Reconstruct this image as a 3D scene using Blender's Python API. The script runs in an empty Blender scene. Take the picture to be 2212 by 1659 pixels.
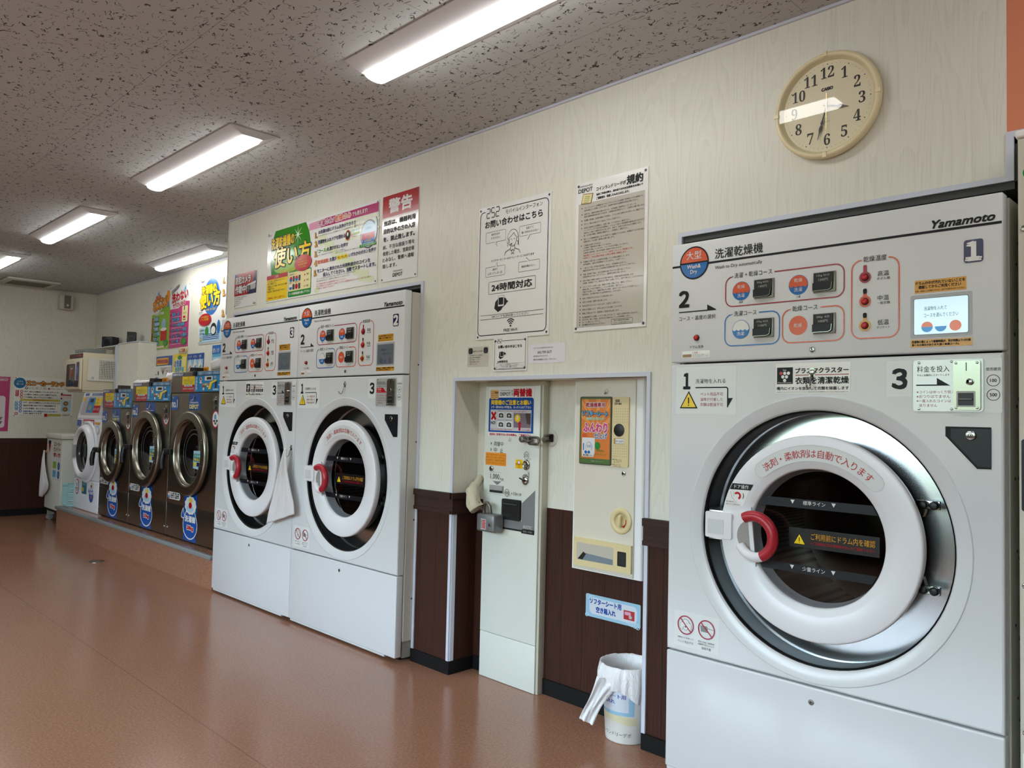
import bpy, bmesh, math, random
from mathutils import Vector, Matrix

SC = bpy.context.scene
COL = SC.collection
PI = math.pi
rnd = random.Random(7)

# ------------------------------------------------------------------ camera
YAW, PITCH, ROLL, FPX = 0.7876, 0.0440, 0.0239, 1693.81
CAM = Vector((0.0, -2.4062, 1.1863))
fw = Vector((-math.sin(YAW) * math.cos(PITCH), math.cos(YAW) * math.cos(PITCH), math.sin(PITCH)))
rt = Vector((math.cos(YAW), math.sin(YAW), 0))
up = rt.cross(fw)
r2 = rt * math.cos(ROLL) + up * math.sin(ROLL)
u2 = -rt * math.sin(ROLL) + up * math.cos(ROLL)
cd = bpy.data.cameras.new('camera')
cd.sensor_width = 36.0
cd.lens = FPX / 2212 * 36.0
cd.clip_start = 0.05
cam = bpy.data.objects.new('camera', cd)
COL.objects.link(cam)
cam.matrix_world = Matrix(((r2.x, u2.x, -fw.x, CAM.x), (r2.y, u2.y, -fw.y, CAM.y), (r2.z, u2.z, -fw.z, CAM.z), (0, 0, 0, 1)))
SC.camera = cam

# ------------------------------------------------------------------ world, exposure
SKY = 14.0          # daylight outside the shop windows
LED = 17.5         # radiance of the lit ceiling lamp lenses
SC.view_settings.view_transform = 'Standard'
SC.view_settings.look = 'None'
SC.view_settings.exposure = 0.18
SC.view_settings.gamma = 1.0
SC.view_settings.use_curve_mapping = False
w = bpy.data.worlds.new('daylight')
SC.world = w
w.use_nodes = True
nt = w.node_tree
bg = nt.nodes['Background']
tc = nt.nodes.new('ShaderNodeTexCoord')
sp = nt.nodes.new('ShaderNodeSeparateXYZ')
rp = nt.nodes.new('ShaderNodeValToRGB')
nt.links.new(tc.outputs['Generated'], sp.inputs[0])
nt.links.new(sp.outputs['Z'], rp.inputs[0])
els = rp.color_ramp.elements
els[0].position = 0.0; els[0].color = (.10, .10, .095, 1)
els[1].position = 1.0; els[1].color = (.66, .86, 1.0, 1)
e = els.new(0.005); e.color = (.09, .11, .075, 1)
e = els.new(0.10); e.color = (.11, .15, .085, 1)
e = els.new(0.16); e.color = (.70, .87, 1.0, 1)
nt.links.new(rp.outputs[0], bg.inputs[0])
bg.inputs[1].default_value = SKY
try:
    SC.cycles.use_denoising = True
    SC.cycles.max_bounces = 9
    SC.cycles.diffuse_bounces = 5
    SC.cycles.transparent_max_bounces = 16
    SC.cycles.sample_clamp_indirect = 6.0
    SC.cycles.caustics_reflective = False
except Exception:
    pass


# ------------------------------------------------------------------ materials
def lin(c):
    f = lambda x: x / 12.92 if x <= 0.04045 else ((x + 0.055) / 1.055) ** 2.4
    return tuple(f(v / 255.0) for v in c) + (1.0,)


_M = {}


def P(name, col, rough=0.5, metal=0.0, spec=0.5, emit=None, es=0.0, coat=0.0, alpha=1.0):
    if name in _M:
        return _M[name]
    m = bpy.data.materials.new(name)
    m.use_nodes = True
    n = m.node_tree
    b = n.nodes['Principled BSDF']
    b.inputs['Base Color'].default_value = lin(col)
    b.inputs['Roughness'].default_value = rough
    b.inputs['Metallic'].default_value = metal
    b.inputs['Specular IOR Level'].default_value = spec
    b.inputs['Coat Weight'].default_value = coat
    b.inputs['Coat Roughness'].default_value = 0.08
    if emit:
        b.inputs['Emission Color'].default_value = lin(emit)
        b.inputs['Emission Strength'].default_value = es
    _M[name] = m
    return m


def ND(m, t, **kw):
    n = m.node_tree.nodes.new(t)
    for k, v in kw.items():
        setattr(n, k, v)
    return n


def LK(m, a, b):
    m.node_tree.links.new(a, b)


def mth(m, op, a, b=None, c=None):
    n = ND(m, 'ShaderNodeMath', operation=op)
    for i, v in enumerate((a, b, c)):
        if v is None:
            continue
        if isinstance(v, (int, float)):
            n.inputs[i].default_value = v
        else:
            LK(m, v, n.inputs[i])
    return n.outputs[0]


def ramp(m, fac, stops):
    n = ND(m, 'ShaderNodeValToRGB')
    el = n.color_ramp.elements
    el[0].position, el[0].color = stops[0][0], lin(stops[0][1])
    el[1].position, el[1].color = stops[-1][0], lin(stops[-1][1])
    for p, c in stops[1:-1]:
        x = el.new(p); x.color = lin(c)
    LK(m, fac, n.inputs[0])
    return n.outputs[0]


def xyz(m):
    t = ND(m, 'ShaderNodeNewGeometry')
    s = ND(m, 'ShaderNodeSeparateXYZ')
    LK(m, t.outputs['Position'], s.inputs[0])
    return s.outputs


def comb(m, x, y, z):
    n = ND(m, 'ShaderNodeCombineXYZ')
    for i, v in enumerate((x, y, z)):
        if isinstance(v, (int, float)):
            n.inputs[i].default_value = v
        else:
            LK(m, v, n.inputs[i])
    return n.outputs[0]


def noise(m, vec, scale, detail=2, rough=.5, dist=0):
    n = ND(m, 'ShaderNodeTexNoise')
    n.inputs['Scale'].default_value = scale
    n.inputs['Detail'].default_value = detail
    n.inputs['Roughness'].default_value = rough
    n.inputs['Distortion'].default_value = dist
    LK(m, vec, n.inputs['Vector'])
    return n.outputs['Fac']


def mixc(m, fac, a, b):
    n = ND(m, 'ShaderNodeMix', data_type='RGBA')
    if isinstance(fac, (int, float)):
        n.inputs[0].default_value = fac
    else:
        LK(m, fac, n.inputs[0])
    for i, v in ((6, a), (7, b)):
        if isinstance(v, tuple):
            n.inputs[i].default_value = v
        else:
            LK(m, v, n.inputs[i])
    return n.outputs[2]


def setc(m, c):
    LK(m, c, m.node_tree.nodes['Principled BSDF'].inputs['Base Color'])


def bumpy(m, h, strength=.2, dist=.002):
    b = ND(m, 'ShaderNodeBump')
    b.inputs['Strength'].default_value = strength
    b.inputs['Distance'].default_value = dist
    LK(m, h, b.inputs['Height'])
    LK(m, b.outputs[0], m.node_tree.nodes['Principled BSDF'].inputs['Normal'])


# pale ash printed wall board, grain runs vertically
ASH = P('ash_wall_board', (200, 194, 180), .42)
s = xyz(ASH)
hx = mth(ASH, 'ADD', s['X'], s['Y'])
lowf = noise(ASH, comb(ASH, mth(ASH, 'MULTIPLY', hx, 5.0), 0.0, mth(ASH, 'MULTIPLY', s['Z'], .6)), 1.0, 2)
rings = mth(ASH, 'FRACT', mth(ASH, 'ADD', mth(ASH, 'MULTIPLY', lowf, 26.0), mth(ASH, 'MULTIPLY', hx, 9.0)))
fine = noise(ASH, comb(ASH, mth(ASH, 'MULTIPLY', hx, 260.0), 0.0, mth(ASH, 'MULTIPLY', s['Z'], 7.0)), 1.0, 3)
g = mth(ASH, 'ADD', mth(ASH, 'MULTIPLY', rings, .30), mth(ASH, 'MULTIPLY', fine, .90))
setc(ASH, ramp(ASH, g, [(.2, (206, 206, 194)), (.55, (222, 222, 210)), (1.0, (228, 228, 217))]))

# dark brown wainscot boards
BRN = P('brown_wainscot', (70, 40, 32), .6, spec=.2)
s = xyz(BRN)
hx = mth(BRN, 'ADD', s['X'], s['Y'])
fr = mth(BRN, 'FRACT', mth(BRN, 'MULTIPLY', mth(BRN, 'ADD', hx, 20.03), 1 / .1165))
grv = mth(BRN, 'LESS_THAN', fr, .03)
fine = noise(BRN, comb(BRN, mth(BRN, 'MULTIPLY', hx, 180.0), 0.0, mth(BRN, 'MULTIPLY', s['Z'], 5.0)), 1.0, 3)
bc = ramp(BRN, fine, [(.25, (48, 25, 18)), (.6, (64, 36, 27)), (.9, (74, 43, 33))])
setc(BRN, mixc(BRN, grv, bc, lin((34, 18, 15))))
CAPM = P('dark_cap_board', (70, 44, 36), .55, spec=.25)
s = xyz(CAPM)
fine = noise(CAPM, comb(CAPM, mth(CAPM, 'MULTIPLY', mth(CAPM, 'ADD', s['X'], s['Y']), 8.0), 0.0, mth(CAPM, 'MULTIPLY', s['Z'], 160.0)), 1.0, 3)
setc(CAPM, ramp(CAPM, fine, [(.3, (48, 31, 26)), (.8, (64, 43, 36))]))

# speckled terracotta vinyl floor
FLR = P('speckled_vinyl_floor', (150, 105, 82), .30)
s = xyz(FLR)
v = comb(FLR, s['X'], s['Y'], s['Z'])
n1 = noise(FLR, v, 110, 2, .6)
n2 = noise(FLR, v, 3.0, 3)
n3 = noise(FLR, v, 240, 1)
c1 = ramp(FLR, n1, [(.28, (142, 98, 77)), (.5, (157, 112, 89)), (.74, (173, 130, 106))])
c1 = mixc(FLR, mth(FLR, 'MULTIPLY', mth(FLR, 'MULTIPLY', mth(FLR, 'MAXIMUM', mth(FLR, 'SUBTRACT', n3, .60), 0.0), 5.0), .6), c1, lin((190, 158, 138)))
c1 = mixc(FLR, mth(FLR, 'MULTIPLY', n2, .22), c1, lin((126, 92, 74)))
seam = mth(FLR, 'LESS_THAN', mth(FLR, 'ABSOLUTE', mth(FLR, 'ADD', s['Y'], 1.078)), .0022)
setc(FLR, mixc(FLR, mth(FLR, 'MULTIPLY', seam, .4), c1, lin((78, 52, 42))))
rr = mth(FLR, 'ADD', mth(FLR, 'MULTIPLY', noise(FLR, v, 1.4, 1), .06), .16)
LK(FLR, rr, FLR.node_tree.nodes['Principled BSDF'].inputs['Roughness'])

# gypsum ceiling boards with worm holes and thin joints
CEI = P('worm_hole_ceiling_board', (205, 201, 196), .9, spec=.2)
s = xyz(CEI)
v = comb(CEI, mth(CEI, 'MULTIPLY', s['X'], .62), s['Y'], 0.0)
a = noise(CEI, v, 40, 1.2, .5, .45)
line = mth(CEI, 'LESS_THAN', mth(CEI, 'ABSOLUTE', mth(CEI, 'SUBTRACT', a, .5)), .021)
msk = mth(CEI, 'GREATER_THAN', noise(CEI, comb(CEI, s['X'], s['Y'], 3.7), 33, 1), .54)
worm = mth(CEI, 'MULTIPLY', line, msk)
jx = mth(CEI, 'LESS_THAN', mth(CEI, 'ABSOLUTE', mth(CEI, 'SUBTRACT', mth(CEI, 'FRACT', mth(CEI, 'ADD', mth(CEI, 'DIVIDE', mth(CEI, 'ADD', s['X'], 2.0143), .9086), 40.5)), .5)), 0.0011)
jy = mth(CEI, 'LESS_THAN', mth(CEI, 'ABSOLUTE', mth(CEI, 'SUBTRACT', mth(CEI, 'FRACT', mth(CEI, 'ADD', mth(CEI, 'DIVIDE', mth(CEI, 'ADD', s['Y'], 1.2852), .9114), 40.5)), .5)), .0011)
jn = mth(CEI, 'MAXIMUM', jx, jy)
c1 = mixc(CEI, mth(CEI, 'MULTIPLY', worm, .92), lin((188, 190, 190)), lin((58, 54, 50)))
setc(CEI, mixc(CEI, mth(CEI, 'MULTIPLY', jn, .65), c1, lin((82, 78, 74))))


def brushed(name, col, rough, amp=.10, axis='Z', sc=300):
    m = P(name, col, rough, 1.0)
    s = xyz(m)
    k = (lambda a: mth(m, 'MULTIPLY', s[a], sc if a == axis else 3.0))
    n = noise(m, comb(m, k('X'), k('Y'), k('Z')), 1.0, 2)
    LK(m, mth(m, 'ADD', mth(m, 'MULTIPLY', n, amp), rough - amp / 2), m.node_tree.nodes['Principled BSDF'].inputs['Roughness'])
    return m


WHT = P('white_enamel', (213, 217, 219), .16, coat=.3)
WHT2 = P('white_door_plastic', (228, 230, 234), .28)
PNL = P('grey_white_panel', (220, 225, 228), .33)
SHEET = P('painted_sheet_steel', (196, 194, 184), .4)
BEZ = P('grey_white_surround', (212, 216, 218), .22)
BLK = P('black', (14, 15, 18), .4)
RUB = P('black_rubber', (10, 11, 13), .5, spec=.25)
NAVY = P('navy_black_plastic', (16, 19, 27), .35, spec=.35)
STL = brushed('brushed_steel', (196, 202, 206), .22, .06, 'Z', 220)
STLD = brushed('dark_brushed_steel', (150, 146, 134), .30, .10, 'Z', 260)
CHR = P('chrome', (168, 170, 164), .16, 1.0)
GREYST = P('grey_steel', (128, 126, 118), .35, .8)
INK = P('ink_black', (20, 22, 28), .5, spec=.3)
DKG = P('dark_grey_print', (70, 72, 76), .2)
GRY = P('mid_grey_print', (128, 130, 132), .2)
LGR = P('light_grey_print', (184, 186, 184), .2)
PAP = P('white_print', (236, 238, 236), .13)
PAPM = P('matt_white_paper', (228, 230, 228), .2)
RED = P('red_print', (182, 20, 36), .2)
DRED = P('crimson_print', (158, 36, 62), .2)
ORG = P('orange_red_print', (216, 92, 52), .2)
BLU = P('blue_print', (14, 108, 186), .2)
NVY = P('navy_print', (34, 38, 84), .2)
YEL = P('yellow_print', (240, 208, 30), .2)
GLD = P('amber_print', (214, 156, 46), .2)
ORN = P('orange_print', (240, 152, 20), .45)
GRN = P('green_print', (40, 140, 52), .2)
LGN = P('lime_print', (132, 182, 48), .2)
PGN = P('pale_green_print', (222, 234, 198), .2)
PNK = P('pink_print', (214, 64, 130), .2)
MAG = P('magenta_print', (178, 40, 110), .2)
LPK = P('pale_pink_print', (226, 160, 192), .2)
CYA = P('sky_blue_print', (92, 172, 214), .2)
LBL = P('light_blue_print', (176, 212, 232), .2)
DBL = P('royal_blue_print', (10, 74, 158), .2)
BRW = P('brown_print', (150, 108, 62), .2)
CRM = P('cream_print', (226, 216, 160), .45)
PUR = P('purple_print', (98, 70, 160), .2)
TRM = P('white_aluminium_trim', (204, 210, 224), .35)
TRMD = P('dark_trim_inside', (52, 56, 58), .4)
CREAM = P('cream_plastic', (222, 207, 158), .35)
IVORY = P('ivory_enamel', (222, 219, 204), .33)
GWHT = P('greenish_white_enamel', (216, 222, 214), .28)
BASEB = P('black_baseboard', (18, 18, 18), .6, spec=.2)
REDP = P('red_rubber', (172, 32, 48), .32)
REDB = P('red_button_cap', (186, 22, 26), .25)
BEIGE = P('beige_steel', (206, 203, 190), .35)
BEIG2 = P('yellow_beige_plastic', (206, 194, 150), .4)
ORW = P('orange_wall_paint', (214, 132, 98), .7)
DARKIN = P('dark_recess', (26, 25, 24), .7)
CLOTH = P('white_towelling', (232, 230, 232), .95, spec=.1)
s = xyz(CLOTH)
bumpy(CLOTH, noise(CLOTH, comb(CLOTH, s['X'], s['Y'], s['Z']), 420, 3, .7), .8, .004)
BAG = P('thin_white_bag', (236, 238, 240), .32)
s = xyz(BAG)
bumpy(BAG, noise(BAG, comb(BAG, s['X'], s['Y'], mth(BAG, 'MULTIPLY', s['Z'], .55)), 42, 3, .55, 2.5), .5, .010)
CANV = P('beige_canvas', (196, 190, 166), .85)
CLKR = P('clock_champagne', (230, 218, 178), .35)
CLKF = P('clock_dial', (238, 228, 194), .45)
LGREY = P('lamp_body_white', (214, 214, 216), .4)
LENS = P('lit_lamp_lens', (250, 250, 246), .4, emit=(255, 254, 250), es=LED)
SCRN = P('lit_display', (190, 215, 226), .12, emit=(205, 236, 250), es=.55)
SCRD = P('dim_display', (96, 104, 112), .12, emit=(120, 132, 142), es=.04)
AQUA = P('aqua_plastic', (170, 212, 212), .4)
FRONT_GREY = P('fan_dark', (46, 48, 48), .6)
PERF = P('perforated_drum_steel', (150, 150, 148), .3, 1.0)
s = xyz(PERF)
fx = mth(PERF, 'SUBTRACT', mth(PERF, 'FRACT', mth(PERF, 'MULTIPLY', mth(PERF, 'ADD', s['X'], s['Z']), 90)), .5)
fy = mth(PERF, 'SUBTRACT', mth(PERF, 'FRACT', mth(PERF, 'MULTIPLY', s['Y'], 90)), .5)
d2 = mth(PERF, 'ADD', mth(PERF, 'MULTIPLY', fx, fx), mth(PERF, 'MULTIPLY', fy, fy))
setc(PERF, mixc(PERF, mth(PERF, 'LESS_THAN', d2, .07), lin((150, 150, 148)), lin((8, 8, 8))))


def glassy(name, tint, ior=1.5, rough=.02):
    m = bpy.data.materials.new(name)
    m.use_nodes = True
    n = m.node_tree
    n.nodes.remove(n.nodes['Principled BSDF'])
    tr = ND(m, 'ShaderNodeBsdfTransparent'); tr.inputs[0].default_value = tint + (1,)
    gl = ND(m, 'ShaderNodeBsdfGlossy'); gl.inputs['Roughness'].default_value = rough
    fr = ND(m, 'ShaderNodeFresnel')
    ge = ND(m, 'ShaderNodeNewGeometry')
    LK(m, mth(m, 'ADD', mth(m, 'MULTIPLY', ge.outputs['Backfacing'], 1 / ior - ior), ior), fr.inputs[0])
    mx = ND(m, 'ShaderNodeMixShader')
    LK(m, fr.outputs[0], mx.inputs[0]); LK(m, tr.outputs[0], mx.inputs[1]); LK(m, gl.outputs[0], mx.inputs[2])
    LK(m, mx.outputs[0], n.nodes['Material Output'].inputs[0])
    return m


GLS = glassy('tinted_door_glass', (.58, .60, .62), 1.6)
GLSC = glassy('clear_glass', (.95, .96, .96), 1.45)
FILM = glassy('clear_label_film', (.90, .93, .91), 1.5, .12)


# ------------------------------------------------------------------ mesh helpers
_TXT = {}


def glyphs(t):
    """Triangulated outline of a string in em units: (verts, faces, bounds)."""
    if t in _TXT:
        return _TXT[t]
    c = bpy.data.curves.new('lettering', 'FONT')
    c.body = t
    c.size = 1.0
    c.resolution_u = 3
    o = bpy.data.objects.new('lettering', c)
    m = bpy.data.meshes.new_from_object(o)
    vs = [(q.co.x, q.co.y) for q in m.vertices]
    fs = [tuple(p.vertices) for p in m.polygons]
    bpy.data.objects.remove(o)
    bpy.data.meshes.remove(m)
    bpy.data.curves.remove(c)
    if not vs:
        vs, fs = [(0, 0), (.3, 0), (.3, .01)], []
    xs = [q[0] for q in vs]; ys = [q[1] for q in vs]
    _TXT[t] = (vs, fs, (min(xs), min(ys), max(xs), max(ys)))
    return _TXT[t]


class MB:
    """Collects shapes; build() links them as ONE mesh object."""

    def __init__(s, org=(0, 0, 0), plane=None, eps=.0005):
        s.v = []; s.f = []; s.mi = []; s.sm = []; s.mats = []
        s.org = Vector(org); s.eps = eps; s.k = 0
        s.plane(plane or ((0, 0, 0), (1, 0, 0), (0, 0, 1)))

    def plane(s, p):
        s.po, s.pu, s.pv = (Vector(a) for a in p)
        s.pn = s.pu.cross(s.pv)
        return s

    def add(s, vs, fs, m, smooth=False):
        if m not in s.mats:
            s.mats.append(m)
        k = s.mats.index(m); b = len(s.v)
        s.v.extend(vs)
        for f in fs:
            s.f.append(tuple(i + b for i in f)); s.mi.append(k); s.sm.append(smooth)

    # --- solids
    def box(s, x0, y0, z0, x1, y1, z1, m, b=0.0):
        x0, x1 = min(x0, x1), max(x0, x1); y0, y1 = min(y0, y1), max(y0, y1); z0, z1 = min(z0, z1), max(z0, z1)
        if b <= 0:
            vs = [(x, y, z) for z in (z0, z1) for y in (y0, y1) for x in (x0, x1)]
            s.add(vs, [(0, 2, 3, 1), (4, 5, 7, 6), (0, 1, 5, 4), (2, 6, 7, 3), (0, 4, 6, 2), (1, 3, 7, 5)], m)
            return
        bm = bmesh.new()
        bmesh.ops.create_cube(bm, size=1.0)
        for q in bm.verts:
            q.co = Vector(((x0 + x1) / 2 + q.co.x * (x1 - x0), (y0 + y1) / 2 + q.co.y * (y1 - y0), (z0 + z1) / 2 + q.co.z * (z1 - z0)))
        bmesh.ops.bevel(bm, geom=bm.edges[:], offset=b, segments=3, profile=.5, affect='EDGES', clamp_overlap=True)
        s.bm(bm, m, True)

    def bm(s, bm, m, smooth=False):
        bm.verts.ensure_lookup_table()
        for i, q in enumerate(bm.verts):
            q.index = i
        s.add([tuple(q.co) for q in bm.verts], [tuple(q.index for q in f.verts) for f in bm.faces], m, smooth)
        bm.free()

    def prism(s, pts, d0, d1, m, smooth=False):
        """Polygon pts in the plane, from height d0 to d1 above it (d1 > d0 is nearer the viewer)."""
        n = len(pts)
        vs = [tuple(s.po + s.pu * a + s.pv * b + s.pn * d1) for a, b in pts] + [tuple(s.po + s.pu * a + s.pv * b + s.pn * d0) for a, b in pts]
        s.add(vs, [tuple(range(n)), tuple(range(2 * n - 1, n - 1, -1))], m)
        s.add(vs, [(i, i + n, (i + 1) % n + n, (i + 1) % n) for i in range(n)], m, smooth)

    def lathe(s, cu, cv, prof, m, n=64, smooth=True, a0=0.0, a1=2 * PI, su=1.0, sv=1.0):
        """Profile of (radius, height above plane) turned about the plane's normal."""
        full = abs(a1 - a0 - 2 * PI) < 1e-6
        cnt = n if full else n + 1
        vs = []; fs = []
        for r, d in prof:
            for i in range(cnt):
                a = a0 + (a1 - a0) * i / n
                vs.append(tuple(s.po + s.pu * (cu + su * r * math.cos(a)) + s.pv * (cv + sv * r * math.sin(a)) + s.pn * d))
        for j in range(len(prof) - 1):
            for i in range(n):
                k = (i + 1) % cnt
                fs.append((j * cnt + i, j * cnt + k, (j + 1) * cnt + k, (j + 1) * cnt + i))
        s.add(vs, fs, m, smooth)

    def cyl(s, cu, cv, r, d0, d1, m, n=32, b=0.0):
        b = min(b, r * .5)
        if b > 0:
            prof = [(r, d0), (r, d1 - b), (r - b * .3, d1 - b * .3), (r - b, d1), (0.00001, d1)]
        else:
            prof = [(r, d0), (r, d1), (r, d1), (0.00001, d1)]
        s.lathe(cu, cv, prof[:2], m, n)
        s.lathe(cu, cv, prof[1:], m, n, smooth=b > 0)
        s.lathe(cu, cv, [(r, d0), (0.00001, d0)], m, n, smooth=False)

    def tube(s, pts, r, m, n=10, close=False, cap=True, rs=None):
        pts = [Vector(p) for p in pts]; N = len(pts)
        vs = []; fs = []; nrm = None
        for i, p in enumerate(pts):
            if close:
                t = (pts[(i + 1) % N] - pts[i - 1]).normalized()
            else:
                t = (pts[min(i + 1, N - 1)] - pts[max(i - 1, 0)]).normalized()
            if nrm is None:
                nrm = t.orthogonal().normalized()
            nrm = (nrm - t * nrm.dot(t)).normalized()
            bi = t.cross(nrm)
            rr = rs[i] if rs else r
            for k in range(n):
                a = 2 * PI * k / n
                vs.append(tuple(p + (nrm * math.cos(a) + bi * math.sin(a)) * rr))
        for i in range(N if close else N - 1):
            j = (i + 1) % N
            for k in range(n):
                l = (k + 1) % n
                fs.append((i * n + k, i * n + l, j * n + l, j * n + k))
        s.add(vs, fs, m, True)
        if cap and not close:
            s.add(vs[:n], [tuple(range(n - 1, -1, -1))], m)
            s.add(vs[-n:], [tuple(range(n))], m)

    # --- printed shapes in the plane, l = print layer; each print sits a hair above the one before
    def lay(s, l):
        s.k += 1
        return s.eps * l + (s.k % 20) * 1e-5

    def poly(s, pts, m, l=1):
        d = s.lay(l)
        s.add([tuple(s.po + s.pu * a + s.pv * b + s.pn * d) for a, b in pts], [tuple(range(len(pts)))], m)

    def rect(s, u0, v0, u1, v1, m, l=1):
        s.poly([(u0, v0), (u1, v0), (u1, v1), (u0, v1)], m, l)

    def rpts(s, u0, v0, u1, v1, r, n=5):
        out = []
        for cx, cy, a in ((u1 - r, v0 + r, -PI / 2), (u1 - r, v1 - r, 0), (u0 + r, v1 - r, PI / 2), (u0 + r, v0 + r, PI)):
            for i in range(n + 1):
                t = a + PI / 2 * i / n
                out.append((cx + r * math.cos(t), cy + r * math.sin(t)))
        return out

    def rrect(s, u0, v0, u1, v1, r, m, l=1):
        s.poly(s.rpts(u0, v0, u1, v1, r), m, l)

    def ell(s, cu, cv, ru, rv, m, l=1, a0=0.0, a1=2 * PI, n=36):
        full = abs(a1 - a0 - 2 * PI) < 1e-6
        s.poly([(cu + ru * math.cos(a0 + (a1 - a0) * i / n), cv + rv * math.sin(a0 + (a1 - a0) * i / n)) for i in range(n if full else n + 1)], m, l)

    def ring(s, cu, cv, r0, r1, m, l=1, a0=0.0, a1=2 * PI, n=40, asp=1.0):
        d = s.lay(l)
        s.lathe(cu, cv, [(r1, d), (r0, d)], m, n, False, a0, a1, sv=asp)

    def stroke(s, pts, w, m, l=2, close=False):
        P2 = [Vector(p) for p in pts]; N = len(P2); L = []; R = []
        for i in range(N):
            if close:
                a, b = P2[i - 1], P2[(i + 1) % N]
            else:
                a, b = P2[max(i - 1, 0)], P2[min(i + 1, N - 1)]
            p = P2[i]
            t1 = (p - a); t2 = (b - p)
            if t1.length < 1e-9: t1 = t2
            if t2.length < 1e-9: t2 = t1
            t1 = t1.normalized(); t2 = t2.normalized()
            t = (t1 + t2)
            t = t1 if t.length < 1e-6 else t.normalized()
            k = 1 / max(.5, t.dot(t1))
            nn = Vector((-t.y, t.x)) * (w / 2 * k)
            L.append(p + nn); R.append(p - nn)
        d = s.lay(l)
        vs = [tuple(s.po + s.pu * q.x + s.pv * q.y + s.pn * d) for q in L + R]
        s.add(vs, [(i + N, (i + 1) % N + N, (i + 1) % N, i) for i in range(N if close else N - 1)], m)

    def rframe(s, u0, v0, u1, v1, r, w, m, l=2, gap=None):
        """Rounded outline; gap=(a, b) leaves the top edge open between a and b."""
        pts = s.rpts(u0, v0, u1, v1, r)
        if not gap:
            s.stroke(pts, w, m, l, True)
            return
        n = len(pts) // 4
        pts = [(gap[0], v1)] + pts[2 * n:] + pts[:2 * n] + [(gap[1], v1)]
        s.stroke(pts, w, m, l)

    def T(s, t, u0, v0, m, l=3, u1=None, v1=None, h=None, al='l', b=0.0, sl=0.0, rot=0.0, ol=None):
        """Lettering whose ink box starts at (u0, v0); fitted to u1 / v1 or given height h; b thickens, ol=(material, width) outlines."""
        vs, fs, (a0, b0, a1, b1) = glyphs(t)
        bw, bh = max(a1 - a0, 1e-6), max(b1 - b0, 1e-6)
        if u1 is not None:
            w = u1 - u0
            H = (v1 - v0) if v1 is not None else w * bh / bw
        else:
            H = h if h is not None else v1 - v0
            w = H * bw / bh
        if al == 'c': u0 -= w / 2
        if al == 'r': u0 -= w
        cr, sr = math.cos(rot), math.sin(rot)
        out = []
        for x, y in vs:
            p = (x - a0) / bw * w; q = (y - b0) / bh * H
            p += sl * q
            out.append((u0 + p * cr - q * sr, v0 + p * sr + q * cr))

        def put(du, dv, mm, ll):
            d = s.lay(ll)
            s.add([tuple(s.po + s.pu * (a + du) + s.pv * (c + dv) + s.pn * d) for a, c in out], fs, mm)
        if ol:
            for i in range(8):
                put(ol[1] * math.cos(i * PI / 4), ol[1] * math.sin(i * PI / 4), ol[0], l - .5)
        if b > 0:
            for i in range(4):
                put(b * math.cos(i * PI / 2 + .6), b * math.sin(i * PI / 2 + .6), m, l)
        else:
            put(0, 0, m, l)

    def arc(s, t, cu, cv, r, a0, a1, size, m, l=3, b=0.0):
        """Characters standing on a circle, from angle a0 to a1."""
        n = len(t)
        for i, ch in enumerate(t):
            if ch == ' ':
                continue
            a = a0 + (a1 - a0) * i / max(1, n - 1)
            vs, fs, (x0, y0, x1, y1) = glyphs(ch)
            ca, sa = math.cos(a - PI / 2), math.sin(a - PI / 2)
            d = s.lay(l)
            mid = (x0 + x1) / 2
            for du, dv in ([(b, 0), (-b, 0), (0, b), (0, -b)] if b > 0 else [(0, 0)]):
                out = []
                for x, y in vs:
                    p, q = (x - mid) * size, (y - .38) * size + r
                    out.append(tuple(s.po + s.pu * (cu + p * ca - q * sa + du) + s.pv * (cv + p * sa + q * ca + dv) + s.pn * d))
                s.add(out, fs, m)

    def star(s, cu, cv, r0, r1, k, m, l=2):
        s.poly([(cu + (r0 if i % 2 else r1) * math.cos(PI * i / k), cv + (r0 if i % 2 else r1) * math.sin(PI * i / k)) for i in range(2 * k)], m, l)

    def warn(s, cu, v0, w, l=2):
        """Yellow warning triangle with black edge."""
        h = w * .85
        s.poly([(cu - w / 2, v0), (cu + w / 2, v0), (cu, v0 + h)], INK, l)
        s.poly([(cu - w * .40, v0 + h * .07), (cu + w * .40, v0 + h * .07), (cu, v0 + h * .87)], YEL, l + 1)
        s.rect(cu - w * .03, v0 + h * .28, cu + w * .03, v0 + h * .62, INK, l + 2)
        s.ell(cu, v0 + h * .18, w * .035, w * .035, INK, l + 2, n=10)

    def noent(s, cu, cv, r, m=RED, l=3, w=None, ang=-PI / 4):
        w = w or r * .13
        s.ring(cu, cv, r - w, r, m, l)
        s.stroke([(cu - r * math.cos(ang) * .95, cv - r * math.sin(ang) * .95), (cu + r * math.cos(ang) * .95, cv + r * math.sin(ang) * .95)], w, m, l)

    def grid(s, fn, nu, nv, m, smooth=True, closeu=False):
        vs = [tuple(fn(i / (nu if closeu else nu - 1), j / (nv - 1))) for j in range(nv) for i in range(nu)]
        fs = []
        for j in range(nv - 1):
            for i in range(nu if closeu else nu - 1):
                k = (i + 1) % nu
                fs.append((j * nu + i, j * nu + k, (j + 1) * nu + k, (j + 1) * nu + i))
        s.add(vs, fs, m, smooth)

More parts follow.
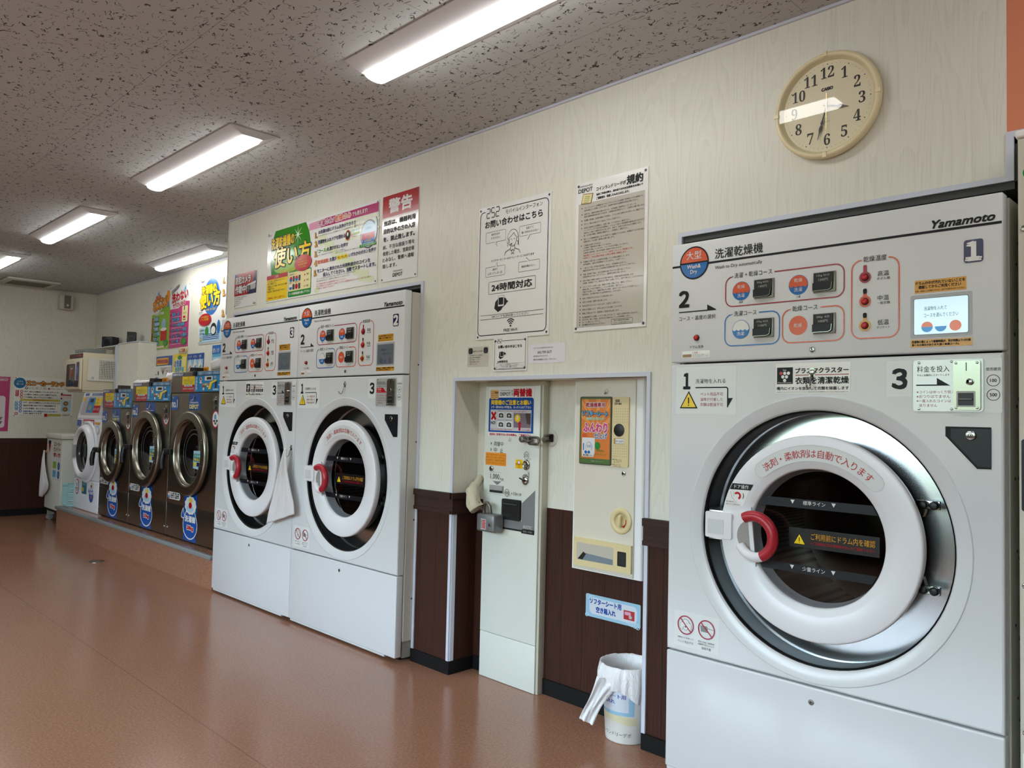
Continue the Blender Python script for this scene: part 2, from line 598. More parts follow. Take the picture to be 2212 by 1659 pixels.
    def build(s, name, parent=None):
        me = bpy.data.meshes.new(name)
        ox, oy, oz = s.org
        me.from_pydata([(a - ox, b - oy, c - oz) for a, b, c in s.v], [], s.f)
        for m in s.mats:
            me.materials.append(m)
        me.polygons.foreach_set('material_index', s.mi)
        me.polygons.foreach_set('use_smooth', s.sm)
        me.update()
        o = bpy.data.objects.new(name, me)
        COL.objects.link(o)
        if parent:
            o.parent = parent
            root = parent
            off = Vector((0, 0, 0))
            while root:
                off += root.location
                root = root.parent
            o.location = s.org - off
        else:
            o.location = s.org
        return o


def tag(o, label, cat, group=None, kind=None):
    o['label'] = label
    o['category'] = cat
    if group: o['group'] = group
    if kind: o['kind'] = kind
    return o


def thing(name, label, cat, loc=(0, 0, 0), group=None):
    o = bpy.data.objects.new(name, None)
    o.empty_display_size = .1
    COL.objects.link(o)
    o.location = loc
    return tag(o, label, cat, group)


def struct(name, mb, parent=None):
    o = mb.build(name, parent)
    o['kind'] = 'structure'
    return o


def smooth_by_angle(o, deg=35):
    me = o.data
    bm = bmesh.new(); bm.from_mesh(me)
    for e_ in bm.edges:
        e_.smooth = not (len(e_.link_faces) == 2 and e_.calc_face_angle(0) > math.radians(deg))
    for f_ in bm.faces:
        f_.smooth = True
    bm.to_mesh(me); bm.free()
    return o


def copy_tree(o, loc, label, group=None):
    def rec(a, par):
        c = a.copy(); COL.objects.link(c); c.parent = par
        for ch in a.children:
            rec(ch, c)
        return c
    kids = list(o.children)
    r = o.copy(); COL.objects.link(r)
    r.location = loc; r['label'] = label
    if group: r['group'] = group
    for ch in kids:
        rec(ch, r)
    return r


# ------------------------------------------------------------------ room shell
CH = 2.515            # ceiling height
XL, XR, YF = -9.9, 3.2, -5.0
YB = 0.58             # back wall of the washer bay
b = MB(); b.box(XL - .1, YF - .1, -.1, XR + .1, 1.3, 0, FLR); struct('floor', b)
b = MB(); b.box(XL - .1, YF - .1, CH, XR + .1, 1.3, CH + .1, CEI); struct('ceiling', b)


def wallbox(mb, x0, y0, x1, y1, z0=0, z1=CH, wains=True, m=None):
    m = m or ASH
    if wains and z0 < .8:
        mb.box(x0, y0, z0, x1, y1, .80, BRN)
        mb.box(x0, y0, .80, x1, y1, z1, m)
    else:
        mb.box(x0, y0, z0, x1, y1, z1, m)


# main wall with its openings: two dryer bays, the alcove, and the bay at the far end of the row
AX0, AX1, AY, AZ = -2.788, -1.697, .15, 1.357
b = MB()
wallbox(b, -5.238, 0, -5.108, .12, z1=1.841)          # strip beside dryer bay
wallbox(b, -3.064, 0, AX0, .16)                        # pillar
wallbox(b, AX1, 0, -1.560, .16)                        # pillar beside dryer 1
b.box(-5.238, 0, 1.841, -3.064, .12, CH, ASH)
b.box(AX0, 0, AZ, AX1, .16, CH, ASH)
wallbox(b, AX0, AY, AX1, AY + .05, z1=AZ + .05)
b.box(-1.560, 0, 1.855, -.546, .12, CH, ASH)
b.box(-.546, 0, 1.972, XR, .12, CH, ORW)
struct('wall_back', b)
b = MB()                                               # dark bays behind the dryers
b.box(-5.108, 1.05, 0, -3.064, 1.1, CH, DARKIN)
b.box(-1.60, 1.05, 0, XR, 1.1, CH, DARKIN)
b.box(-3.064, .16, 0, -3.03, 1.05, CH, DARKIN)
b.box(-1.60, .16, 0, -1.562, 1.05, CH, DARKIN)
b.box(-5.108, .12, 2.0, -3.064, 1.05, 2.03, DARKIN)
b.box(-1.56, .12, 2.1, XR, 1.05, 2.13, BEIG2)
b.box(-5.14, .64, 0, -5.108, 1.05, CH, DARKIN)
struct('wall_bay', b)
b = MB(); wallbox(b, XL, YB, -5.238, YB + .1); b.box(-5.238, .12, 0, -5.19, YB + .1, CH, ASH); struct('wall_washer_bay', b)
b = MB(); wallbox(b, XL - .1, YF, XL, YB + .1, z1=CH); b.box(XL, YF, .80, XL + .004, YB, .843, CAPM); struct('wall_left', b)
b = MB(); wallbox(b, XR, YF, XR + .1, 1.1); struct('wall_right', b)
# shop-window front behind the camera
b = MB()
WX = [(-5.8, -3.7), (-3.5, -1.3), (-1.1, .6)]
WZ0, WZ1 = .80, 2.30
edges = [XL] + [q for p in WX for q in p] + [XR]
for i in range(0, len(edges), 2):
    wallbox(b, edges[i], YF - .1, edges[i + 1], YF)
for x0, x1 in WX:
    b.box(x0, YF - .1, 0, x1, YF, WZ0, BRN)
    b.box(x0, YF - .1, WZ1, x1, YF, CH, ASH)
struct('wall_front', b)
for i, (x0, x1) in enumerate(WX):
    b = MB()
    for q in (x0, x1 - .05):
        b.box(q, YF - .08, WZ0, q + .05, YF - .02, WZ1, TRM)
    for q in (WZ0, 1.75, WZ1 - .05):
        b.box(x0 + .05, YF - .08, q, x1 - .05, YF - .02, q + .05, TRM)
    b.box((x0 + x1) / 2 - .025, YF - .08, WZ0 + .05, (x0 + x1) / 2 + .025, YF - .02, WZ1 - .05, TRM)
    fo = struct('window_%d' % (i + 1), b)
    b = MB(plane=((0, YF - .05, 0), (-1, 0, 0), (0, 0, 1)))
    b.rect(-x1 + .05, WZ0 + .05, -x0 - .05, WZ1 - .05, GLSC, 0)
    b.build('window_pane', fo)

# wainscot caps, baseboards, white aluminium trims
TN = [0]


def trim(mb):
    TN[0] += 1
    return struct('trim_%d' % TN[0], mb)


def cap(mb, x0, x1, y):
    mb.box(x0, y - .012, .735, x1, y, .833, CAPM)
    mb.box(x0, y - .020, .805, x1, y - .0121, .833, CAPM)
    mb.box(x0, y - .017, .735, x1, y - .0121, .752, CAPM)


b = MB(); cap(b, -3.066, AX0, -.0005)
b.box(AX0, -.012, .735, AX0 + .012, AY, .833, CAPM); b.box(AX0 + .0121, -.02, .805, AX0 + .02, AY, .833, CAPM)
trim(b)
b = MB(); cap(b, AX1 - .008, -1.53, -.0005); trim(b)
b = MB(); b.box(-3.067, -.008, 0, AX0, -.0005, .060, BASEB); b.box(AX0, -.008, 0, AX0 + .008, AY, .060, BASEB); struct('baseboard_pillar', b)
b = MB(); b.box(AX0 + .0085, AY - .008, 0, AX1, AY - .0005, .066, BASEB); struct('baseboard_alcove', b)
b = MB(); b.box(AX1 - .006, -.008, 0, -1.53, -.0005, .058, BASEB); b.box(AX1 - .006, -.0004, 0, AX1 - .0005, AY - .009, .058, BASEB); struct('baseboard_right', b)
b = MB(); b.box(XL, YF, 0, XL + .010, YB, .07, BASEB); struct('baseboard_left', b)


def vtrim(mb, x0, x1, z0, z1, d=.006):
    mb.box(x0, -d, z0, x1, -.0005, z1, TRM)


b = MB(); vtrim(b, AX0 - .014, AX0 + .002, .061, .734, .008); b.box(AX0 + .0005, -.0004, .061, AX0 + .006, .022, .734, TRM); trim(b)
b = MB(); vtrim(b, -3.066, -3.049, .061, .734); trim(b)
b = MB(); vtrim(b, AX1 - .006, AX1 + .010, .059, .734, .008); b.box(AX1 - .006, -.0004, .059, AX1 - .0005, .02, .734, TRM); trim(b)
b = MB(plane=((0, 0, 0), (1, 0, 0), (0, 0, 1)))        # alcove frame
b.prism([(AX0 - .014, AZ + .014), (AX0 - .014, .834), (AX0 + .002, .834), (AX0 + .002, AZ - .002), (AX1 - .006, AZ - .002), (AX1 - .006, .834), (AX1 + .010, .834), (AX1 + .010, AZ + .014)], .0005, .008, TRM)
trim(b)
b = MB()
b.prism([(-5.125, 1.857), (-5.125, 1.60), (-5.108, 1.60), (-5.108, 1.841), (-3.066, 1.841), (-3.066, .834), (-3.049, .834), (-3.049, 1.857)], .0005, .008, TRM)
b.box(-5.108, .002, 1.825, -3.066, .11, 1.8405, TRMD)
trim(b)
b = MB()
b.prism([(-1.576, 1.869), (-1.576, .834), (-1.560, .834), (-1.560, 1.854), (-.528, 1.854), (-.528, 1.972), (XR, 1.972), (XR, 1.988), (-.547, 1.988), (-.547, 1.869)], .0005, .009, TRM)
trim(b)
b = MB(); b.box(-1.559, .002, 1.833, -.5285, .11, 1.8535, TRMD); b.box(-.5285, .002, 1.8535, -.522, .11, 1.972, TRMD); b.box(-.5285, .002, 1.955, XR, .11, 1.9715, TRMD); trim(b)
b = MB(); b.box(-1.5598, .002, .0, -1.548, .10, 1.833, TRMD); trim(b)
b = MB(); b.box(-5.238, -.010, CH - .010, -.546, -.0005, CH - .0005, TRM); b.box(XL, YB - .010, CH - .010, -5.24, YB - .0005, CH - .0005, TRM); trim(b)
b = MB(); b.box(-5.246, -.004, 1.86, -5.2385, .012, CH - .011, ASH); trim(b)
b = MB(); b.box(XL + .0005, YB - .008, 1.0, XL + .012, YB - .0005, CH - .011, ASH); trim(b)

# raised plinth under the washers, grey nosing on its edge
b = MB(); b.box(-8.62, -.085, 0, -5.112, YB - .0005, .205, FLR); b.box(-8.62, -.070, .205, -5.112, YB - .0005, .224, FLR); struct('floor_plinth', b)
b = MB(); b.box(-8.625, -.105, .196, -5.114, -.0705, .226, P('grey_nosing', (128, 132, 132), .45), .008); trim(b)

# ------------------------------------------------------------------ ceiling lamps


def ceiling_lamp(cx, cy, label):
    t = thing('ceiling_lamp', label, 'ceiling light', (cx, cy, CH - .001), 'slim ceiling lights')
    L, W2 = .625, .117
    b = MB((cx, cy, CH - .001))
    z0, z1 = CH - .001, CH - .032
    vs = [(cx - L, cy - W2, z0), (cx + L, cy - W2, z0), (cx + L, cy + W2, z0), (cx - L, cy + W2, z0),
          (cx - L, cy - W2, z0 - .004), (cx + L, cy - W2, z0 - .004), (cx + L, cy + W2, z0 - .004), (cx - L, cy + W2, z0 - .004),
          (cx - L + .012, cy - .052, z1), (cx + L - .012, cy - .052, z1), (cx + L - .012, cy + .052, z1), (cx - L + .012, cy + .052, z1)]
    b.add(vs, [(0, 1, 2, 3), (0, 4, 5, 1), (1, 5, 6, 2), (2, 6, 7, 3), (3, 7, 4, 0), (4, 8, 9, 5), (5, 9, 10, 6), (6, 10, 11, 7), (7, 11, 8, 4), (8, 11, 10, 9)], LGREY)
    b.build('lamp_body', t)
    b = MB((cx, cy, CH - .001))

    def sec(i, j):
        s_ = -1 + 2 * i
        k = max(0.0, (abs(s_) - .965) / .035)
        sc_ = math.sqrt(max(0, 1 - k * k)) * .9 + .1 if k > 0 else 1
        a = PI * j
        return (cx + s_ * .607, cy - .046 * math.cos(a) * (.8 + .2 * sc_), z1 - .0005 - .026 * sc_ * math.sin(a) ** .7)
    n = 41; xs = []
    us = [0, .004, .008, .012, .0165, .0175] + [.05 + .9 * k / 10 for k in range(11)] + [.9825, .9835, .988, .992, .996, 1]
    rows = [[sec(u, j / 12) for j in range(13)] for u in us]
    vs = [p for r in rows for p in r]
    fs = [(i * 13 + j, (i + 1) * 13 + j, (i + 1) * 13 + j + 1, i * 13 + j + 1) for i in range(len(us) - 1) for j in range(12)]
    b.add(vs, fs, LENS, True)
    b.add(rows[0], [tuple(range(13))], LENS); b.add(rows[-1], [tuple(range(12, -1, -1))], LENS)
    b.build('lamp_lens', t)
    return t


LY = -.718
lamp = ceiling_lamp(-1.883, LY, 'long lit ceiling lamp nearest the clock, cut off by the top edge')
copy_tree(lamp, (-4.080, LY, CH - .001), 'lit ceiling lamp in front of the green instruction board, next after the largest lamp')
copy_tree(lamp, (-6.262, LY, CH - .001), 'lit ceiling lamp third along the front row, between two other lamps')
copy_tree(lamp, (-8.46, LY, CH - .001), 'lit ceiling lamp at the far end of the front row, partly out of view')
copy_tree(lamp, (-6.765, .33, CH - .001), 'lit ceiling lamp above the washers, close to the wall posters')
copy_tree(lamp, (.32, LY, CH - .001), 'lit ceiling lamp of the front row outside the view beside the last dryer')
for k, x in enumerate((-4.08, -1.883, .32)):  # second row is out of view, added to light the room
    copy_tree(lamp, (x, -3.3, CH - .001), 'added unseen ceiling lamp of a second row near the shop windows', 'added second row of ceiling lights')

t = thing('ceiling_vent', 'white slotted ceiling vent close to the far wall', 'vent', (-9.5, -.22, CH))
b = MB((-9.5, -.22, CH)); b.box(-9.74, -.46, CH - .022, -9.26, .02, CH - .001, P('vent_white', (196, 196, 186), .5), .006); b.build('vent_frame', t)
b = MB((-9.5, -.22, CH))
for k in range(9):
    b.box(-9.66 + k * .036, -.40, CH - .027, -9.645 + k * .036, -.04, CH - .0222, P('vent_slot', (112, 112, 100), .6))
b.build('vent_grille', t)

b = MB((-6.61, -.33, 0), ((0, 0, 0), (1, 0, 0), (0, 1, 0))); b.cyl(-6.61, -.33, .055, .0, .004, STLD, 32, .001); b.ring(-6.61, -.33, .040, .043, BLK, 9)
tag(b.build('floor_drain_cover'), 'small round metal drain cover set in the brown floor', 'drain cover')


# ------------------------------------------------------------------ washer-dryers
def pbox(mb, u0, v0, d0, u1, v1, d1, m, b=0.0):
    """Box standing on a front plane (pu = +x, normal = -y)."""
    o = mb.po
    mb.box(o.x + u0, o.y - d0, o.z + v0, o.x + u1, o.y - d1, o.z + v1, m, b)


def screwhead(mb, u, v, r=.004, d=.002, m=None):
    mb.cyl(u, v, r, 0, d, m or CHR, 12, .001)
    mb.rect(u - r * .6, v - r * .12, u + r * .6, v + r * .12, BLK, d / mb.eps + .6)


def hook(parent, org, pl, u, v, name='hook'):
    b = MB(org, pl)
    b.rrect(u - .009, v - .012, u + .009, v + .018, .008, CHR, 3)
    b.cyl(u, v + .004, .009, 0, .005, CHR, 16, .002)
    pts = []
    for i in range(14):
        a = i / 13
        if a < .35:
            q = (v - a * .10, .006 + a * .02)
        else:
            t = (a - .35) / .65 * PI
            q = (v - .035 - .012 * math.sin(t), .013 + .012 * (1 - math.cos(t)))
        pts.append(tuple(b.po + b.pu * u + b.pv * q[0] + b.pn * q[1]))
    b.tube(pts, .0028, CHR, 8)
    return b.build(name, parent)


DC = (.510, .8515)     # door centre, local
DW, ZT, ZP, ZB = 1.004, 1.803, 1.389, .4146
PROTO = {}


def course_circle(b, u, v, r, kind):
    if kind == 'both':
        b.ell(u, v, r + .0014, r + .0014, BLU, 1)
        pts = [(u + r * math.cos(t), v + r * math.sin(t)) for t in [PI * k / 20 for k in range(21)]]
        wav = [(u - r + 2 * r * k / 24, v - .003 - .0045 * abs(math.sin(k / 24 * PI * 4.0))) for k in range(1, 24)]
        b.poly(pts + wav, ORG, 2)
        b.T('乾燥', u, v + .28 * r, PAPM, 3, h=.42 * r, al='c')
        b.T('洗濯', u, v - .72 * r, PAPM, 3, h=.42 * r, al='c')
    elif kind == 'wash':
        b.ell(u, v, r + .001, r + .001, BLU, 1)
        b.ell(u, v, r - .0006, r - .0006, PAPM, 2)
        pts = [(u + r * math.cos(t), v + r * math.sin(t)) for t in [PI + PI * k / 20 for k in range(21)]]
        wav = [(u + r - 2 * r * k / 24, v - .000 - .0045 * abs(math.sin(k / 24 * PI * 4.0))) for k in range(1, 24)]
        b.poly(pts + wav, BLU, 3)
        b.T('洗濯', u, v - .68 * r, PAPM, 4, h=.42 * r, al='c')
    else:
        b.ell(u, v, r, r, ORG, 1)
        b.T('乾燥', u, v - .2 * r, PAPM, 3, h=.42 * r, al='c')


def ydryer(x0, num, label, plasma, doorstick, lit, redarrow):
    YFR = -.1025
    org = (x0, YFR, 0)
    pl = ((x0, YFR, 0), (1, 0, 0), (0, 0, 1))
    t = thing('washer_dryer', label, 'washer dryer', org, 'large white washer dryers')
    nb = lambda: MB(org, pl)
    # cabinet
    b = nb()
    pbox(b, .012, .10, -.045, .030, 1.796, -1.10, SHEET)
    pbox(b, DW - .014, .10, -.045, DW + .004, 1.796, -1.10, SHEET)
    pbox(b, .030, 1.778, -.045, DW - .014, 1.796, -1.10, SHEET)
    pbox(b, .030, .10, -.045, DW - .014, .118, -1.10, SHEET)
    pbox(b, .030, .118, -1.082, DW - .014, 1.778, -1.10, DARKIN)
    b.plane(((x0 + DW + .004, YFR, 0), (0, 1, 0), (0, 0, 1)))
    for k in range(8):
        b.cyl(.13, .22 + k * .21, .006, 0, .0015, BLK, 12)
        b.cyl(.09 + .02 * (k % 2), .30 + k * .19, .004, 0, .0015, BLK, 10)
    b.build('cabinet', t)
    b = nb()
    pbox(b, .02, .018, -.05, DW - .005, .099, -1.05, P('base_frame_grey', (150, 150, 142), .5))
    pbox(b, .0, .012, -.012, DW - .10, .024, -.049, WHT)
    b.build('base_frame', t)
    b = nb()
    for u in (.06, DW - .07):
        for y in (-.09, -.95):
            b = nb()
            b.box(x0 + u - .03, YFR - y - .03, 0, x0 + u + .03, YFR - y + .03, .0178, BLK)
            b.build('foot', t)
    # control panel
    b = nb(); pbox(b, 0, ZP + .003, 0, DW, ZT, -.044, PNL, .005)
    cp = b.build('control_panel', t)
    b = nb()
    b.rect(.002, 1.7205, DW - .003, 1.7275, INK, 1)
    b.ell(.0885, 1.731, .0565, .0565, INK, 2)
    b.ell(.0885, 1.731, .0515, .0515, ORG, 3, 0, PI); b.ell(.0885, 1.731, .0515, .0515, BLU, 3, PI, 2 * PI)
    b.rect(.036, 1.7285, .141, 1.7335, INK, 4)
    b.T('大型', .059, 1.743, PAPM, 5, u1=.117)
    b.T('Wash&', .062, 1.712, PAPM, 5, u1=.115, v1=1.725, b=.0003); b.T('Dry', .075, 1.690, PAPM, 5, u1=.101, v1=1.707, b=.0003)
    b.T('洗濯乾燥機', .168, 1.734, INK, 2, u1=.339, v1=1.767, b=.0003)
    b.T('Wash to Dry automatically', .168, 1.696, INK, 2, u1=.337, v1=1.710)
    b.T('Yamamoto', .828, 1.732, INK, 2, u1=.983, v1=1.753, b=.0014, sl=.35)
    b.T('２', .032, 1.583, INK, 2, u1=.069, v1=1.636, b=.0036)
    b.rect(.031, 1.563, .174, 1.5665, INK, 2); b.poly([(.141, 1.566), (.174, 1.566), (.141, 1.584)], INK, 2)
    b.T('コース・温度の選択', .031, 1.535, INK, 2, u1=.173, v1=1.550)
    b.T('ドラム洗浄', .077, 1.438, INK, 2, u1=.128, v1=1.4485)
    b.rframe(.209, 1.569, .597, 1.667, .026, .0035, DRED, 2, (.233, .379))
    b.T('洗濯 + 乾燥コース', .240, 1.661, INK, 2, u1=.371, v1=1.678)
    b.rframe(.208, 1.440, .397, 1.543, .026, .0035, BLU, 2, (.232, .328))
    b.T('洗濯コース', .240, 1.536, INK, 2, u1=.320, v1=1.5525)
    b.rframe(.407, 1.440, .597, 1.543, .026, .0035, ORG, 2, (.431, .527))
    b.T('乾燥コース', .439, 1.536, INK, 2, u1=.518, v1=1.5525)
    b.rframe(.619, 1.441, .750, 1.669, .028, .0035, ORG, 2, (.647, .722))
    b.T('乾燥温度', .652, 1.662, INK, 2, u1=.717, v1=1.6785)
    for u, v, k in ((.265, 1.617, 'both'), (.457, 1.617, 'both'), (.265, 1.492, 'wash'), (.457, 1.492, 'dry')):
        course_circle(b, u, v, .0295, k)
    b.T('標準', .265, 1.577, INK, 2, h=.007, al='c'); b.T('少量', .457, 1.577, INK, 2, h=.007, al='c')
    for z, m1, m2, a, c in ((1.618, DRED, DRED, '高温', 'タオル類'), (1.548, ORG, INK, '中温', '一般衣類'), (1.478, GLD, INK, '低温', 'デリケート')):
        b.ell(.657, z, .0165, .0165, m1, 2)
        b.rrect(.652, z + .008, .662, z + .036, .0045, m1, 2)
        if m2 is not m1:
            b.rrect(.6515, z + .022, .6625, z + .037, .0045, m2, 3)
        b.T(a, .692, z - .001, INK, 2, u1=.723, v1=z + .014)
        b.T(c, .690, z - .012, INK, 2, u1=.726, v1=z - .004)
    b.rrect(.913, 1.627, .959, 1.688, .007, NVY, 2)
    b.T('０１２３'[num], .936, 1.634, PAPM, 3, h=.046, al='c', b=.0042)
    b.build('lettering', cp)
    for u, v, r1, r2 in ((.311, 1.586, '20kg 60分', '1400円'), (.505, 1.586, '12kg 50分', '1200円'), (.311, 1.461, '27kg 26分', '1100円'), (.505, 1.461, '20kg  6分', '100円')):
        b = nb()
        pbox(b, u, v, .0003, u + .068, v + .062, .004, GREYST, .0015)
        pbox(b, u + .002, v + .028, .004, u + .062, v + .060, .007, BLK, .002)
        b.prism([(u + .001, v + .004), (u + .012, v + .003), (u + .050, v + .004), (u + .059, v + .009), (u + .061, v + .029), (u + .001, v + .029)], .004, .012, NAVY)
        b.stroke([(u + .002, v + .005), (u + .050, v + .0055), (u + .058, v + .010), (u + .060, v + .028)], .0012, CHR, 25)
        b.T(r1, u + .012, v + .0465, LGR, 16, u1=u + .052, v1=v + .055)
        b.T(r2, u + .018, v + .034, LGR, 16, u1=u + .046, v1=v + .042)
        b.build('selector_button', cp)
    for z in (1.618, 1.548, 1.478):
        b = nb(); b.cyl(.657, z, .0105, 0, .004, BLK, 24, .001); b.cyl(.657, z, .0085, .004, .010, REDB, 24, .003)
        b.build('temperature_button', cp)
    b = nb(); b.cyl(.102, 1.474, .0105, 0, .004, BLK, 24, .001); b.cyl(.102, 1.474, .0085, .004, .010, REDB, 24, .003); b.build('cleaning_button', cp)
    b = nb()
    b.rect(.046, 1.407, .153, 1.430, PAP, 1); b.T('ご注意', .086, 1.420, RED, 3, h=.007); b.rrect(.048, 1.409, .083, 1.419, .003, BRW, 2)
    b.T('投入前に汚れをご確認ください', .087, 1.4145, NVY, 3, u1=.150, v1=1.418); b.T('汚れがある場合はボタンを押す', .087, 1.4095, NVY, 3, u1=.150, v1=1.413)
    b.build('notice_sticker', cp)
    b = nb(); b.rect(.791, 1.557, .919, 1.5925, GLD, 1)
    b.T('ドラムの中が汚れていないことを', .794, 1.580, INK, 2, u1=.916, v1=1.589, b=.0003)
    b.T('確認してからご利用ください', .801, 1.569, INK, 2, u1=.906, v1=1.578, b=.0003)
    b.T('故障・乾燥による損傷や汚れは、当店では責任を負いかねます。', .793, 1.5602, INK, 2, u1=.916, v1=1.565)
    b.build('caution_sticker', cp)
    b = nb(); b.rect(.780, 1.408, .933, 1.429, GLD, 1)
    b.T('洗濯物の量によって稼働時間が、表示時間より10分程', .784, 1.4195, INK, 2, u1=.929, v1=1.4265, b=.0003)
    b.T('長くなる場合があります(除く乾燥コース)。', .784, 1.4105, INK, 2, u1=.902, v1=1.4175, b=.0003)
    b.build('caution_sticker', cp)
    b = nb()
    b.rrect(.780, 1.434, .933, 1.552, .004, P('display_bezel', (176, 182, 186), .35), 1)
    b.rframe(.789, 1.442, .924, 1.542, .004, .0015, GRY, 2)
    dm = SCRN if lit else SCRD
    b.rrect(.790, 1.443, .923, 1.541, .004, dm, 3)
    ink = DKG if lit else P('dim_screen_ink', (74, 80, 92), .3)
    b.T('洗濯物を入れて', .815, 1.508, ink, 4, u1=.872, v1=1.519)
    b.T('コースを選んでください', .815, 1.489, ink, 4, u1=.900, v1=1.500)
    q = [P('screen_orange', (226, 150, 130), .3, emit=(230, 120, 90), es=.25), P('screen_blue', (90, 160, 210), .3, emit=(60, 140, 220), es=.3)] if lit else [P('dim_screen_a', (92, 92, 110), .3), P('dim_screen_b', (80, 90, 118), .3)]
    for k, u in enumerate((.823, .857, .893)):
        if k < 2: b.ell(u, 1.463, .0145, .0145, q[1], 4, PI, 2 * PI)
        if k != 1: b.ell(u, 1.463, .0145, .0145, q[0], 4.5, 0 if k == 0 else 0, PI if k == 0 else 2 * PI)
    b.build('display', cp)
    b = nb(); b.cyl(.502, 1.416, .0085, 0, .003, CHR, 20, .001); b.poly([(.5, 1.414), (.504, 1.414), (.5035, 1.419), (.5005, 1.419)], BLK, 7); b.build('panel_lock', cp)

    # front panel with the round opening
    b = nb()
    N = 96; u0, u1, v0, v1 = 0.0, DW, ZB + .004, ZP - .003
    cu, cv = DC

    def rectpt(a, ins):
        c, s_ = math.cos(a), math.sin(a)
        ks = []
        if c > 1e-9: ks.append((u1 - ins - cu) / c)
        if c < -1e-9: ks.append((u0 + ins - cu) / c)
        if s_ > 1e-9: ks.append((v1 - ins - cv) / s_)
        if s_ < -1e-9: ks.append((v0 + ins - cv) / s_)
        k = min(ks)
        return (cu + c * k, cv + s_ * k)
    ang = sorted([2 * PI * k / N for k in range(N)] + [math.atan2(y - cv, x - cu) % (2 * PI) for x in (u0, u1) for y in (v0, v1)])
    loops = []
    for ins, d in ((0, -.04), (0, -.006), (.0018, -.0018), (.006, 0)):
        loops.append([rectpt(a, ins) + (d,) for a in ang])
    loops.append([(cu + .4255 * math.cos(a), cv + .4255 * math.sin(a), 0) for a in ang])
    K = len(ang)
    vs = [tuple(b.po + b.pu * p[0] + b.pv * p[1] + b.pn * p[2]) for lp in loops for p in lp]
    fs = [(j * K + i, j * K + (i + 1) % K, (j + 1) * K + (i + 1) % K, (j + 1) * K + i) for j in range(len(loops) - 1) for i in range(K)]
    b.add(vs, fs, WHT)
    fp = b.build('front_panel', t)
    b = nb()
    b.lathe(cu, cv, [(.4256, -.0005), (.4245, .0022), (.4225, .0026)], BEZ, 96)
    b.lathe(cu, cv, [(.4225, .0026), (.410, .0010), (.395, -.0025), (.386, -.0060)], BEZ, 96)
    b.lathe(cu, cv, [(.386, -.0060), (.3825, -.0085), (.381, -.013)], BEZ, 96)
    b.build('door_surround', t)
    b = nb()
    b.lathe(cu, cv, [(.381, -.013), (.3765, -.016), (.375, -.03), (.378, -.034), (.377, -.104)], RUB, 96)
    b.build('gasket', t)
    b = nb()
    b.lathe(cu, cv, [(.377, -.104), (.3765, -.1115)], STL, 96)
    b.lathe(cu, cv, [(.3765, -.1115), (.35, -.1097), (.31, -.1069), (.275, -.1045), (.262, -.1036)], STL, 96)
    b.lathe(cu, cv, [(.262, -.1036), (.252, -.108), (.25, -.118), (.25, -.14)], STL, 96)
    b.build('inner_ring', t)
    b = nb()
    b.lathe(cu, cv, [(.25, -.14), (.30, -.15), (.305, -.16), (.305, -.60)], PERF, 72)
    b.lathe(cu, cv, [(.305, -.60), (.16, -.61), (.15, -.58), (.00001, -.57)], STLD, 72)
    for k in range(3):
        a = .4 + k * 2 * PI / 3
        c, s_ = math.cos(a), math.sin(a)
        q = [(cu + .304 * math.cos(a - .2), cv + .304 * math.sin(a - .2)), (cu + .25 * c, cv + .25 * s_), (cu + .304 * math.cos(a + .2), cv + .304 * math.sin(a + .2))]
        b.prism(q, -.59, -.17, STLD)
    b.build('drum', t)
    b = nb()
    if plasma:
        b.rrect(.386, 1.283, .617, 1.376, .004, PAP, 1)
        b.rect(.391, 1.313, .442, 1.364, INK, 2)
        for k, (du, dv) in enumerate(((-.012, .010), (0, .010), (.012, .010), (-.006, -.001), (.006, -.001), (0, -.012))):
            b.ell(.416 + du, 1.336 + dv, .0052, .0052, RED if k == 0 else PAPM, 3, n=16)
        b.T('Ion', .416, 1.353, PAPM, 3, h=.006, al='c'); b.T('Plasmacluster', .394, 1.3155, PAPM, 3, u1=.439, v1=1.319)
        b.T('プラズマクラスター', .450, 1.345, INK, 2, u1=.611, v1=1.361, b=.0007)
        b.rect(.450, 1.338, .612, 1.3405, DRED, 2)
        b.T('衣類を清潔乾燥', .450, 1.312, INK, 2, u1=.612, v1=1.333, b=.0007)
        b.T('槽内にイオンを放出して衣類を除菌します', .390, 1.294, INK, 2, u1=.612, v1=1.304, b=.0003)
        b.T('(衣類を入れてプラズマクラスターイオンが放出される洗濯槽内における35分動作の効果です)', .390, 1.286, INK, 2, u1=.612, v1=1.2895)
        b.build('lettering', fp)
    b = nb()
    LBW = P('clear_label', (222, 227, 226), .24)
    b.rrect(.024, 1.217, .252, 1.376, .005, LBW, 1)
    b.T('１', .054, 1.302, INK, 2, u1=.078, v1=1.353, b=.0034)
    b.T('洗濯物を入れる', .100, 1.319, INK, 2, u1=.213, v1=1.334)
    b.rect(.100, 1.303, .216, 1.307, INK, 2); b.poly([(.212, 1.307), (.218, 1.307), (.2235, 1.301), (.2235, 1.24), (.219, 1.24), (.219, 1.300), (.216, 1.303)], INK, 2); b.poly([(.2195, 1.270), (.240, 1.270), (.2205, 1.238)], INK, 2)
    b.warn(.0745, 1.235, .070, 2)
    for k, q_ in enumerate(('ペット用品不可', '油等が付着した', '衣類は乾燥不可')):
        b.T(q_, .119, 1.277 - k * .0172, DRED, 2, u1=.204, v1=1.2885 - k * .0172)
    b.build('guide_sticker', fp)
    b = nb(); b.rrect(.717, 1.273, .785, 1.373, .005, LBW, 1); b.T('３', .733, 1.296, INK, 2, u1=.770, v1=1.349, b=.0036); b.build('number_sticker', fp)
    b = nb(); b.rrect(.9605, 1.231, 1.0005, 1.372, .003, LBW, 1); b.T('使用硬貨', .964, 1.339, INK, 2, u1=.998, v1=1.348)
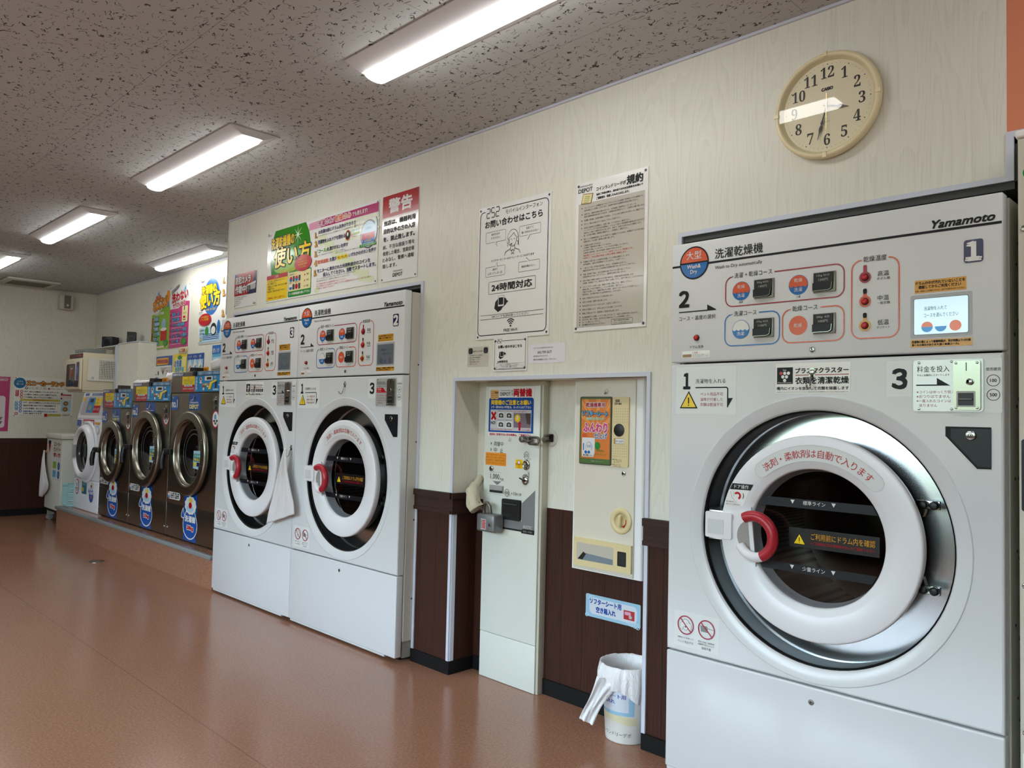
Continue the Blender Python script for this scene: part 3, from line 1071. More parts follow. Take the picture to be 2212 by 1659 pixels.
    for z, q_ in ((1.314, '100'), (1.277, '500')):
        b.ring(.981, z, .0137, .0152, INK, 2); b.T(q_, .981, z - .004, INK, 2, h=.008, al='c', b=.0003)
    b.build('coin_sticker', fp)
    b = nb()
    b.rrect(.030, .437, .199, .553, .004, LBW, 1)
    b.noent(.075, .509, .0315, DRED, 4); b.noent(.154, .509, .0315, DRED, 4)
    b.ell(.075, .512, .015, .017, INK, 2); b.ell(.075, .512, .0138, .0158, PAPM, 3)
    b.ell(.060, .505, .007, .013, INK, 2); b.ell(.060, .505, .006, .012, PAPM, 3); b.ell(.091, .505, .007, .013, INK, 2); b.ell(.091, .505, .006, .012, PAPM, 3)
    b.ell(.075, .499, .009, .007, INK, 3.2); b.ell(.075, .499, .008, .006, PAPM, 3.5); b.ell(.075, .503, .003, .002, INK, 3.8, n=12)
    b.ell(.070, .516, .0012, .0012, INK, 3.6, n=8); b.ell(.080, .516, .0012, .0012, INK, 3.6, n=8)
    b.poly([(.133, .500), (.160, .500), (.157, .520), (.131, .520)], GRY, 2); b.stroke([(.158, .514), (.180, .512)], .0015, DKG, 3)
    for q_, u_, v_, w_ in (('保健所からの指導により', .044, .464, .106), ('ペット用品不可', .045, .449, .105), ('専用の洗剤・柔軟剤が', .123, .464, .184), ('自動的に投入されます', .123, .4555, .184), ('洗剤不要', .136, .443, .171)):
        b.T(q_, u_, v_, INK, 2, u1=w_)
    b.build('pictogram_sticker', fp)
    # coin unit
    b = nb(); b.prism(b.rpts(.788, 1.233, .959, 1.372, .008), .0002, .003, P('coin_plate', (202, 206, 204), .28, .4))
    for u_, v_ in ((.803, 1.365), (.884, 1.366), (.803, 1.239), (.884, 1.239)):
        b.cyl(u_, v_, .0035, .003, .005, CHR, 12, .001)
    cu_ = b.build('coin_unit', t)
    b = nb(); b.eps = .0004
    b.T('料金を投入', .798, 1.339, INK, 9, u1=.879, v1=1.356); b.T('すると自動的にスタートします', .798, 1.328, INK, 9, u1=.879, v1=1.334)
    if redarrow:
        b.poly([(.796, 1.300), (.881, 1.300), (.850, 1.324), (.796, 1.324)], RED, 9); b.T('料金を投入', .802, 1.314, PAPM, 10, u1=.838); b.T('して下さい', .802, 1.304, PAPM, 10, u1=.838)
    else:
        b.rect(.796, 1.302, .860, 1.3055, INK, 9); b.poly([(.848, 1.302), (.881, 1.302), (.848, 1.323)], INK, 9)
    for k, q_ in enumerate(('※コインはゆっくり投入', '※おつりはでません', '※一度入れたコインは', '　戻りません')):
        b.T(q_.strip('　'), .797 if k < 3 else .804, 1.281 - k * .0121, DRED, 9, h=.0083)
    b.build('lettering', cu_)
    b = nb(); b.prism(b.rpts(.889, 1.237, .953, 1.367, .006), .003, .009, CHR)
    for u_, v_ in ((.896, 1.361), (.946, 1.361), (.896, 1.243), (.946, 1.243)):
        b.cyl(u_, v_, .0035, .009, .011, CHR, 12, .001)
    b.eps = .0003
    b.rect(.9195, 1.340, .9215, 1.362, BLK, 32)
    b.rrect(.897, 1.245, .942, 1.287, .003, GREYST, 32); b.rrect(.901, 1.249, .938, 1.282, .002, BLK, 34)
    pbox(b, .903, 1.262, .0105, .936, 1.268, .014, DKG, .001)
    b.build('coin_mechanism', cu_)
    b = nb(); b.cyl(.929, 1.311, .0085, .009, .018, CHR, 20, .002)
    b.prism([(.900, 1.3185), (.903, 1.322), (.930, 1.315), (.928, 1.307)], .014, .018, CHR)
    b.build('return_lever', cu_)
    # key recess
    b = nb()
    pts = [(.868, 1.166), (.943, 1.083), (.976, 1.084), (.976, 1.193), (.868, 1.193)]
    b.eps = .0004; b.poly(pts, RUB, 1)
    b.prism([(.882, 1.162), (.946, 1.090), (.9755, 1.090), (.9755, 1.188), (.882, 1.188)], .0006, .004, NAVY)
    b.stroke([(.868, 1.166), (.943, 1.083), (.976, 1.084)], .002, CHR, 2)
    kr = b.build('key_panel', t)
    b = nb(); b.cyl(.930, 1.171, .0125, .004, .010, CHR, 24, .002); b.eps = .001; b.ring(.930, 1.171, .004, .0055, BLK, 10.6); b.rect(.9295, 1.168, .9315, 1.174, BLK, 10.8); b.build('key_lock', kr)
    hook(t, org, pl, .502, 1.343, 'hook')
    # lower panel
    b = nb(); pbox(b, 0, .026, 0, DW, ZB - .001, -.04, WHT, .005); lp = b.build('lower_panel', t)
    b = nb(); b.cyl(.506, .370, .0085, 0, .002, GREYST, 20, .001); b.ell(.506, .370, .003, .003, BLK, 5.4, n=12); b.build('panel_lock', lp)
    # hinges
    for z, sg in ((.975, 1), (.742, -1)):
        b = nb()
        pbox(b, .775, z - .012, -.070, .838, z + .012, -.058, CHR, .002)
        b.prism([(.782, z - sg * .012), (.803, z - sg * .012), (.796, z - sg * .034), (.776, z - sg * .030)], -.072, -.050, CHR)
        for u_ in (.798, .826):
            b.cyl(u_, z, .0115, -.058, -.040, BLK, 24, .004)
        b.build('hinge', t)
    b = nb(); pbox(b, .150, .806, -.080, .215, .902, -.012, STL, .002); pbox(b, .133, .80, -.085, .151, .906, -.03, RUB, .002); b.build('latch_catch', t)
    # door
    b = nb()
    b.lathe(cu, cv, [(.3045, -.024), (.306, -.015), (.306, .000), (.3035, .0055), (.299, .007), (.230, .007), (.226, .0045), (.209, .001), (.205, -.003), (.204, -.030), (.196, -.055)], WHT2, 96)
    dr = b.build('door', t)
    b = nb()
    b.lathe(cu, cv, [(.3045, -.0241), (.297, -.036), (.286, -.062), (.275, -.086), (.262, -.094), (.235, -.0945)], RUB, 96)
    b.build('door_seal', dr)
    b = nb()
    b.ell(cu, cv, .2045, .2045, GLS, -20, n=72)
    b.build('door_glass', dr)
    b = nb()

    def band(z0, z1):
        R = .200
        top = math.sqrt(R * R - (z1 - cv) ** 2); bot = math.sqrt(R * R - (z0 - cv) ** 2)
        b.poly([(cu - bot, z0), (cu + bot, z0), (cu + top, z1), (cu - top, z1)], NAVY, -17)
    band(.936, .963); band(.741, .766)
    for z, q_ in ((.953, '標準ライン'), (.756, '少量ライン')):
        b.T(q_, .507, z - .007, PAPM, -16, h=.013, al='c')
        for u_ in (.440, .566):
            b.poly([(u_ - .0065, z + .006), (u_, z - .006), (u_ + .0065, z + .006)], PAPM, -16)
    b.rect(.430, .819, .697, .876, P('caution_label_black', (14, 14, 16), .3), -15.5)
    b.warn(.4630, .826, .042, -15)
    b.T('ご利用前にドラム内を確認', .4985, .845, GLD, -14.5, u1=.685, v1=.8645)
    b.T('※ご利用前に別の洗濯物がないかご確認ください', .4985, .8305, RED, -14.5, u1=.685, v1=.8395)
    b.build('glass_label', dr)
    b = nb()
    l = 15
    aa = [(-.02 + PI * (132 - k * 87 / 30) / 180) for k in range(31)]
    outer = [(cu + .2765 * math.cos(a), cv + .2765 * math.sin(a)) for a in aa]
    inner = [(cu + .229 * math.cos(a), cv + .229 * math.sin(a)) for a in reversed(aa)]
    capr = [(cu + .2700 * math.cos(aa[-1] - .055), cv + .2700 * math.sin(aa[-1] - .055)), (cu + .25275 * math.cos(aa[-1] - .088), cv + .25275 * math.sin(aa[-1] - .088)), (cu + .2355 * math.cos(aa[-1] - .062), cv + .2355 * math.sin(aa[-1] - .062))]
    capl = [(cu + .2355 * math.cos(aa[0] + .062), cv + .2355 * math.sin(aa[0] + .062)), (cu + .25275 * math.cos(aa[0] + .088), cv + .25275 * math.sin(aa[0] + .088)), (cu + .2700 * math.cos(aa[0] + .055), cv + .2700 * math.sin(aa[0] + .055))]
    loop = outer + capr + inner + capl
    b.poly(loop, P('door_label_film', (216, 222, 222), .2), l)
    b.stroke(loop, .0008, P('film_edge', (176, 182, 184), .3), l + .5, True)
    b.arc('洗剤・柔軟剤は自動で入ります', cu, cv, .2515, PI * 125.5 / 180, PI * 49.5 / 180, .0272, RED, l + 1.5)
    b.build('curved_label', dr)
    if doorstick:
        b = nb()
        b.poly([(.246, .978), (.238, .978), (.219, .923), (.282, .924), (.306, .980)], PAP, l)
        b.poly([(.236, .976), (.309, .977), (.319, .996), (.246, .996)], INK, l + 1)
        b.T('ドア操作', .253, .980, PAPM, l + 2, u1=.303, v1=.993)
        b.ring(.264, .957, .006, .0125, RED, l + 1.5, -1.2, 2.6)
        b.stroke([(.240, .970), (.245, .950), (.255, .940)], .001, GRY, l + 1.5); b.stroke([(.250, .970), (.252, .955)], .001, GRY, l + 1.5)
        b.stroke([(.283, .966), (.286, .958), (.283, .949)], .002, INK, l + 1.5)
        b.T('扉の端を持って', .224, .934, INK, l + 1.5, u1=.262, v1=.939); b.T('手前に引くと開きます。', .222, .926, INK, l + 1.5, u1=.274, v1=.931)
        b.build('operation_sticker', dr)
    b = nb()
    b.prism(b.rpts(.156, .816, .250, .899, .006), .0065, .020, WHT2)
    b.prism(b.rpts(.165, .829, .222, .876, .002), .020, .0215, P('latch_inset', (206, 210, 214), .35))
    b.build('latch', dr)
    b = nb()
    hu, hv = .336, .838
    bu, bv, br = .322, .834, .083

    def clip(p, R=.2085):
        dx, dy = p[0] - cu, p[1] - cv
        k = math.hypot(dx, dy)
        return p if k >= R else (cu + dx / k * R, cv + dy / k * R)
    arc_ = [clip((bu + br * math.cos(a), bv + br * math.sin(a))) for a in [PI * (.32 + 1.36 * k / 40) for k in range(41)]]
    b.prism(arc_, .0065, .013, WHT2)
    pk = [clip((bu - .002 + .053 * math.cos(a), bv + .053 * math.sin(a)), .2095) for a in [PI * (.36 + 1.28 * k / 30) for k in range(31)]]
    b.eps = .001; b.poly(pk, P('handle_pocket', (150, 146, 142), .5), 13.4)
    A0, A1 = math.radians(120), math.radians(-64)
    path = lambda a, d: tuple(b.po + b.pu * (hu + .0635 * math.cos(a)) + b.pv * (hv + .0635 * math.sin(a)) + b.pn * d)
    b.tube([path(A1 + math.radians(2) - math.radians(86) * k / 14, .036 - .018 * (k / 14)) for k in range(15)], .0155, WHT2, 14)
    b.build('handle_base', dr)
    b = nb()
    b.tube([path(A0 + (A1 - A0) * k / 32, .036) for k in range(33)], .0168, REDP, 16)
    b.build('handle', dr)
    return t


XD = (-1.5358, -4.0703, -5.0790)
ydryer(XD[0], 1, 'white washer dryer number 1 with a lit display, under the round clock', True, True, True, False)
ydryer(XD[1], 2, 'white washer dryer number 2 with a bare hook above its door, beside the brown pillar', False, False, False, True)
t3 = ydryer(XD[2], 3, 'white washer dryer number 3 with a towel hanging at its side', True, True, False, False)
hook(t3, (XD[2], -.1025, 0), ((XD[2], -.1025, 0), (1, 0, 0), (0, 0, 1)), .975, .985, 'towel_hook')


# ------------------------------------------------------------------ posters and notices
def plate(x0, z0, x1, z1, Y=0.0, m=None, th=.004, screws=True, eps=.0005, rad=0.0, side='back'):
    """Board fixed to a wall; printed layers follow on its face."""
    m = m or PAP
    if side == 'back':
        b = MB((x0, Y, z0), ((0, Y, 0), (1, 0, 0), (0, 0, 1)), eps)
    else:                                            # on the left wall, u = y
        b = MB((Y, x0, z0), ((Y, 0, 0), (0, 1, 0), (0, 0, 1)), eps)
    pts = b.rpts(x0, z0, x1, z1, rad) if rad else [(x0, z0), (x1, z0), (x1, z1), (x0, z1)]
    b.prism(pts, .0004, th, m)
    b.po = b.po + b.pn * th
    if screws:
        for u in (x0 + .012, x1 - .012):
            for v in (z0 + .012, z1 - .012):
                b.ell(u, v, .0055, .0055, P('poster_screw', (62, 66, 84), .4), 2, n=14)
    return b


def depot(b, u0, v0, u1, m=DKG, l=2, sub=True, bold=.0008):
    w_ = u1 - u0
    b.T('DEPOT', u0, v0, m, l, u1=u1, v1=v0 + w_ * .22, b=bold * w_ / .08)
    if sub: b.T('CoinLaundry', u0, v0 + w_ * .27, m, l, u1=u1, v1=v0 + w_ * .42)


# intercom poster
b = plate(-2.653, 1.540, -2.204, 2.145)
b.rframe(-2.642, 1.558, -2.219, 2.123, .022, .0035, INK, 2, (-2.610, -2.500))
seg = P('digit_black', (30, 32, 36), .4)


def seg7(u, v, w_, h_, on, t_):
    for k in on:
        {'a': lambda: b.stroke([(u + t_ * .3, v + h_), (u + w_ - t_ * .3, v + h_)], t_, seg, 2), 'g': lambda: b.stroke([(u + t_ * .3, v + h_ / 2), (u + w_ - t_ * .3, v + h_ / 2)], t_, seg, 2),
         'd': lambda: b.stroke([(u + t_ * .3, v), (u + w_ - t_ * .3, v)], t_, seg, 2), 'f': lambda: b.stroke([(u, v + h_ / 2 + t_ * .6), (u, v + h_ - t_ * .4)], t_, seg, 2),
         'b': lambda: b.stroke([(u + w_, v + h_ / 2 + t_ * .6), (u + w_, v + h_ - t_ * .4)], t_, seg, 2), 'e': lambda: b.stroke([(u, v + t_ * .4), (u, v + h_ / 2 - t_ * .6)], t_, seg, 2),
         'c': lambda: b.stroke([(u + w_, v + t_ * .4), (u + w_, v + h_ / 2 - t_ * .6)], t_, seg, 2)}[k]()


for k, on in enumerate(('abged', 'afgcd', 'abged')):
    seg7(-2.600 + k * .030, 2.093, .021, .043, on, .0042)
b.T('モバイルインターフォン', -2.477, 2.094, INK, 2, u1=-2.253, v1=2.114)
b.T('お問い合わせはこちら', -2.609, 2.047, INK, 2, u1=-2.253, v1=2.079, b=.0012)


def bubble(u0, v0, u1, v1, tip, lines, h):
    q = b.rpts(u0, v0, u1, v1, .005, 3)
    b.stroke(q, .0012, INK, 2, True)
    b.poly([(tip[2], tip[3]), (tip[4], tip[3]), (tip[0], tip[1])], INK, 1)
    b.poly([(tip[2] + .0015, tip[3]), (tip[4] - .0015, tip[3]), (tip[0], tip[1] + (.003 if tip[1] < tip[3] else -.003))], PAP, 3)
    for k, t_ in enumerate(lines):
        b.T(t_, (u0 + u1) / 2, v1 - .018 - k * .0165 if len(lines) > 1 else (v0 + v1) / 2 - h / 2, INK, 3, h=h, al='c')


for (u0, v0, u1, v1, tp, ls) in ((-2.602, 1.977, -2.474, 2.026, (-2.528, 1.956, -2.546, 1.978, -2.532), ('操作方法が', 'わからない')),
                                 (-2.388, 1.979, -2.262, 2.023, (-2.338, 1.957, -2.340, 1.980, -2.322), ('初めてで', '使い方がわからない')),
                                 (-2.599, 1.823, -2.474, 1.866, (-2.524, 1.884, -2.540, 1.865, -2.522), ('途中で', '止まってしまった')),
                                 (-2.389, 1.823, -2.264, 1.866, (-2.345, 1.884, -2.342, 1.865, -2.322), ('機械が動かない…',))):
    bubble(u0, v0, u1, v1, tp, ls, .0105)
# operator drawing
fc, fz = -2.428, 1.975
b.poly([(fc + .034 * math.cos(a), fz + .004 + .040 * math.sin(a)) for a in [PI * k / 16 for k in range(17)]] + [(fc - .034, fz - .03), (fc - .024, fz - .02)] + [(fc + .024, fz - .02), (fc + .038, fz - .034)], INK, 1.5)
b.poly([(fc + .0318 * math.cos(a), fz + .004 + .0378 * math.sin(a)) for a in [PI * k / 16 for k in range(17)]] + [(fc - .0318, fz - .027), (fc + .0318, fz - .027)], PAP, 2)
b.stroke([(fc - .024, fz + .006), (fc - .005, fz + .018), (fc + .006, fz + .028), (fc + .014, fz + .015), (fc + .024, fz + .006)], .0022, INK, 3)
b.stroke([(fc - .024, fz + .006), (fc - .022, fz - .012), (fc - .012, fz - .028), (fc, fz - .033), (fc + .012, fz - .028), (fc + .022, fz - .012), (fc + .024, fz + .006)], .0022, INK, 3)
b.ell(fc - .030, fz - .005, .006, .011, INK, 3); b.ell(fc - .030, fz - .005, .0042, .009, PAP, 4); b.ell(fc + .030, fz - .005, .006, .011, INK, 3); b.ell(fc + .030, fz - .005, .0042, .009, PAP, 4)
b.stroke([(fc - .028, fz - .016), (fc - .020, fz - .025), (fc - .008, fz - .022)], .002, INK, 4); b.ell(fc - .006, fz - .021, .004, .003, INK, 4, n=12)
b.ell(fc - .008, fz, .0018, .003, INK, 4, n=10); b.ell(fc + .010, fz, .0018, .003, INK, 4, n=10)
b.stroke([(fc - .012, fz - .030), (fc - .014, fz - .042), (fc - .044, fz - .052), (fc - .050, fz - .068)], .0022, INK, 3); b.stroke([(fc + .012, fz - .030), (fc + .014, fz - .042), (fc + .040, fz - .052), (fc + .048, fz - .068)], .0022, INK, 3)
b.stroke([(fc - .014, fz - .042), (fc - .010, fz - .052), (fc, fz - .046), (fc + .010, fz - .052), (fc + .014, fz - .042)], .0022, INK, 3)
b.stroke([(fc - .003, fz - .050), (fc - .008, fz - .068), (fc, fz - .060), (fc + .008, fz - .068), (fc + .003, fz - .050)], .0022, INK, 3)
b.T('カスタマーセンターのオペレーターにつながります', -2.564, 1.888, INK, 2, u1=-2.297, v1=1.899)
b.rframe(-2.576, 1.743, -2.286, 1.798, .004, .0015, INK, 2)
b.T('24時間対応', -2.556, 1.754, INK, 2, u1=-2.306, v1=1.787, b=.0014)
b.poly([(-2.512, 1.658), (-2.536, 1.676), (-2.530, 1.705), (-2.516, 1.716), (-2.505, 1.728), (-2.462, 1.716), (-2.462, 1.690), (-2.485, 1.676), (-2.490, 1.668)], INK, 1.5)
b.rrect(-2.513, 1.682, -2.473, 1.731, .004, GRY, 2); b.rrect(-2.5115, 1.6835, -2.4745, 1.7295, .004, PAP, 3); b.rect(-2.508, 1.690, -2.478, 1.722, INK, 4)
b.poly([(-2.464, 1.712), (-2.447, 1.702), (-2.464, 1.692)], INK, 4)
b.rect(-2.624, 1.648, -2.235, 1.6495, INK, 2); b.rect(-2.625, 1.6295, -2.236, 1.631, INK, 2)
b.T('QRコードを読み取ってください', -2.552, 1.6335, INK, 2, u1=-2.318, v1=1.6455)
for r_ in (.010, .019, .028):
    b.ring(-2.430, 1.592, r_, r_ + .0045, INK, 2, PI * .25, PI * .75, 14)
b.ell(-2.430, 1.592, .005, .005, INK, 2, n=14)
b.T('FREE Wi-Fi', -2.472, 1.568, INK, 2, u1=-2.388, v1=1.580, b=.0003)
tag(b.build('intercom_poster'), 'white poster with a line drawing of a headset operator, left of the rules poster', 'poster', 'posters on the main wall')

# rules poster
b = plate(-2.067, 1.542, -1.713, 2.146)
b.rect(-2.053, 1.557, -1.727, 2.059, P('rules_grey', (196, 193, 182), .13), 1)
depot(b, -2.055, 2.105, -1.982, DKG)
b.T('コインランドリーデポ', -1.962, 2.099, INK, 2, u1=-1.818, v1=2.114, b=.0005); b.T('規約', -1.812, 2.095, INK, 2, u1=-1.737, v1=2.130, b=.0018)
b.T('当店ご利用の際は、店内全てのPOP(注意書き)を読んで', -1.961, 2.079, INK, 2, u1=-1.737, v1=2.089, b=.0005); b.T('ご理解頂き、同意したものとみなします。', -1.961, 2.064, INK, 2, u1=-1.800, v1=2.074, b=.0005)
b.poly([(-2.040, 2.057), (-1.987, 2.053), (-1.977, 2.094), (-2.030, 2.099)], P('parchment_edge', (150, 118, 74), .4), 3); b.poly([(-2.036, 2.061), (-1.990, 2.057), (-1.981, 2.091), (-2.028, 2.096)], CRM, 4)
for k in range(4):
    b.stroke([(-2.018 - k * .002, 2.085 - k * .007), (-1.992 - k * .002, 2.083 - k * .007)], .0016, GRN, 5)
RULES = ['コインランドリーの機器は全てセルフサービスにてお客様へ管理頂いてする業務です。', '店内は無人にて営業しております。洗濯物や店内の盗難等の責任は負いません。', '当店では、機器の故障の場合以外での、お洗濯物に損害等がございましても、', '当店の損害賠償の責は負いかねます。お客様の自己責任の上で、ご利用をお願い致します。',
         '洗濯機・乾燥機、洗濯乾燥機のご利用前に、ドラムの中に異物や汚れ等ないかご確認下さい。', 'ポケット等の中身はすべて取出してからご利用下さい。', '洗濯又は乾燥する衣類等の、材質に適しているかのみご確認下さい。', 'フードやファスナー付きのお洗濯物は、ドラムにて絡まり他衣類等の破損もありますので、', '洗濯ネット等のご使用をおすすめします。色移り、色落ちのあるものは確認します。', '尚、お洗濯の種類、機器等の確認の上、ご利用前にご確認下さい。',
         '表示している洗濯時間の量は、あくまで目安です。洗濯機はドラムの3分の2、乾燥機はドラムの半分の量で', '容量は守ってお洗濯・乾燥をお願い致します。', 'ご利用をお断りするもの。', '(1)油類・溶剤等が付着しているもの。', '(2)汚物が付着しているもの。ペットの毛が付着しているもの。', '(3)業者の使用等、他のお客様へ迷惑が予想されます。', '※店内用スイッチ・ペット・シーツ・毛布等・ペットのご使用禁止です。', '※店内にて、不当な使用が発覚した場合は警察に通報致します。', '洗濯機から取り出した洗濯物を放置している場合は撤去いたします。', '店内機器は、当店の意思機器がございません。ご注意下さい。',
         '一度入れて頂いた料金は返却致しません。お釣銭等も出ません。', '機器が乾燥が終わりましたお客様の洗濯物は取り出しますのでご了承下さい。', '洗濯・乾燥終了後は、次のお客様の為にすみやかに取り出して下さい。', '貴重品等は必ず身につけて下さい。盗難等の責任は負いません。', '店内の備品や機器の破損または汚損の場合は、修理代金等を請求致します。', '洗濯機・乾燥機ドアのご使用は必ず閉めてお使い下さい。途中で開けることはできません。', 'スタートボタンを押した後、機器が正常に作動したか、確認して下さい。',
         '機器に関しては必ず確認をし、ドラム表示等をご覧下さい。', '停電や天災等により、機器が停止する場合、店内インターホンにてご利用下さい。', '緊急時は、店内掲示板または24時間対応しております。', '当店ご利用以外の方の立入りを禁止致します。', '店内での飲酒・喫煙を禁止致します。', '店内は滑りやすくなっております。お足元ご注意下さい。', '防犯上の理由により、店内にはカメラを設置しております。', '機器ご利用以外での、両替機のご使用を禁止致します。', '当店駐車場内での事故・トラブル等に付きまして、当店では責任を負いかねます。', 'お忘れ物・落とし物は、店内お忘れ物BOXにて1ヶ月保管致します。',
         'カートに乗らないで下さい。', '店内備品を持ち出さないで下さい。']
z = 2.036
for k, t_ in enumerate(RULES):
    w_ = min(.295, .0074 * len(t_))
    b.T(t_, -2.022, z, RED if k in (16, 17) else DKG, 2.5, u1=-2.022 + w_, v1=z + .0072)
    if k in (0, 2, 4, 5, 6, 10, 12, 18, 20, 22, 24, 26, 30, 31, 32, 33, 34, 35, 36, 37, 38):
        b.ell(-2.034, z + .004, .0022, .0028, DKG, 2.5, n=8)
    z -= .0102 if (k + 1) not in (2, 4, 5, 6, 10, 12, 18, 20, 22, 24, 26, 30, 31, 32, 33, 34, 35) else .0152
b.rframe(-1.875, 1.559, -1.774, 1.579, .002, .001, INK, 3); b.T('店内での撮影等の際は事務所', -1.862, 1.571, INK, 3, u1=-1.790, v1=1.576); b.T('スタッフにお問い合わせ下さい。', -1.862, 1.562, INK, 3, u1=-1.778, v1=1.567)
tag(b.build('rules_poster'), 'white and grey poster of dense small print, beside the operator poster', 'poster', 'posters on the main wall')

# dryer instruction board
b = plate(-4.669, 1.888, -3.450, 2.339, eps=.0007)
b.poly([(-4.606, 2.055), (-4.625, 2.14), (-4.618, 2.23), (-4.60, 2.29), (-4.570, 2.338), (-4.200, 2.338), (-4.160, 2.28), (-4.135, 2.20), (-4.130, 2.12), (-4.150, 2.055)], P('leaf_green_print', (52, 140, 30), .15), 1)
b.ell(-4.40, 2.09, .17, .035, LGN, 1.5)
b.star(-4.29, 2.275, .008, .06, 8, P('star_white', (236, 248, 220), .3), 2)
b.T('洗濯乾燥機の', -4.612, 2.220, YEL, 4, u1=-4.330, v1=2.290, b=.002, ol=(BLK, .007), rot=.02)
b.T('使い方', -4.575, 2.100, YEL, 5, u1=-4.140, v1=2.222, b=.004, ol=(BLK, .010), sl=.06)
b.T('How to Use', -4.484, 2.058, YEL, 4, u1=-4.309, v1=2.080, sl=.15)
b.ell(-4.214, 2.092, .100, .050, RED, 6)
for k, t_ in enumerate(('洗濯物を入れる前に', '必ずお洗濯ドラム内に', '他のお客様の洗濯物が', 'ないかご確認')):
    b.T(t_, -4.214, 2.112 - k * .016, YEL, 7, h=.010, al='c')
b.T('まず!', -4.305, 2.118, PAPM, 8, h=.020, ol=(BLK, .003), rot=.3)
b.rect(-4.661, 1.898, -4.397, 2.056, YEL, 2); b.rect(-4.661, 2.032, -4.397, 2.058, RED, 3); b.T('ご注意', -4.56, 2.037, PAPM, 4, h=.016)
for k, t_ in enumerate(('・ドラム内に、他の物が入っていないか', '　必ずご確認下さい。', '・機器内にペット用品、油汚れのひどい物等', '　ご遠慮下さい。', '・乾燥機は、温度の低い順に下げます。')):
    b.T(t_.strip('　'), -4.651, 2.015 - k * .0165, INK, 3, u1=-4.651 + .0062 * len(t_) * 2)
b.T('ご使用前は、表示にご注意下さい。', -4.645, 1.906, RED, 3, u1=-4.42)
b.rrect(-4.386, 1.897, -4.118, 2.055, .012, GRN, 2); b.rrect(-4.381, 1.932, -4.123, 2.048, .006, CRM, 3)
b.T('コース/乾燥温度を選んで下さい', -4.375, 1.908, PAPM, 3, u1=-4.128, v1=1.923, b=.0006)
for u_, z_, k in ((-4.353, 2.006, 0), (-4.285, 2.006, 0), (-4.353, 1.957, 1), (-4.285, 1.957, 2)):
    b.ell(u_, z_, .017, .017, BLU if k < 2 else RED, 4, PI if k < 2 else 0, 2 * PI); b.ell(u_, z_, .017, .017, RED if k == 0 else (PAPM if k == 1 else RED), 4, 0, PI)
    b.rect(u_ + .022, z_ - .017, u_ + .046, z_ + .017, DKG, 4)
b.T('洗濯+乾燥コース', -4.37, 2.030, INK, 4, u1=-4.29); b.T('洗濯コース', -4.37, 1.979, INK, 4, u1=-4.32); b.T('乾燥コース', -4.30, 1.979, INK, 4, u1=-4.25)
for k, t_ in enumerate(('高温', '中温', '低温')):
    b.ell(-4.190, 2.018 - k * .035, .006, .006, (RED, ORG, GLD)[k], 4, n=16); b.T(t_, -4.170, 2.014 - k * .035, INK, 4, h=.012)
b.poly([(-4.160, 2.278), (-3.452, 2.274), (-3.452, 2.324), (-4.0, 2.324), (-4.160, 2.318)], MAG, 1); b.poly([(-4.160, 2.278), (-4.03, 2.277), (-4.06, 2.322), (-4.160, 2.318)], LPK, 2)
b.T('洗濯のみ/', -4.059, 2.286, MAG, 4, u1=-3.89, v1=2.318, b=.001, ol=(PAPM, .005)); b.T('乾燥のみ', -3.876, 2.286, ORG, 4, u1=-3.712, v1=2.318, b=.001, ol=(PAPM, .005)); b.T('でも使えます!', -3.70, 2.287, PAPM, 4, u1=-3.553, v1=2.312, b=.0008)
for k in range(34):
    b.ell(-4.05 + .58 * ((k * .618) % 1.0), 1.91 + .34 * ((k * .377) % 1.0), .030, .018, PGN, 1, n=16)
for i in range(7):
    for j in range(5):
        b.ell(-3.76 + i * .046 + (j % 2) * .022, 2.262 - j * .024, .019, .009, PGN, 1.3, n=14)
for k, z_ in enumerate((2.236, 2.184, 2.124, 2.070, 2.012)):
    b.T('%d.' % (k + 1), -4.085, z_ - .014, GLD, 5, h=.030, b=.002, ol=(BRW, .004))
b.T('お洗濯の前にドラム洗浄ができます', -4.052, 2.240, NVY, 4, u1=-3.663, v1=2.262, b=.0007); b.T('ドラムの中が汚れていることを確認して、ドラム洗浄ボタンを', -4.052, 2.224, INK, 4, u1=-3.69, v1=2.233); b.ell(-3.670, 2.229, .008, .010, BRW, 4, n=16); b.T('押してください。', -3.655, 2.224, INK, 4, u1=-3.56, v1=2.233)
b.T('洗濯物を入れドアを閉める', -4.053, 2.180, NVY, 4, u1=-3.765, v1=2.203, b=.0007)
b.ell(-3.738, 2.188, .026, .030, ORG, 4); b.ell(-3.738, 2.188, .021, .025, INK, 5); b.ell(-3.738, 2.193, .008, .012, PAPM, 6, n=14)
b.T('洗濯・乾燥可', -3.704, 2.200, CYA, 4, u1=-3.62, v1=2.214); b.T('お洗濯衣類', -3.704, 2.180, LGN, 4, u1=-3.62, v1=2.194); b.T('ご確認下さい', -3.704, 2.168, RED, 4, u1=-3.60, v1=2.174)
b.T('「コース」', -4.058, 2.126, GRN, 4, u1=-3.955, v1=2.149, b=.0006); b.T('を選びボタンを押す', -3.950, 2.126, NVY, 4, u1=-3.735, v1=2.149, b=.0006)
b.T('※必ず、選んだランプの点灯していることを確認し、', -4.052, 2.110, INK, 4, u1=-3.76, v1=2.118); b.T('点灯していない場合はもう一度押して下さい。', -3.86, 2.099, INK, 4, u1=-3.59, v1=2.107)
b.T('「乾燥温度」', -4.058, 2.062, ORG, 4, u1=-3.925, v1=2.084, b=.0006); b.T('を選び', -3.918, 2.062, NVY, 4, u1=-3.85, v1=2.084, b=.0006)
for k, t_ in enumerate(('高温', '中温', '低温')):
    b.ell(-3.825 + k * .037, 2.073, .018, .012, YEL, 4, n=18); b.T(t_, -3.825 + k * .037, 2.068, INK, 5, h=.010, al='c')
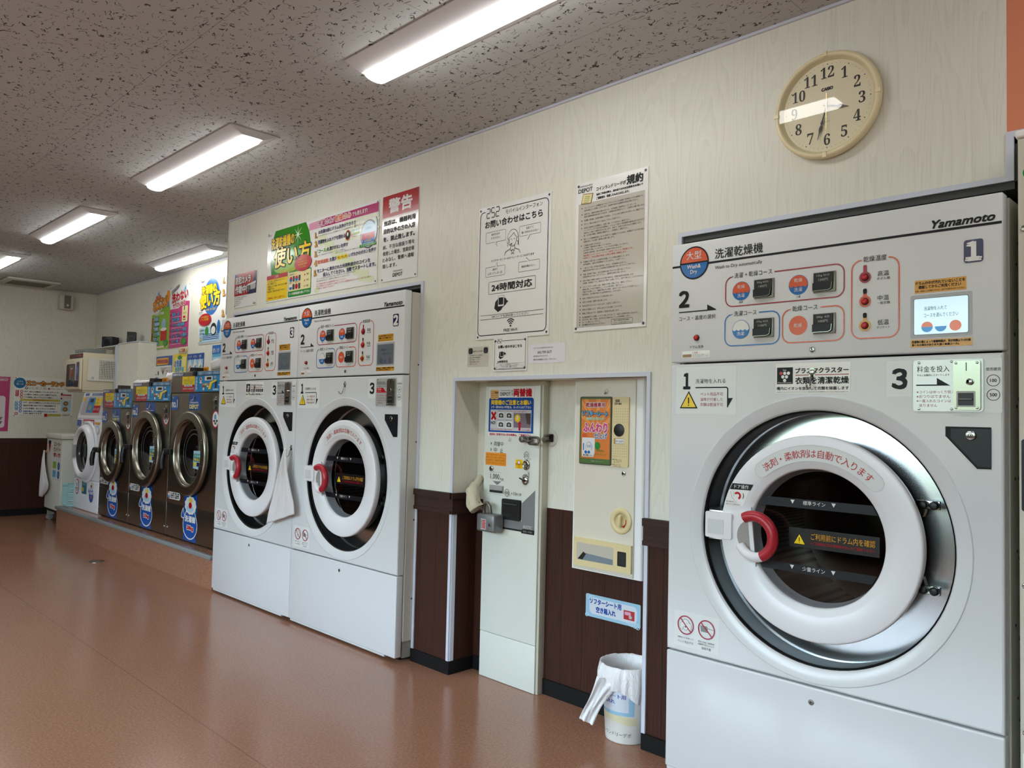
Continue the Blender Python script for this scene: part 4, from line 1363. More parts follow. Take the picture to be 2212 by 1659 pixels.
b.T('いずれかのボタンを押す', -3.722, 2.062, NVY, 4, u1=-3.463, v1=2.084, b=.0006)
b.T('モニターに表示された利用料金分のコインを', -4.052, 2.010, NVY, 4, u1=-3.515, v1=2.032, b=.0007); b.T('投入してください。自動でスタートします。', -3.985, 1.982, NVY, 4, u1=-3.462, v1=2.005, b=.0007)
b.T('※コインは100円と500円玉のみ。新しい500円コインがご利用になれます。', -4.054, 1.970, INK, 4, u1=-3.648, v1=1.978); b.T('お釣り等が出ませんので、両替機をご利用の上コインを入れて下さい。', -4.054, 1.957, INK, 4, u1=-3.70, v1=1.965)
for k, (t_, u_) in enumerate((('※ご利用後は速やかに洗濯物を取り出してください。', -3.74), ('他のお客様がドラム洗浄ボタンを押してしまうと洗濯物がぬれてしまうことがございます。', -3.50), ('その場合のご返金はできかねます。', -3.86))):
    b.T(t_, -4.054, 1.939 - k * .0135, RED, 4, u1=u_, v1=1.949 - k * .0135)
b.ell(-3.535, 2.165, .078, .078, DKG, 3); b.ell(-3.537, 2.165, .070, .072, LBL, 4); b.rect(-3.598, 2.138, -3.478, 2.172, RED, 5); b.rect(-3.592, 2.118, -3.482, 2.1375, BLU, 5)
b.T('標準コース', -3.538, 2.150, PAPM, 6, h=.011, al='c'); b.T('最大洗濯容量', -3.538, 2.123, YEL, 6, h=.010, al='c'); b.T('洗濯乾燥', -3.538, 2.190, CYA, 6, h=.014, al='c')
b.ell(-3.468, 2.19, .013, .060, DKG, 3.5); b.ell(-3.470, 2.19, .010, .054, LBL, 4.5); b.rrect(-3.618, 2.098, -3.462, 2.114, .006, GRN, 5); b.T('ドラムの洗濯物の容量', -3.600, 2.101, PAPM, 6, u1=-3.480, v1=2.111)
b.T('DEPOT', -4.665, 2.312, DKG, 2, u1=-4.615, v1=2.322)
tag(b.build('instruction_board'), 'wide colourful instruction board in green and pink above the paired dryers', 'poster', 'posters on the main wall')

# warning poster
b = plate(-3.4145, 1.886, -3.107, 2.341)
b.rect(-3.4145, 2.226, -3.107, 2.341, P('warning_red', (172, 14, 28), .2), 1)
b.T('警告', -3.358, 2.246, PAPM, 3, u1=-3.160, v1=2.318, b=.004)
for k, (t_, u_) in enumerate((('当店は、機器利用', -3.131), ('目的以外の方の入店', -3.131), ('を、禁止致します。', -3.133))):
    b.T(t_, -3.398, 2.183 - k * .0425, INK, 3, u1=u_, v1=2.209 - k * .0425, b=.0012)
for k, (t_, u_) in enumerate((('尚、不当な居座り等を', -3.132), ('発見した場合、営業妨害', -3.133), ('とみなし、警察へ通報', -3.134), ('致します。', -3.275))):
    b.T(t_, -3.400, 2.058 - k * .0335, INK, 3, u1=u_, v1=2.080 - k * .0335, b=.0003)
depot(b, -3.307, 1.905, -3.225)
tag(b.build('warning_poster'), 'white poster with a red band on top, immediately beside the green and pink board', 'poster', 'posters on the main wall')

# security camera poster
b = plate(-5.118, 1.890, -4.803, 2.122)
b.rect(-5.118, 1.970, -4.803, 2.122, P('camera_poster_red', (170, 18, 32), .2), 1)
b.poly([(-4.803, 2.122), (-4.803, 1.970), (-4.93, 1.970), (-4.85, 2.06), (-4.83, 2.122)], NVY, 1.5); b.poly([(-5.118, 2.122), (-5.118, 2.09), (-5.06, 2.122)], DBL, 1.5)
b.T('防犯カメラ', -5.100, 2.050, PAPM, 4, u1=-4.885, v1=2.100, b=.002, ol=(BLK, .004)); b.T('作動中!', -5.100, 1.985, PAPM, 4, u1=-4.935, v1=2.038, b=.002, ol=(BLK, .004))
b.rrect(-4.925, 1.998, -4.812, 2.040, .015, LGR, 4); b.ell(-4.905, 2.010, .024, .026, BLK, 5); b.ell(-4.905, 2.010, .010, .011, GRY, 6, n=14); b.poly([(-4.93, 2.034), (-4.808, 2.052), (-4.808, 2.036), (-4.93, 2.026)], PAPM, 5)
for k, t_ in enumerate(('この店内は防犯カメラで録画しています。', '盗難・いたずら等の行為は', '警察に通報します。', '何かお気付きの点は', 'ご連絡ください。')):
    b.T(t_, -5.092, 1.954 - k * .0125, INK, 2, h=.008); b.ell(-5.104, 1.958 - k * .0125, .003, .004, RED, 2, n=8)
depot(b, -4.845, 1.898, -4.812)
tag(b.build('camera_poster'), 'small red, blue and white poster picturing a camera, above dryer 3', 'poster', 'posters on the main wall')

# three little notices under the operator poster
b = plate(-2.711, 1.420, -2.571, 1.510, m=P('thin_notice', (204, 200, 188), .2), th=.001, screws=False)
for u_ in (-2.690, -2.588):
    b.rrect(u_ - .014, 1.478, u_ + .014, 1.505, .008, BLK, 2); b.ell(u_, 1.488, .009, .009, DKG, 3, n=16)
b.T('防犯カメラ作動中', -2.672, 1.486, INK, 2, u1=-2.606, v1=1.493)
for k, t_ in enumerate(('当店は防犯カメラを、店内外に', '設置し録画、24時間監視を', '監視・作動しております。', 'お客様の皆様のご協力を', 'お願いいたします。')):
    b.T(t_, -2.696, 1.468 - k * .0098, DKG, 2, h=.0058)
tag(b.build('camera_notice'), 'small clear notice with two black camera icons, left of the three under the operator poster', 'sign', 'small notices under the operator poster')
b = plate(-2.536, 1.394, -2.327, 1.540, Y=-.0006, th=.003)
b.rframe(-2.527, 1.402, -2.336, 1.528, .008, .0018, INK, 2, (-2.512, -2.480))
for k, on in enumerate(('abged', 'afgcd', 'abged')):
    seg7(-2.511 + k * .0105, 1.519, .0075, .016, on, .0018)
b.T('お問い合わせはこちら', -2.505, 1.495, INK, 2, u1=-2.358, v1=1.508, b=.0006)
b.poly([(-2.490, 1.447), (-2.499, 1.455), (-2.496, 1.478), (-2.484, 1.484), (-2.462, 1.476), (-2.470, 1.455)], INK, 1.5); b.rrect(-2.489, 1.457, -2.469, 1.484, .002, PAP, 3); b.rect(-2.487, 1.460, -2.471, 1.480, INK, 4); b.poly([(-2.462, 1.476), (-2.453, 1.470), (-2.462, 1.464)], INK, 4)
b.T('24時間対応', -2.508, 1.431, INK, 2, u1=-2.442, v1=1.441, b=.0004)
b.rect(-2.515, 1.427, -2.345, 1.4278, INK, 2); b.rect(-2.515, 1.4165, -2.345, 1.4172, INK, 2)
b.T('QRコードを読み取ってください', -2.492, 1.4185, INK, 2, u1=-2.375, v1=1.425); b.T('アプリ不要・簡単アクセス', -2.480, 1.4095, INK, 2, u1=-2.385, v1=1.4155)
b.ring(-2.512, 1.406, .003, .005, INK, 2, .7, 2.4, 8); b.T('7SPOT(pix free wifi) / PAID(pixfreewifi)', -2.500, 1.4035, INK, 2, u1=-2.345, v1=1.4085)
tag(b.build('intercom_notice'), 'small framed white notice hanging directly under the operator poster', 'sign', 'small notices under the operator poster')
b = plate(-2.319, 1.422, -2.112, 1.503, th=.001, screws=False, rad=.010, m=P('laminated_card', (232, 230, 238), .15))
b.T('スマートフォンをお持ちでない方はこちら', -2.290, 1.483, INK, 2, u1=-2.178, v1=1.490); b.T('042-709-3677', -2.266, 1.462, INK, 2, u1=-2.186, v1=1.473); b.T('音声案内がながれます。', -2.290, 1.449, INK, 2, u1=-2.205, v1=1.455); b.T('通話料はお客様負担となる為、ご了承ください。', -2.290, 1.434, INK, 2, u1=-2.160, v1=1.441)
tag(b.build('telephone_card'), 'white laminated card with a telephone number, under the gap between two posters', 'sign', 'small notices under the operator poster')

# posters of the washer bay (back wall behind the washers)
YW = YB
b = plate(-8.178, 1.785, -7.720, 2.380, YW, eps=.001)
b.poly([(-8.178, 1.785), (-7.720, 1.785), (-7.720, 2.19), (-7.85, 2.21), (-8.0, 2.16), (-8.178, 2.14)], LGN, 1)
b.T('洗濯', -8.09, 2.275, ORG, 3, u1=-7.96, v1=2.325, b=.006, ol=(PAPM, .012)); b.T('オススメ!', -8.14, 2.175, ORN, 4, u1=-7.78, v1=2.275, b=.008, ol=(BRW, .016), rot=.10); b.ell(-7.775, 2.30, .045, .060, ORN, 3); b.poly([(-8.05, 2.34), (-8.0, 2.37), (-8.01, 2.325)], CYA, 3); b.poly([(-7.80, 2.20), (-7.75, 2.26), (-7.73, 2.19)], CYA, 3)
b.T('お洗濯できる物', -8.10, 2.130, PAPM, 3, u1=-7.87, v1=2.158, b=.002)
for k, t_ in enumerate(('お洋服', '作業着等', '下着類', 'シーツ類', 'タオル', 'カーテン')):
    z_ = 2.075 - k * .050
    b.ring(-8.145, z_ + .012, .012, .022, RED, 3, asp=1.1); b.T(t_, -8.11, z_, LBL, 4, h=.034, b=.002, ol=(DBL, .005)); b.rect(-8.11, z_ - .014, -7.97, z_ - .007, P('olive_line', (60, 110, 30), .4), 3)
b.rrect(-7.93, 1.87, -7.78, 1.98, .02, P('tub_red', (190, 40, 36), .4), 4); b.ell(-7.855, 1.98, .080, .016, P('foam', (240, 236, 230), .4), 5); b.poly([(-7.90, 1.985), (-7.81, 1.985), (-7.80, 2.06), (-7.83, 2.085), (-7.87, 2.085), (-7.91, 2.06)], P('shirt_print', (150, 190, 214), .3), 4); b.poly([(-7.865, 2.085), (-7.85, 2.05), (-7.835, 2.085)], PAPM, 5)
b.ell(-7.80, 1.845, .055, .030, GRN, 6); b.T('洗濯OK', -7.80, 1.835, LGN, 7, h=.018, al='c'); b.rect(-8.12, 1.800, -7.83, 1.816, P('rosy_line', (236, 200, 180), .4), 3)
tag(b.build('laundry_poster'), 'green poster with orange headline on the far wall, joined to a magenta one', 'poster', 'posters above the washers')
b = plate(-7.719, 1.785, -7.267, 2.380, YW, eps=.001)
b.poly([(-7.719, 1.785), (-7.267, 1.785), (-7.267, 2.21), (-7.40, 2.22), (-7.52, 2.16), (-7.719, 2.16)], P('bright_magenta_print', (196, 58, 128), .35), 1)
b.T('洗わない', -7.67, 2.215, RED, 4, u1=-7.30, v1=2.305, b=.006, ol=(PAPM, .014), rot=.08); b.T('で下さいもの', -7.645, 2.165, RED, 4, u1=-7.36, v1=2.205, b=.003, ol=(PAPM, .009), rot=.08)
b.T('機器故障の原因です', -7.685, 2.310, PAPM, 4, u1=-7.50, v1=2.335, ol=(DKG, .005), rot=.3); b.poly([(-7.42, 2.31), (-7.36, 2.37), (-7.35, 2.315)], CYA, 3)
for k, t_ in enumerate(('毛皮・皮', '油汚れ品', 'ペット用品全般', 'カーペット・布団', 'ゴム・ビニール素材', 'マット類')):
    z_ = 2.090 - k * .052
    b.stroke([(-7.705, z_), (-7.672, z_ + .026)], .007, RED, 3); b.stroke([(-7.705, z_ + .026), (-7.672, z_)], .007, RED, 3)
    b.T(t_, -7.655, z_, CYA, 4, u1=min(-7.655 + .042 * len(t_), -7.30), v1=z_ + .032, b=.0015, ol=(NVY, .005)); b.rect(-7.655, z_ - .014, -7.44, z_ - .007, LPK, 3)
b.rrect(-7.42, 2.02, -7.29, 2.17, .015, CRM, 5); b.rect(-7.375, 2.13, -7.36, 2.17, INK, 6); b.T('おねがい', -7.40, 2.095, BRW, 6, u1=-7.31); b.rect(-7.39, 2.055, -7.34, 2.075, RED, 6); b.rect(-7.39, 2.035, -7.33, 2.045, BRW, 6)
b.ell(-7.36, 1.838, .062, .034, GRN, 6); b.T('ご注意', -7.36, 1.828, LGN, 7, h=.018, al='c')
tag(b.build('laundry_poster'), 'magenta poster with red headline on the far wall, joined to the green one', 'poster', 'posters above the washers')
b = plate(-7.043, 1.788, -5.85, 2.380, YW, eps=.001)
b.ell(-6.80, 2.205, .165, .165, P('poster_blue_disc', (30, 110, 190), .3), 1)
b.T('洗濯機の', -7.00, 2.225, YEL, 4, u1=-6.70, v1=2.305, b=.005, ol=(BLK, .010), rot=.06); b.T('使い方', -7.02, 2.105, YEL, 5, u1=-6.62, v1=2.235, b=.008, ol=(BLK, .014), rot=.06); b.T('How to Use', -6.90, 2.08, YEL, 4, u1=-6.70)
b.ell(-6.91, 2.005, .13, .055, RED, 6); b.T('必ずお洗濯の前に', -6.99, 2.020, YEL, 7, u1=-6.83); b.T('ドラム内を確認', -6.99, 1.995, YEL, 7, u1=-6.83); b.T('まず!', -7.03, 2.055, INK, 7, h=.03)
b.rrect(-7.025, 1.800, -6.55, 1.935, .015, LBL, 2); b.ell(-6.865, 1.90, .035, .04, GRN, 4); b.ell(-6.73, 1.91, .06, .055, INK, 4); b.ell(-6.73, 1.90, .045, .035, PAPM, 5); b.ell(-6.63, 1.925, .03, .06, BLU, 4)
b.warn(-6.99, 1.815, .05, 3)
for k, t_ in enumerate(('お洗濯物の量', '目安', )):
    b.T(t_, -7.01, 1.90 - k * .03, INK, 3, u1=-6.91, v1=1.92 - k * .03)
for k in range(4):
    b.rect(-6.95, 1.868 - k * .015, -6.62, 1.874 - k * .015, DBL, 3)
for k, (z_, c_) in enumerate(((2.33, None), (2.22, None), (2.04, None), (1.90, None))):
    b.T('%d.' % (k + 1), -6.57, z_ - .03, GLD, 5, h=.05, b=.003, ol=(BRW, .008))
b.T('ドアを開け洗濯物を入れる', -6.49, 2.31, INK, 3, u1=-5.95, v1=2.345, b=.001); b.ell(-6.47, 2.275, .03, .04, RED, 4); b.ell(-6.47, 2.275, .022, .03, INK, 5)
b.T('洗濯コースを選ぶ', -6.49, 2.185, INK, 3, u1=-6.10, v1=2.22, b=.001)
for k, c_ in enumerate((GRN, ORN, PUR)):
    b.rect(-6.49, 2.125 - k * .035, -6.36, 2.155 - k * .035, c_, 3); b.T('コース', -6.475, 2.13 - k * .035, PAPM, 4, h=.018)
b.T('ゆっくりコインを入れる', -6.49, 2.01, INK, 3, u1=-6.0, v1=2.045, b=.001); b.T('自動でスタートします', -6.49, 1.87, INK, 3, u1=-6.0, v1=1.905, b=.001)
depot(b, -7.02, 2.345, -6.95)
tag(b.build('instruction_poster'), 'white poster with a blue disc and yellow headline, cut off by dryer 3', 'poster', 'posters above the washers')
b = plate(-8.247, 1.40, -7.625, 1.714, YW, eps=.001, screws=False, m=DBL)
b.rect(-8.10, 1.40, -7.625, 1.62, PAPM, 1); b.rrect(-8.0, 1.63, -7.70, 1.695, .02, YEL, 2); b.rrect(-7.995, 1.635, -7.705, 1.690, .018, ORN, 3); b.T('衣類専用洗濯機', -7.985, 1.645, DRED, 4, u1=-7.715, v1=1.68, b=.002)
b.T('洗濯', -8.22, 1.625, LBL, 3, h=.05); b.stroke([(-8.05, 1.60), (-8.03, 1.53), (-7.99, 1.54)], .008, DKG, 3); b.rrect(-7.96, 1.53, -7.93, 1.57, .008, DKG, 3)
for k in range(5):
    b.stroke([(-7.83, 1.535), (-7.89 + k * .03, 1.605)], .007, BRW, 3)
for k, t_ in enumerate(('靴・スリッパ', '作業着・油物', '洗えません')):
    b.T(t_, -7.76, 1.585 - k * .028, DRED if k == 1 else INK, 3, u1=-7.64, v1=1.605 - k * .028)
for k in range(4):
    b.rect(-8.09, 1.50 - k * .018, -7.94, 1.508 - k * .018, PUR, 3)
tag(b.build('laundry_notice'), 'blue and white notice with orange lozenge behind the middle steel washer', 'sign', 'notices behind the washers')
b = plate(-7.596, 1.47, -7.283, 1.720, YW, th=.002, eps=.001, screws=False, m=YEL)
b.rect(-7.56, 1.50, -7.30, 1.69, P('pale_yellow', (240, 232, 140), .4), 1); b.ell(-7.44, 1.685, .05, .02, GRN, 3); b.T('お洗濯', -7.56, 1.60, BLU, 3, u1=-7.40, v1=1.66, b=.003, ol=(PAPM, .008)); b.T('洗剤不要', -7.54, 1.55, CYA, 3, u1=-7.34, v1=1.595, b=.002); b.rect(-7.58, 1.49, -7.38, 1.535, ORN, 2); b.ell(-7.34, 1.515, .018, .03, DRED, 3)
tag(b.build('detergent_notice'), 'yellow notice behind the washer numbered 1', 'sign', 'notices behind the washers')
b = plate(-7.47, 1.725, -7.267, 1.783, YW - .0045, th=.002, eps=.001, screws=False, m=P('cream_card', (226, 216, 178), .4))
b.T('ご注意', -7.415, 1.735, RED, 3, u1=-7.320, v1=1.768, b=.001); b.warn(-7.445, 1.735, .035, 2); b.warn(-7.29, 1.735, .035, 2)
tag(b.build('caution_card'), 'small cream caution card with red writing and two warning triangles', 'sign', 'notices behind the washers')
b = plate(-8.30, 1.45, -8.085, 1.628, YW - .0046, th=.002, eps=.001, screws=False, m=P('yellow_note', (230, 224, 130), .4))
b.T('お洗濯', -8.28, 1.555, BLU, 3, u1=-8.12, v1=1.60, b=.002); b.T('洗剤不要', -8.28, 1.51, CYA, 3, u1=-8.12, v1=1.545); b.rect(-8.28, 1.46, -8.12, 1.50, ORN, 2); b.ell(-8.2, 1.612, .04, .012, GRN, 3)
tag(b.build('detergent_notice'), 'yellow notice overlapping the blue notice behind the middle washer', 'sign', 'notices behind the washers')
b = plate(-7.279, 1.50, -6.912, 1.710, YW, th=.002, eps=.001, screws=False, m=DBL)
b.rect(-7.265, 1.50, -6.925, 1.655, P('pale_blue_print', (150, 190, 222), .4), 1)
for k, c_ in enumerate((ORG, BLU, GRN)):
    u_ = -7.205 + k * .11
    b.poly([(u_ - .045, 1.60), (u_, 1.665), (u_ + .045, 1.60), (u_ + .03, 1.52), (u_ - .03, 1.52)], PAPM, 2); b.stroke([(u_ - .025, 1.57), (u_ + .02, 1.60), (u_ + .015, 1.55), (u_ - .02, 1.545)], .009, c_, 3, True); b.T(('シャツ', 'タオル', '寝具')[k], u_, 1.672, PAPM, 2, h=.022, al='c')
tag(b.build('laundry_notice'), 'blue notice with three white drop shapes behind the washer numbered 1', 'sign', 'notices behind the washers')
b = plate(-6.745, 1.50, -6.45, 1.766, YW, th=.002, eps=.001, screws=False, m=CYA)
b.rect(-6.745, 1.69, -6.45, 1.766, BLU, 1); b.T('使い方', -6.73, 1.70, PAPM, 2, h=.04); b.rect(-6.73, 1.60, -6.5, 1.66, LBL, 2); b.ell(-6.66, 1.56, .05, .04, GRN, 2)
tag(b.build('laundry_notice'), 'blue notice partly hidden by dryer 3', 'sign', 'notices behind the washers')

# posters of the left wall
XW = XL
b = plate(-.218, 1.077, .372, 1.515, XW, eps=.001, side='left')
b.ell(-.165, 1.448, .058, .058, P('poster_teal_disc', (20, 110, 160), .3), 2); b.T('上手な', -.195, 1.455, PAPM, 3, u1=-.135); b.T('使い方', -.200, 1.425, PAPM, 3, u1=-.130)
b.T('スニーカーランドリー', -.100, 1.425, ORN, 4, u1=.365, v1=1.475, b=.003, ol=(BLK, .008))
b.ring(-.10, 1.395, .009, .015, NVY, 3); b.T('底の丈夫、布製の　布、革製等', -.078, 1.398, NVY, 3, u1=.095, v1=1.407); b.T('洗える靴、布製の　布、革製等', -.078, 1.384, NVY, 3, u1=.095, v1=1.393); b.stroke([(.11, 1.385), (.132, 1.403)], .006, RED, 3); b.stroke([(.11, 1.403), (.132, 1.385)], .006, RED, 3); b.T('革製品・装飾品不可', .145, 1.390, DRED, 3, u1=.26, v1=1.400)
b.T('洗濯', -.205, 1.30, RED, 3, u1=-.172, v1=1.37, b=.001); b.T('乾燥', -.205, 1.15, CYA, 3, u1=-.172, v1=1.25, b=.001)
b.ell(.12, 1.27, .16, .07, P('pale_shadow_print', (222, 222, 224), .3), 1)
for k, t_ in enumerate(('まず、別の人の靴が入っていないかチェック!', 'よく脱水した靴をハンガーの奥まで入れる', 'ドアを閉め、ゆっくりとコインを投入')):
    b.ell(-.145, 1.357 - k * .031, .014, .015, RED, 3); b.ell(-.145, 1.357 - k * .031, .008, .009, PAPM, 4); b.T(t_, -.118, 1.348 - k * .031, INK, 3, u1=-.118 + min(.34, .0165 * len(t_)), v1=1.364 - k * .031, b=.0005)
b.rect(-.155, 1.253, .24, 1.275, P('dull_yellow', (190, 180, 70), .4), 2); b.T('乾燥時間の目安 約40分', -.03, 1.257, RED, 3, u1=.14, v1=1.271)
for k, t_ in enumerate(('まず、別の人の靴が入っていないかチェック!', '靴底を外側に向けブラシで靴を固定する', '上ぶたを閉め、ゆっくりとコインを投入', '洗濯が終わったら靴底を中心に向け直すと、')):
    b.ell(-.150, 1.236 - k * .032, .014, .015, BLU, 3); b.ell(-.150, 1.236 - k * .032, .008, .009, PAPM, 4); b.T(t_, -.122, 1.227 - k * .032, BLU if k == 3 else INK, 3, u1=-.122 + min(.36, .0175 * len(t_)), v1=1.243 - k * .032, b=.0005)
b.T('上手に脱水できます', -.122, 1.108, INK, 3, u1=.06, v1=1.123, b=.0005)
b.rect(.25, 1.14, .345, 1.275, LBL, 2); b.ell(.297, 1.235, .026, .026, BRW, 3); b.ell(.297, 1.235, .006, .006, CRM, 4); b.ell(.293, 1.170, .026, .026, BRW, 3); b.ell(.293, 1.170, .006, .006, CRM, 4)
b.rect(.24, 1.285, .35, 1.335, P('pale_rose', (226, 206, 208), .4), 2); b.rect(.24, 1.325, .35, 1.337, DRED, 3); b.ell(.252, 1.345, .009, .009, BLK, 3); b.ell(.25, 1.29, .009, .009, BLK, 3)
b.rect(.085, 1.083, .115, 1.115, RED, 2); b.rect(.116, 1.086, .255, 1.112, P('dull_yellow', (190, 180, 70), .4), 2); b.T('ご注意ください', .12, 1.098, BRW, 3, u1=.25); depot(b, .268, 1.092, .345); b.T('ご不明な点はスタッフまでお問い合わせ下さい', -.16, 1.088, DRED, 3, u1=.07, v1=1.097)
b.ring(-.188, 1.112, .010, .016, DRED, 3)
tag(b.build('sneaker_poster'), 'white poster with black and yellow headline on the far wall beside the shoe dryer', 'poster', 'posters on the far wall')
b = plate(-.80, .918, -.257, 1.508, XW, eps=.001, side='left', screws=False, m=P('deep_pink_print', (182, 62, 118), .35))
b.rrect(-.765, .955, -.292, 1.300, .03, P('pale_lilac', (222, 214, 222), .35), 1); depot(b, -.365, 1.462, -.277, PAPM)
b.T('お洗濯ものを乾かす', -.70, 1.04, INK, 2, u1=-.31, v1=1.075, b=.001); b.T('お手伝いします', -.62, .995, INK, 2, u1=-.31, v1=1.03, b=.001)
tag(b.build('laundry_poster'), 'deep pink poster on the far wall at the edge of the view', 'poster', 'posters on the far wall')


# ------------------------------------------------------------------ wall clock
ct = thing('wall_clock', 'round champagne coloured wall clock high above dryer 1', 'clock', (-1.0311, 0, 2.19))
cx, cz, R = -1.0311, 2.19, .167
pl = ((cx, 0, cz), (1, 0, 0), (0, 0, 1))
org = (cx, 0, cz)
b = MB(org, pl)
b.lathe(0, 0, [(.155, .0005), (.163, .002), (.167, .012), (.167, .024), (.164, .030), (.158, .032), (.1535, .0315), (.1530, .029), (.1515, .029), (.150, .026), (.143, .014)], CLKR, 96)
for k in range(4):
    a = k * PI / 2
    c, s_ = math.cos(a), math.sin(a)
    q = [(.152 * c - .006 * s_ * sg, .152 * s_ + .006 * c * sg) for sg in (-1, 1)] + [(.168 * c + .006 * s_ * sg, .168 * s_ - .006 * c * sg) for sg in (-1, 1)]
    b.prism(q, .030, .034, CLKR)
b.build('rim', ct)
b = MB(org, pl, .0003)
b.ell(0, 0, .150, .150, CLKF, 46, n=72)
dial = b.build('dial', ct)
b = MB(org, pl, .0003)
SER = dict(zip('0123456789', '𝟎𝟏𝟐𝟑𝟒𝟓𝟔𝟕𝟖𝟗'))
for h in range(1, 13):
    a = PI / 2 - h * PI / 6
    t_ = ''.join(SER[c] for c in str(h))
    rr_ = .107
    hh = .036
    vs, fs, (a0, b0, a1, b1) = glyphs(t_)
    w_ = hh * (a1 - a0) / (b1 - b0) * .84
    u_, v_ = rr_ * math.cos(a), rr_ * math.sin(a)
    b.T(t_, u_ - w_ / 2, v_ - hh / 2, P('clock_ink', (36, 32, 30), .5), 48, u1=u_ + w_ / 2, v1=v_ + hh / 2)
for k in range(60):
    a = k * PI / 30
    r_ = .0018 if k % 5 == 0 else .0009
    b.ell(.133 * math.cos(a), .133 * math.sin(a), r_, r_, INK, 48, n=10)
b.T('CASIO', 0, .050, INK, 48, h=.0088, al='c', b=.0011)
b.T('QUARTZ', .0, -.052, DKG, 48, h=.0035, al='c')
b.build('numerals', dial)


def hand(b, ang, prof, d, m):
    c, s_ = math.cos(ang), math.sin(ang)
    pts = [(x * c - y * s_, x * s_ + y * c) for x, y in prof] + [(x * c + y * s_, x * s_ - y * c) for x, y in reversed(prof)]
    b.prism(pts, d, d + .001, m)


b = MB(org, pl)
hand(b, math.radians(-105.0), [(-.012, .0012), (.045, .0022), (.056, .0046), (.062, .0015), (.066, .004), (.075, .0048), (.088, .0016), (.108, .0005)], .0185, BLK)
b.build('minute_hand', ct)
b = MB(org, pl)
hand(b, math.radians(-16), [(-.012, .0015), (.020, .003), (.034, .0015), (.038, .005), (.046, .0062), (.056, .0025), (.070, .0008)], .0165, P('hour_hand_dark', (46, 44, 44), .25, .3))
b.build('hour_hand', ct)
b = MB(org, pl)
hand(b, math.radians(-90.5), [(-.038, .0009), (.09, .0005)], .0205, P('second_hand_gold', (206, 182, 120), .25, .8))
b.cyl(0, 0, .0035, .015, .0225, P('second_hand_gold', (206, 182, 120), .25, .8), 16, .001)
b.build('second_hand', ct)
b = MB(org, pl); b.ell(0, 0, .1515, .1515, GLSC, 58, n=72); b.build('cover_glass', ct)

# ------------------------------------------------------------------ change machine in the alcove
YC = .104
mt = thing('change_machine', 'tall slim off-white change machine standing in the alcove', 'change machine', (-2.515, AY, 0))
org = (-2.515, AY, 0)
pl = ((0, YC, 0), (1, 0, 0), (0, 0, 1))
b = MB(org, pl)
b.box(-2.702, YC + .008, 1.336, -2.326, AY - .001, 1.3555, P('changer_frame', (190, 189, 172), .4), .001)
b.box(-2.700, YC + .008, .0005, -2.330, AY - .001, 1.3355, P('changer_frame', (190, 189, 172), .4), .001)
b.build('housing', mt)
b = MB(org, pl); b.box(-2.695, YC, .206, -2.343, YC + .0075, 1.334, GWHT, .003); dr = b.build('door', mt)
b = MB(org, pl); b.box(-2.694, YC, .001, -2.343, YC + .0075, .2045, GWHT, .003); b.build('base_cover', mt)
b = MB(org, pl)
b.poly([(-2.361, .875), (-2.361, .690), (-2.440, .694), (-2.5615, .694), (-2.5615, .730), (-2.440, .731), (-2.440, .812)], GRY, 1)
b.rect(-2.5615, .686, -2.361, .694, BLK, 2); b.poly([(-2.440, .694), (-2.430, .700), (-2.361, .700), (-2.361, .680), (-2.440, .680)], BLK, 2)
b.T('BOSTEC', -2.428, .703, LGR, 3, u1=-2.375, v1=.716, b=.0006); b.T('EX-100', -2.428, .686, LGR, 3, u1=-2.375, v1=.693)
b.build('front_decal', dr); b = MB(org, pl)
b.T('両替中', -2.629, 1.058, DKG, 2, u1=-2.567, v1=1.079); b.T('中', -2.629, 1.030, DKG, 2, u1=-2.608, v1=1.051); b.T('止', -2.588, 1.029, DKG, 2, u1=-2.568, v1=1.050)
for z_ in (1.069, 1.041):
    b.ell(-2.648, z_, .0045, .0055, DKG, 3, n=14); b.ell(-2.6495, z_, .0022, .003, PAPM, 4, n=10)
b.T('1,000', -2.647, .903, DKG, 2, u1=-2.588, v1=.930); b.T('円札', -2.585, .901, DKG, 2, u1=-2.556, v1=.914); b.T('表を上にして入れて下さい', -2.632, .936, DKG, 2, u1=-2.575, v1=.940)
b.poly([(-2.632, .8965), (-2.602, .881), (-2.575, .8975)], GRY, 2)
b.ring(-2.419, 1.024, .0135, .0155, GRY, 2, asp=1.15); b.T('500', -2.419, 1.016, GRY, 2, h=.016, al='c'); b.T('円', -2.400, 1.005, GRY, 2, h=.008)
b.ring(-2.536, .850, .0125, .0145, DKG, 2, asp=1.15); b.T('100', -2.536, .843, DKG, 2, h=.014, al='c'); b.T('円', -2.519, .836, DKG, 2, h=.007); b.T('×10', -2.510, .842, DKG, 2, h=.015); b.T('枚.5枚', -2.478, .842, DKG, 2, u1=-2.444, v1=.855)
b.T('返', -2.410, .940, DKG, 2, h=.013); b.T('却', -2.410, .926, DKG, 2, h=.013); b.ring(-2.421, .918, .020, .024, GRY, 2, PI * .35, PI * .85, 12)
b.build('lettering', dr)
b = MB(org, pl, .0004)
b.prism([(-2.671, 1.103), (-2.380, 1.103), (-2.381, 1.329), (-2.671, 1.329)], .0002, .0012, PAP); b.po = b.po + b.pn * .0012
b.rrect(-2.668, 1.1225, -2.381, 1.281, .012, DBL, 1); b.rect(-2.668, 1.1225, -2.381, 1.25, DBL, 1)
for u_ in (-2.645, -2.618):
    for k in range(5):
        b.ell(u_, 1.278 + k * .0085, .0145, .0055, BRW, 2 + k * .4, n=16); b.ell(u_, 1.2795 + k * .0085, .0135, .0045, P('coin_tan', (222, 178, 110), .4), 2.2 + k * .4, n=16)
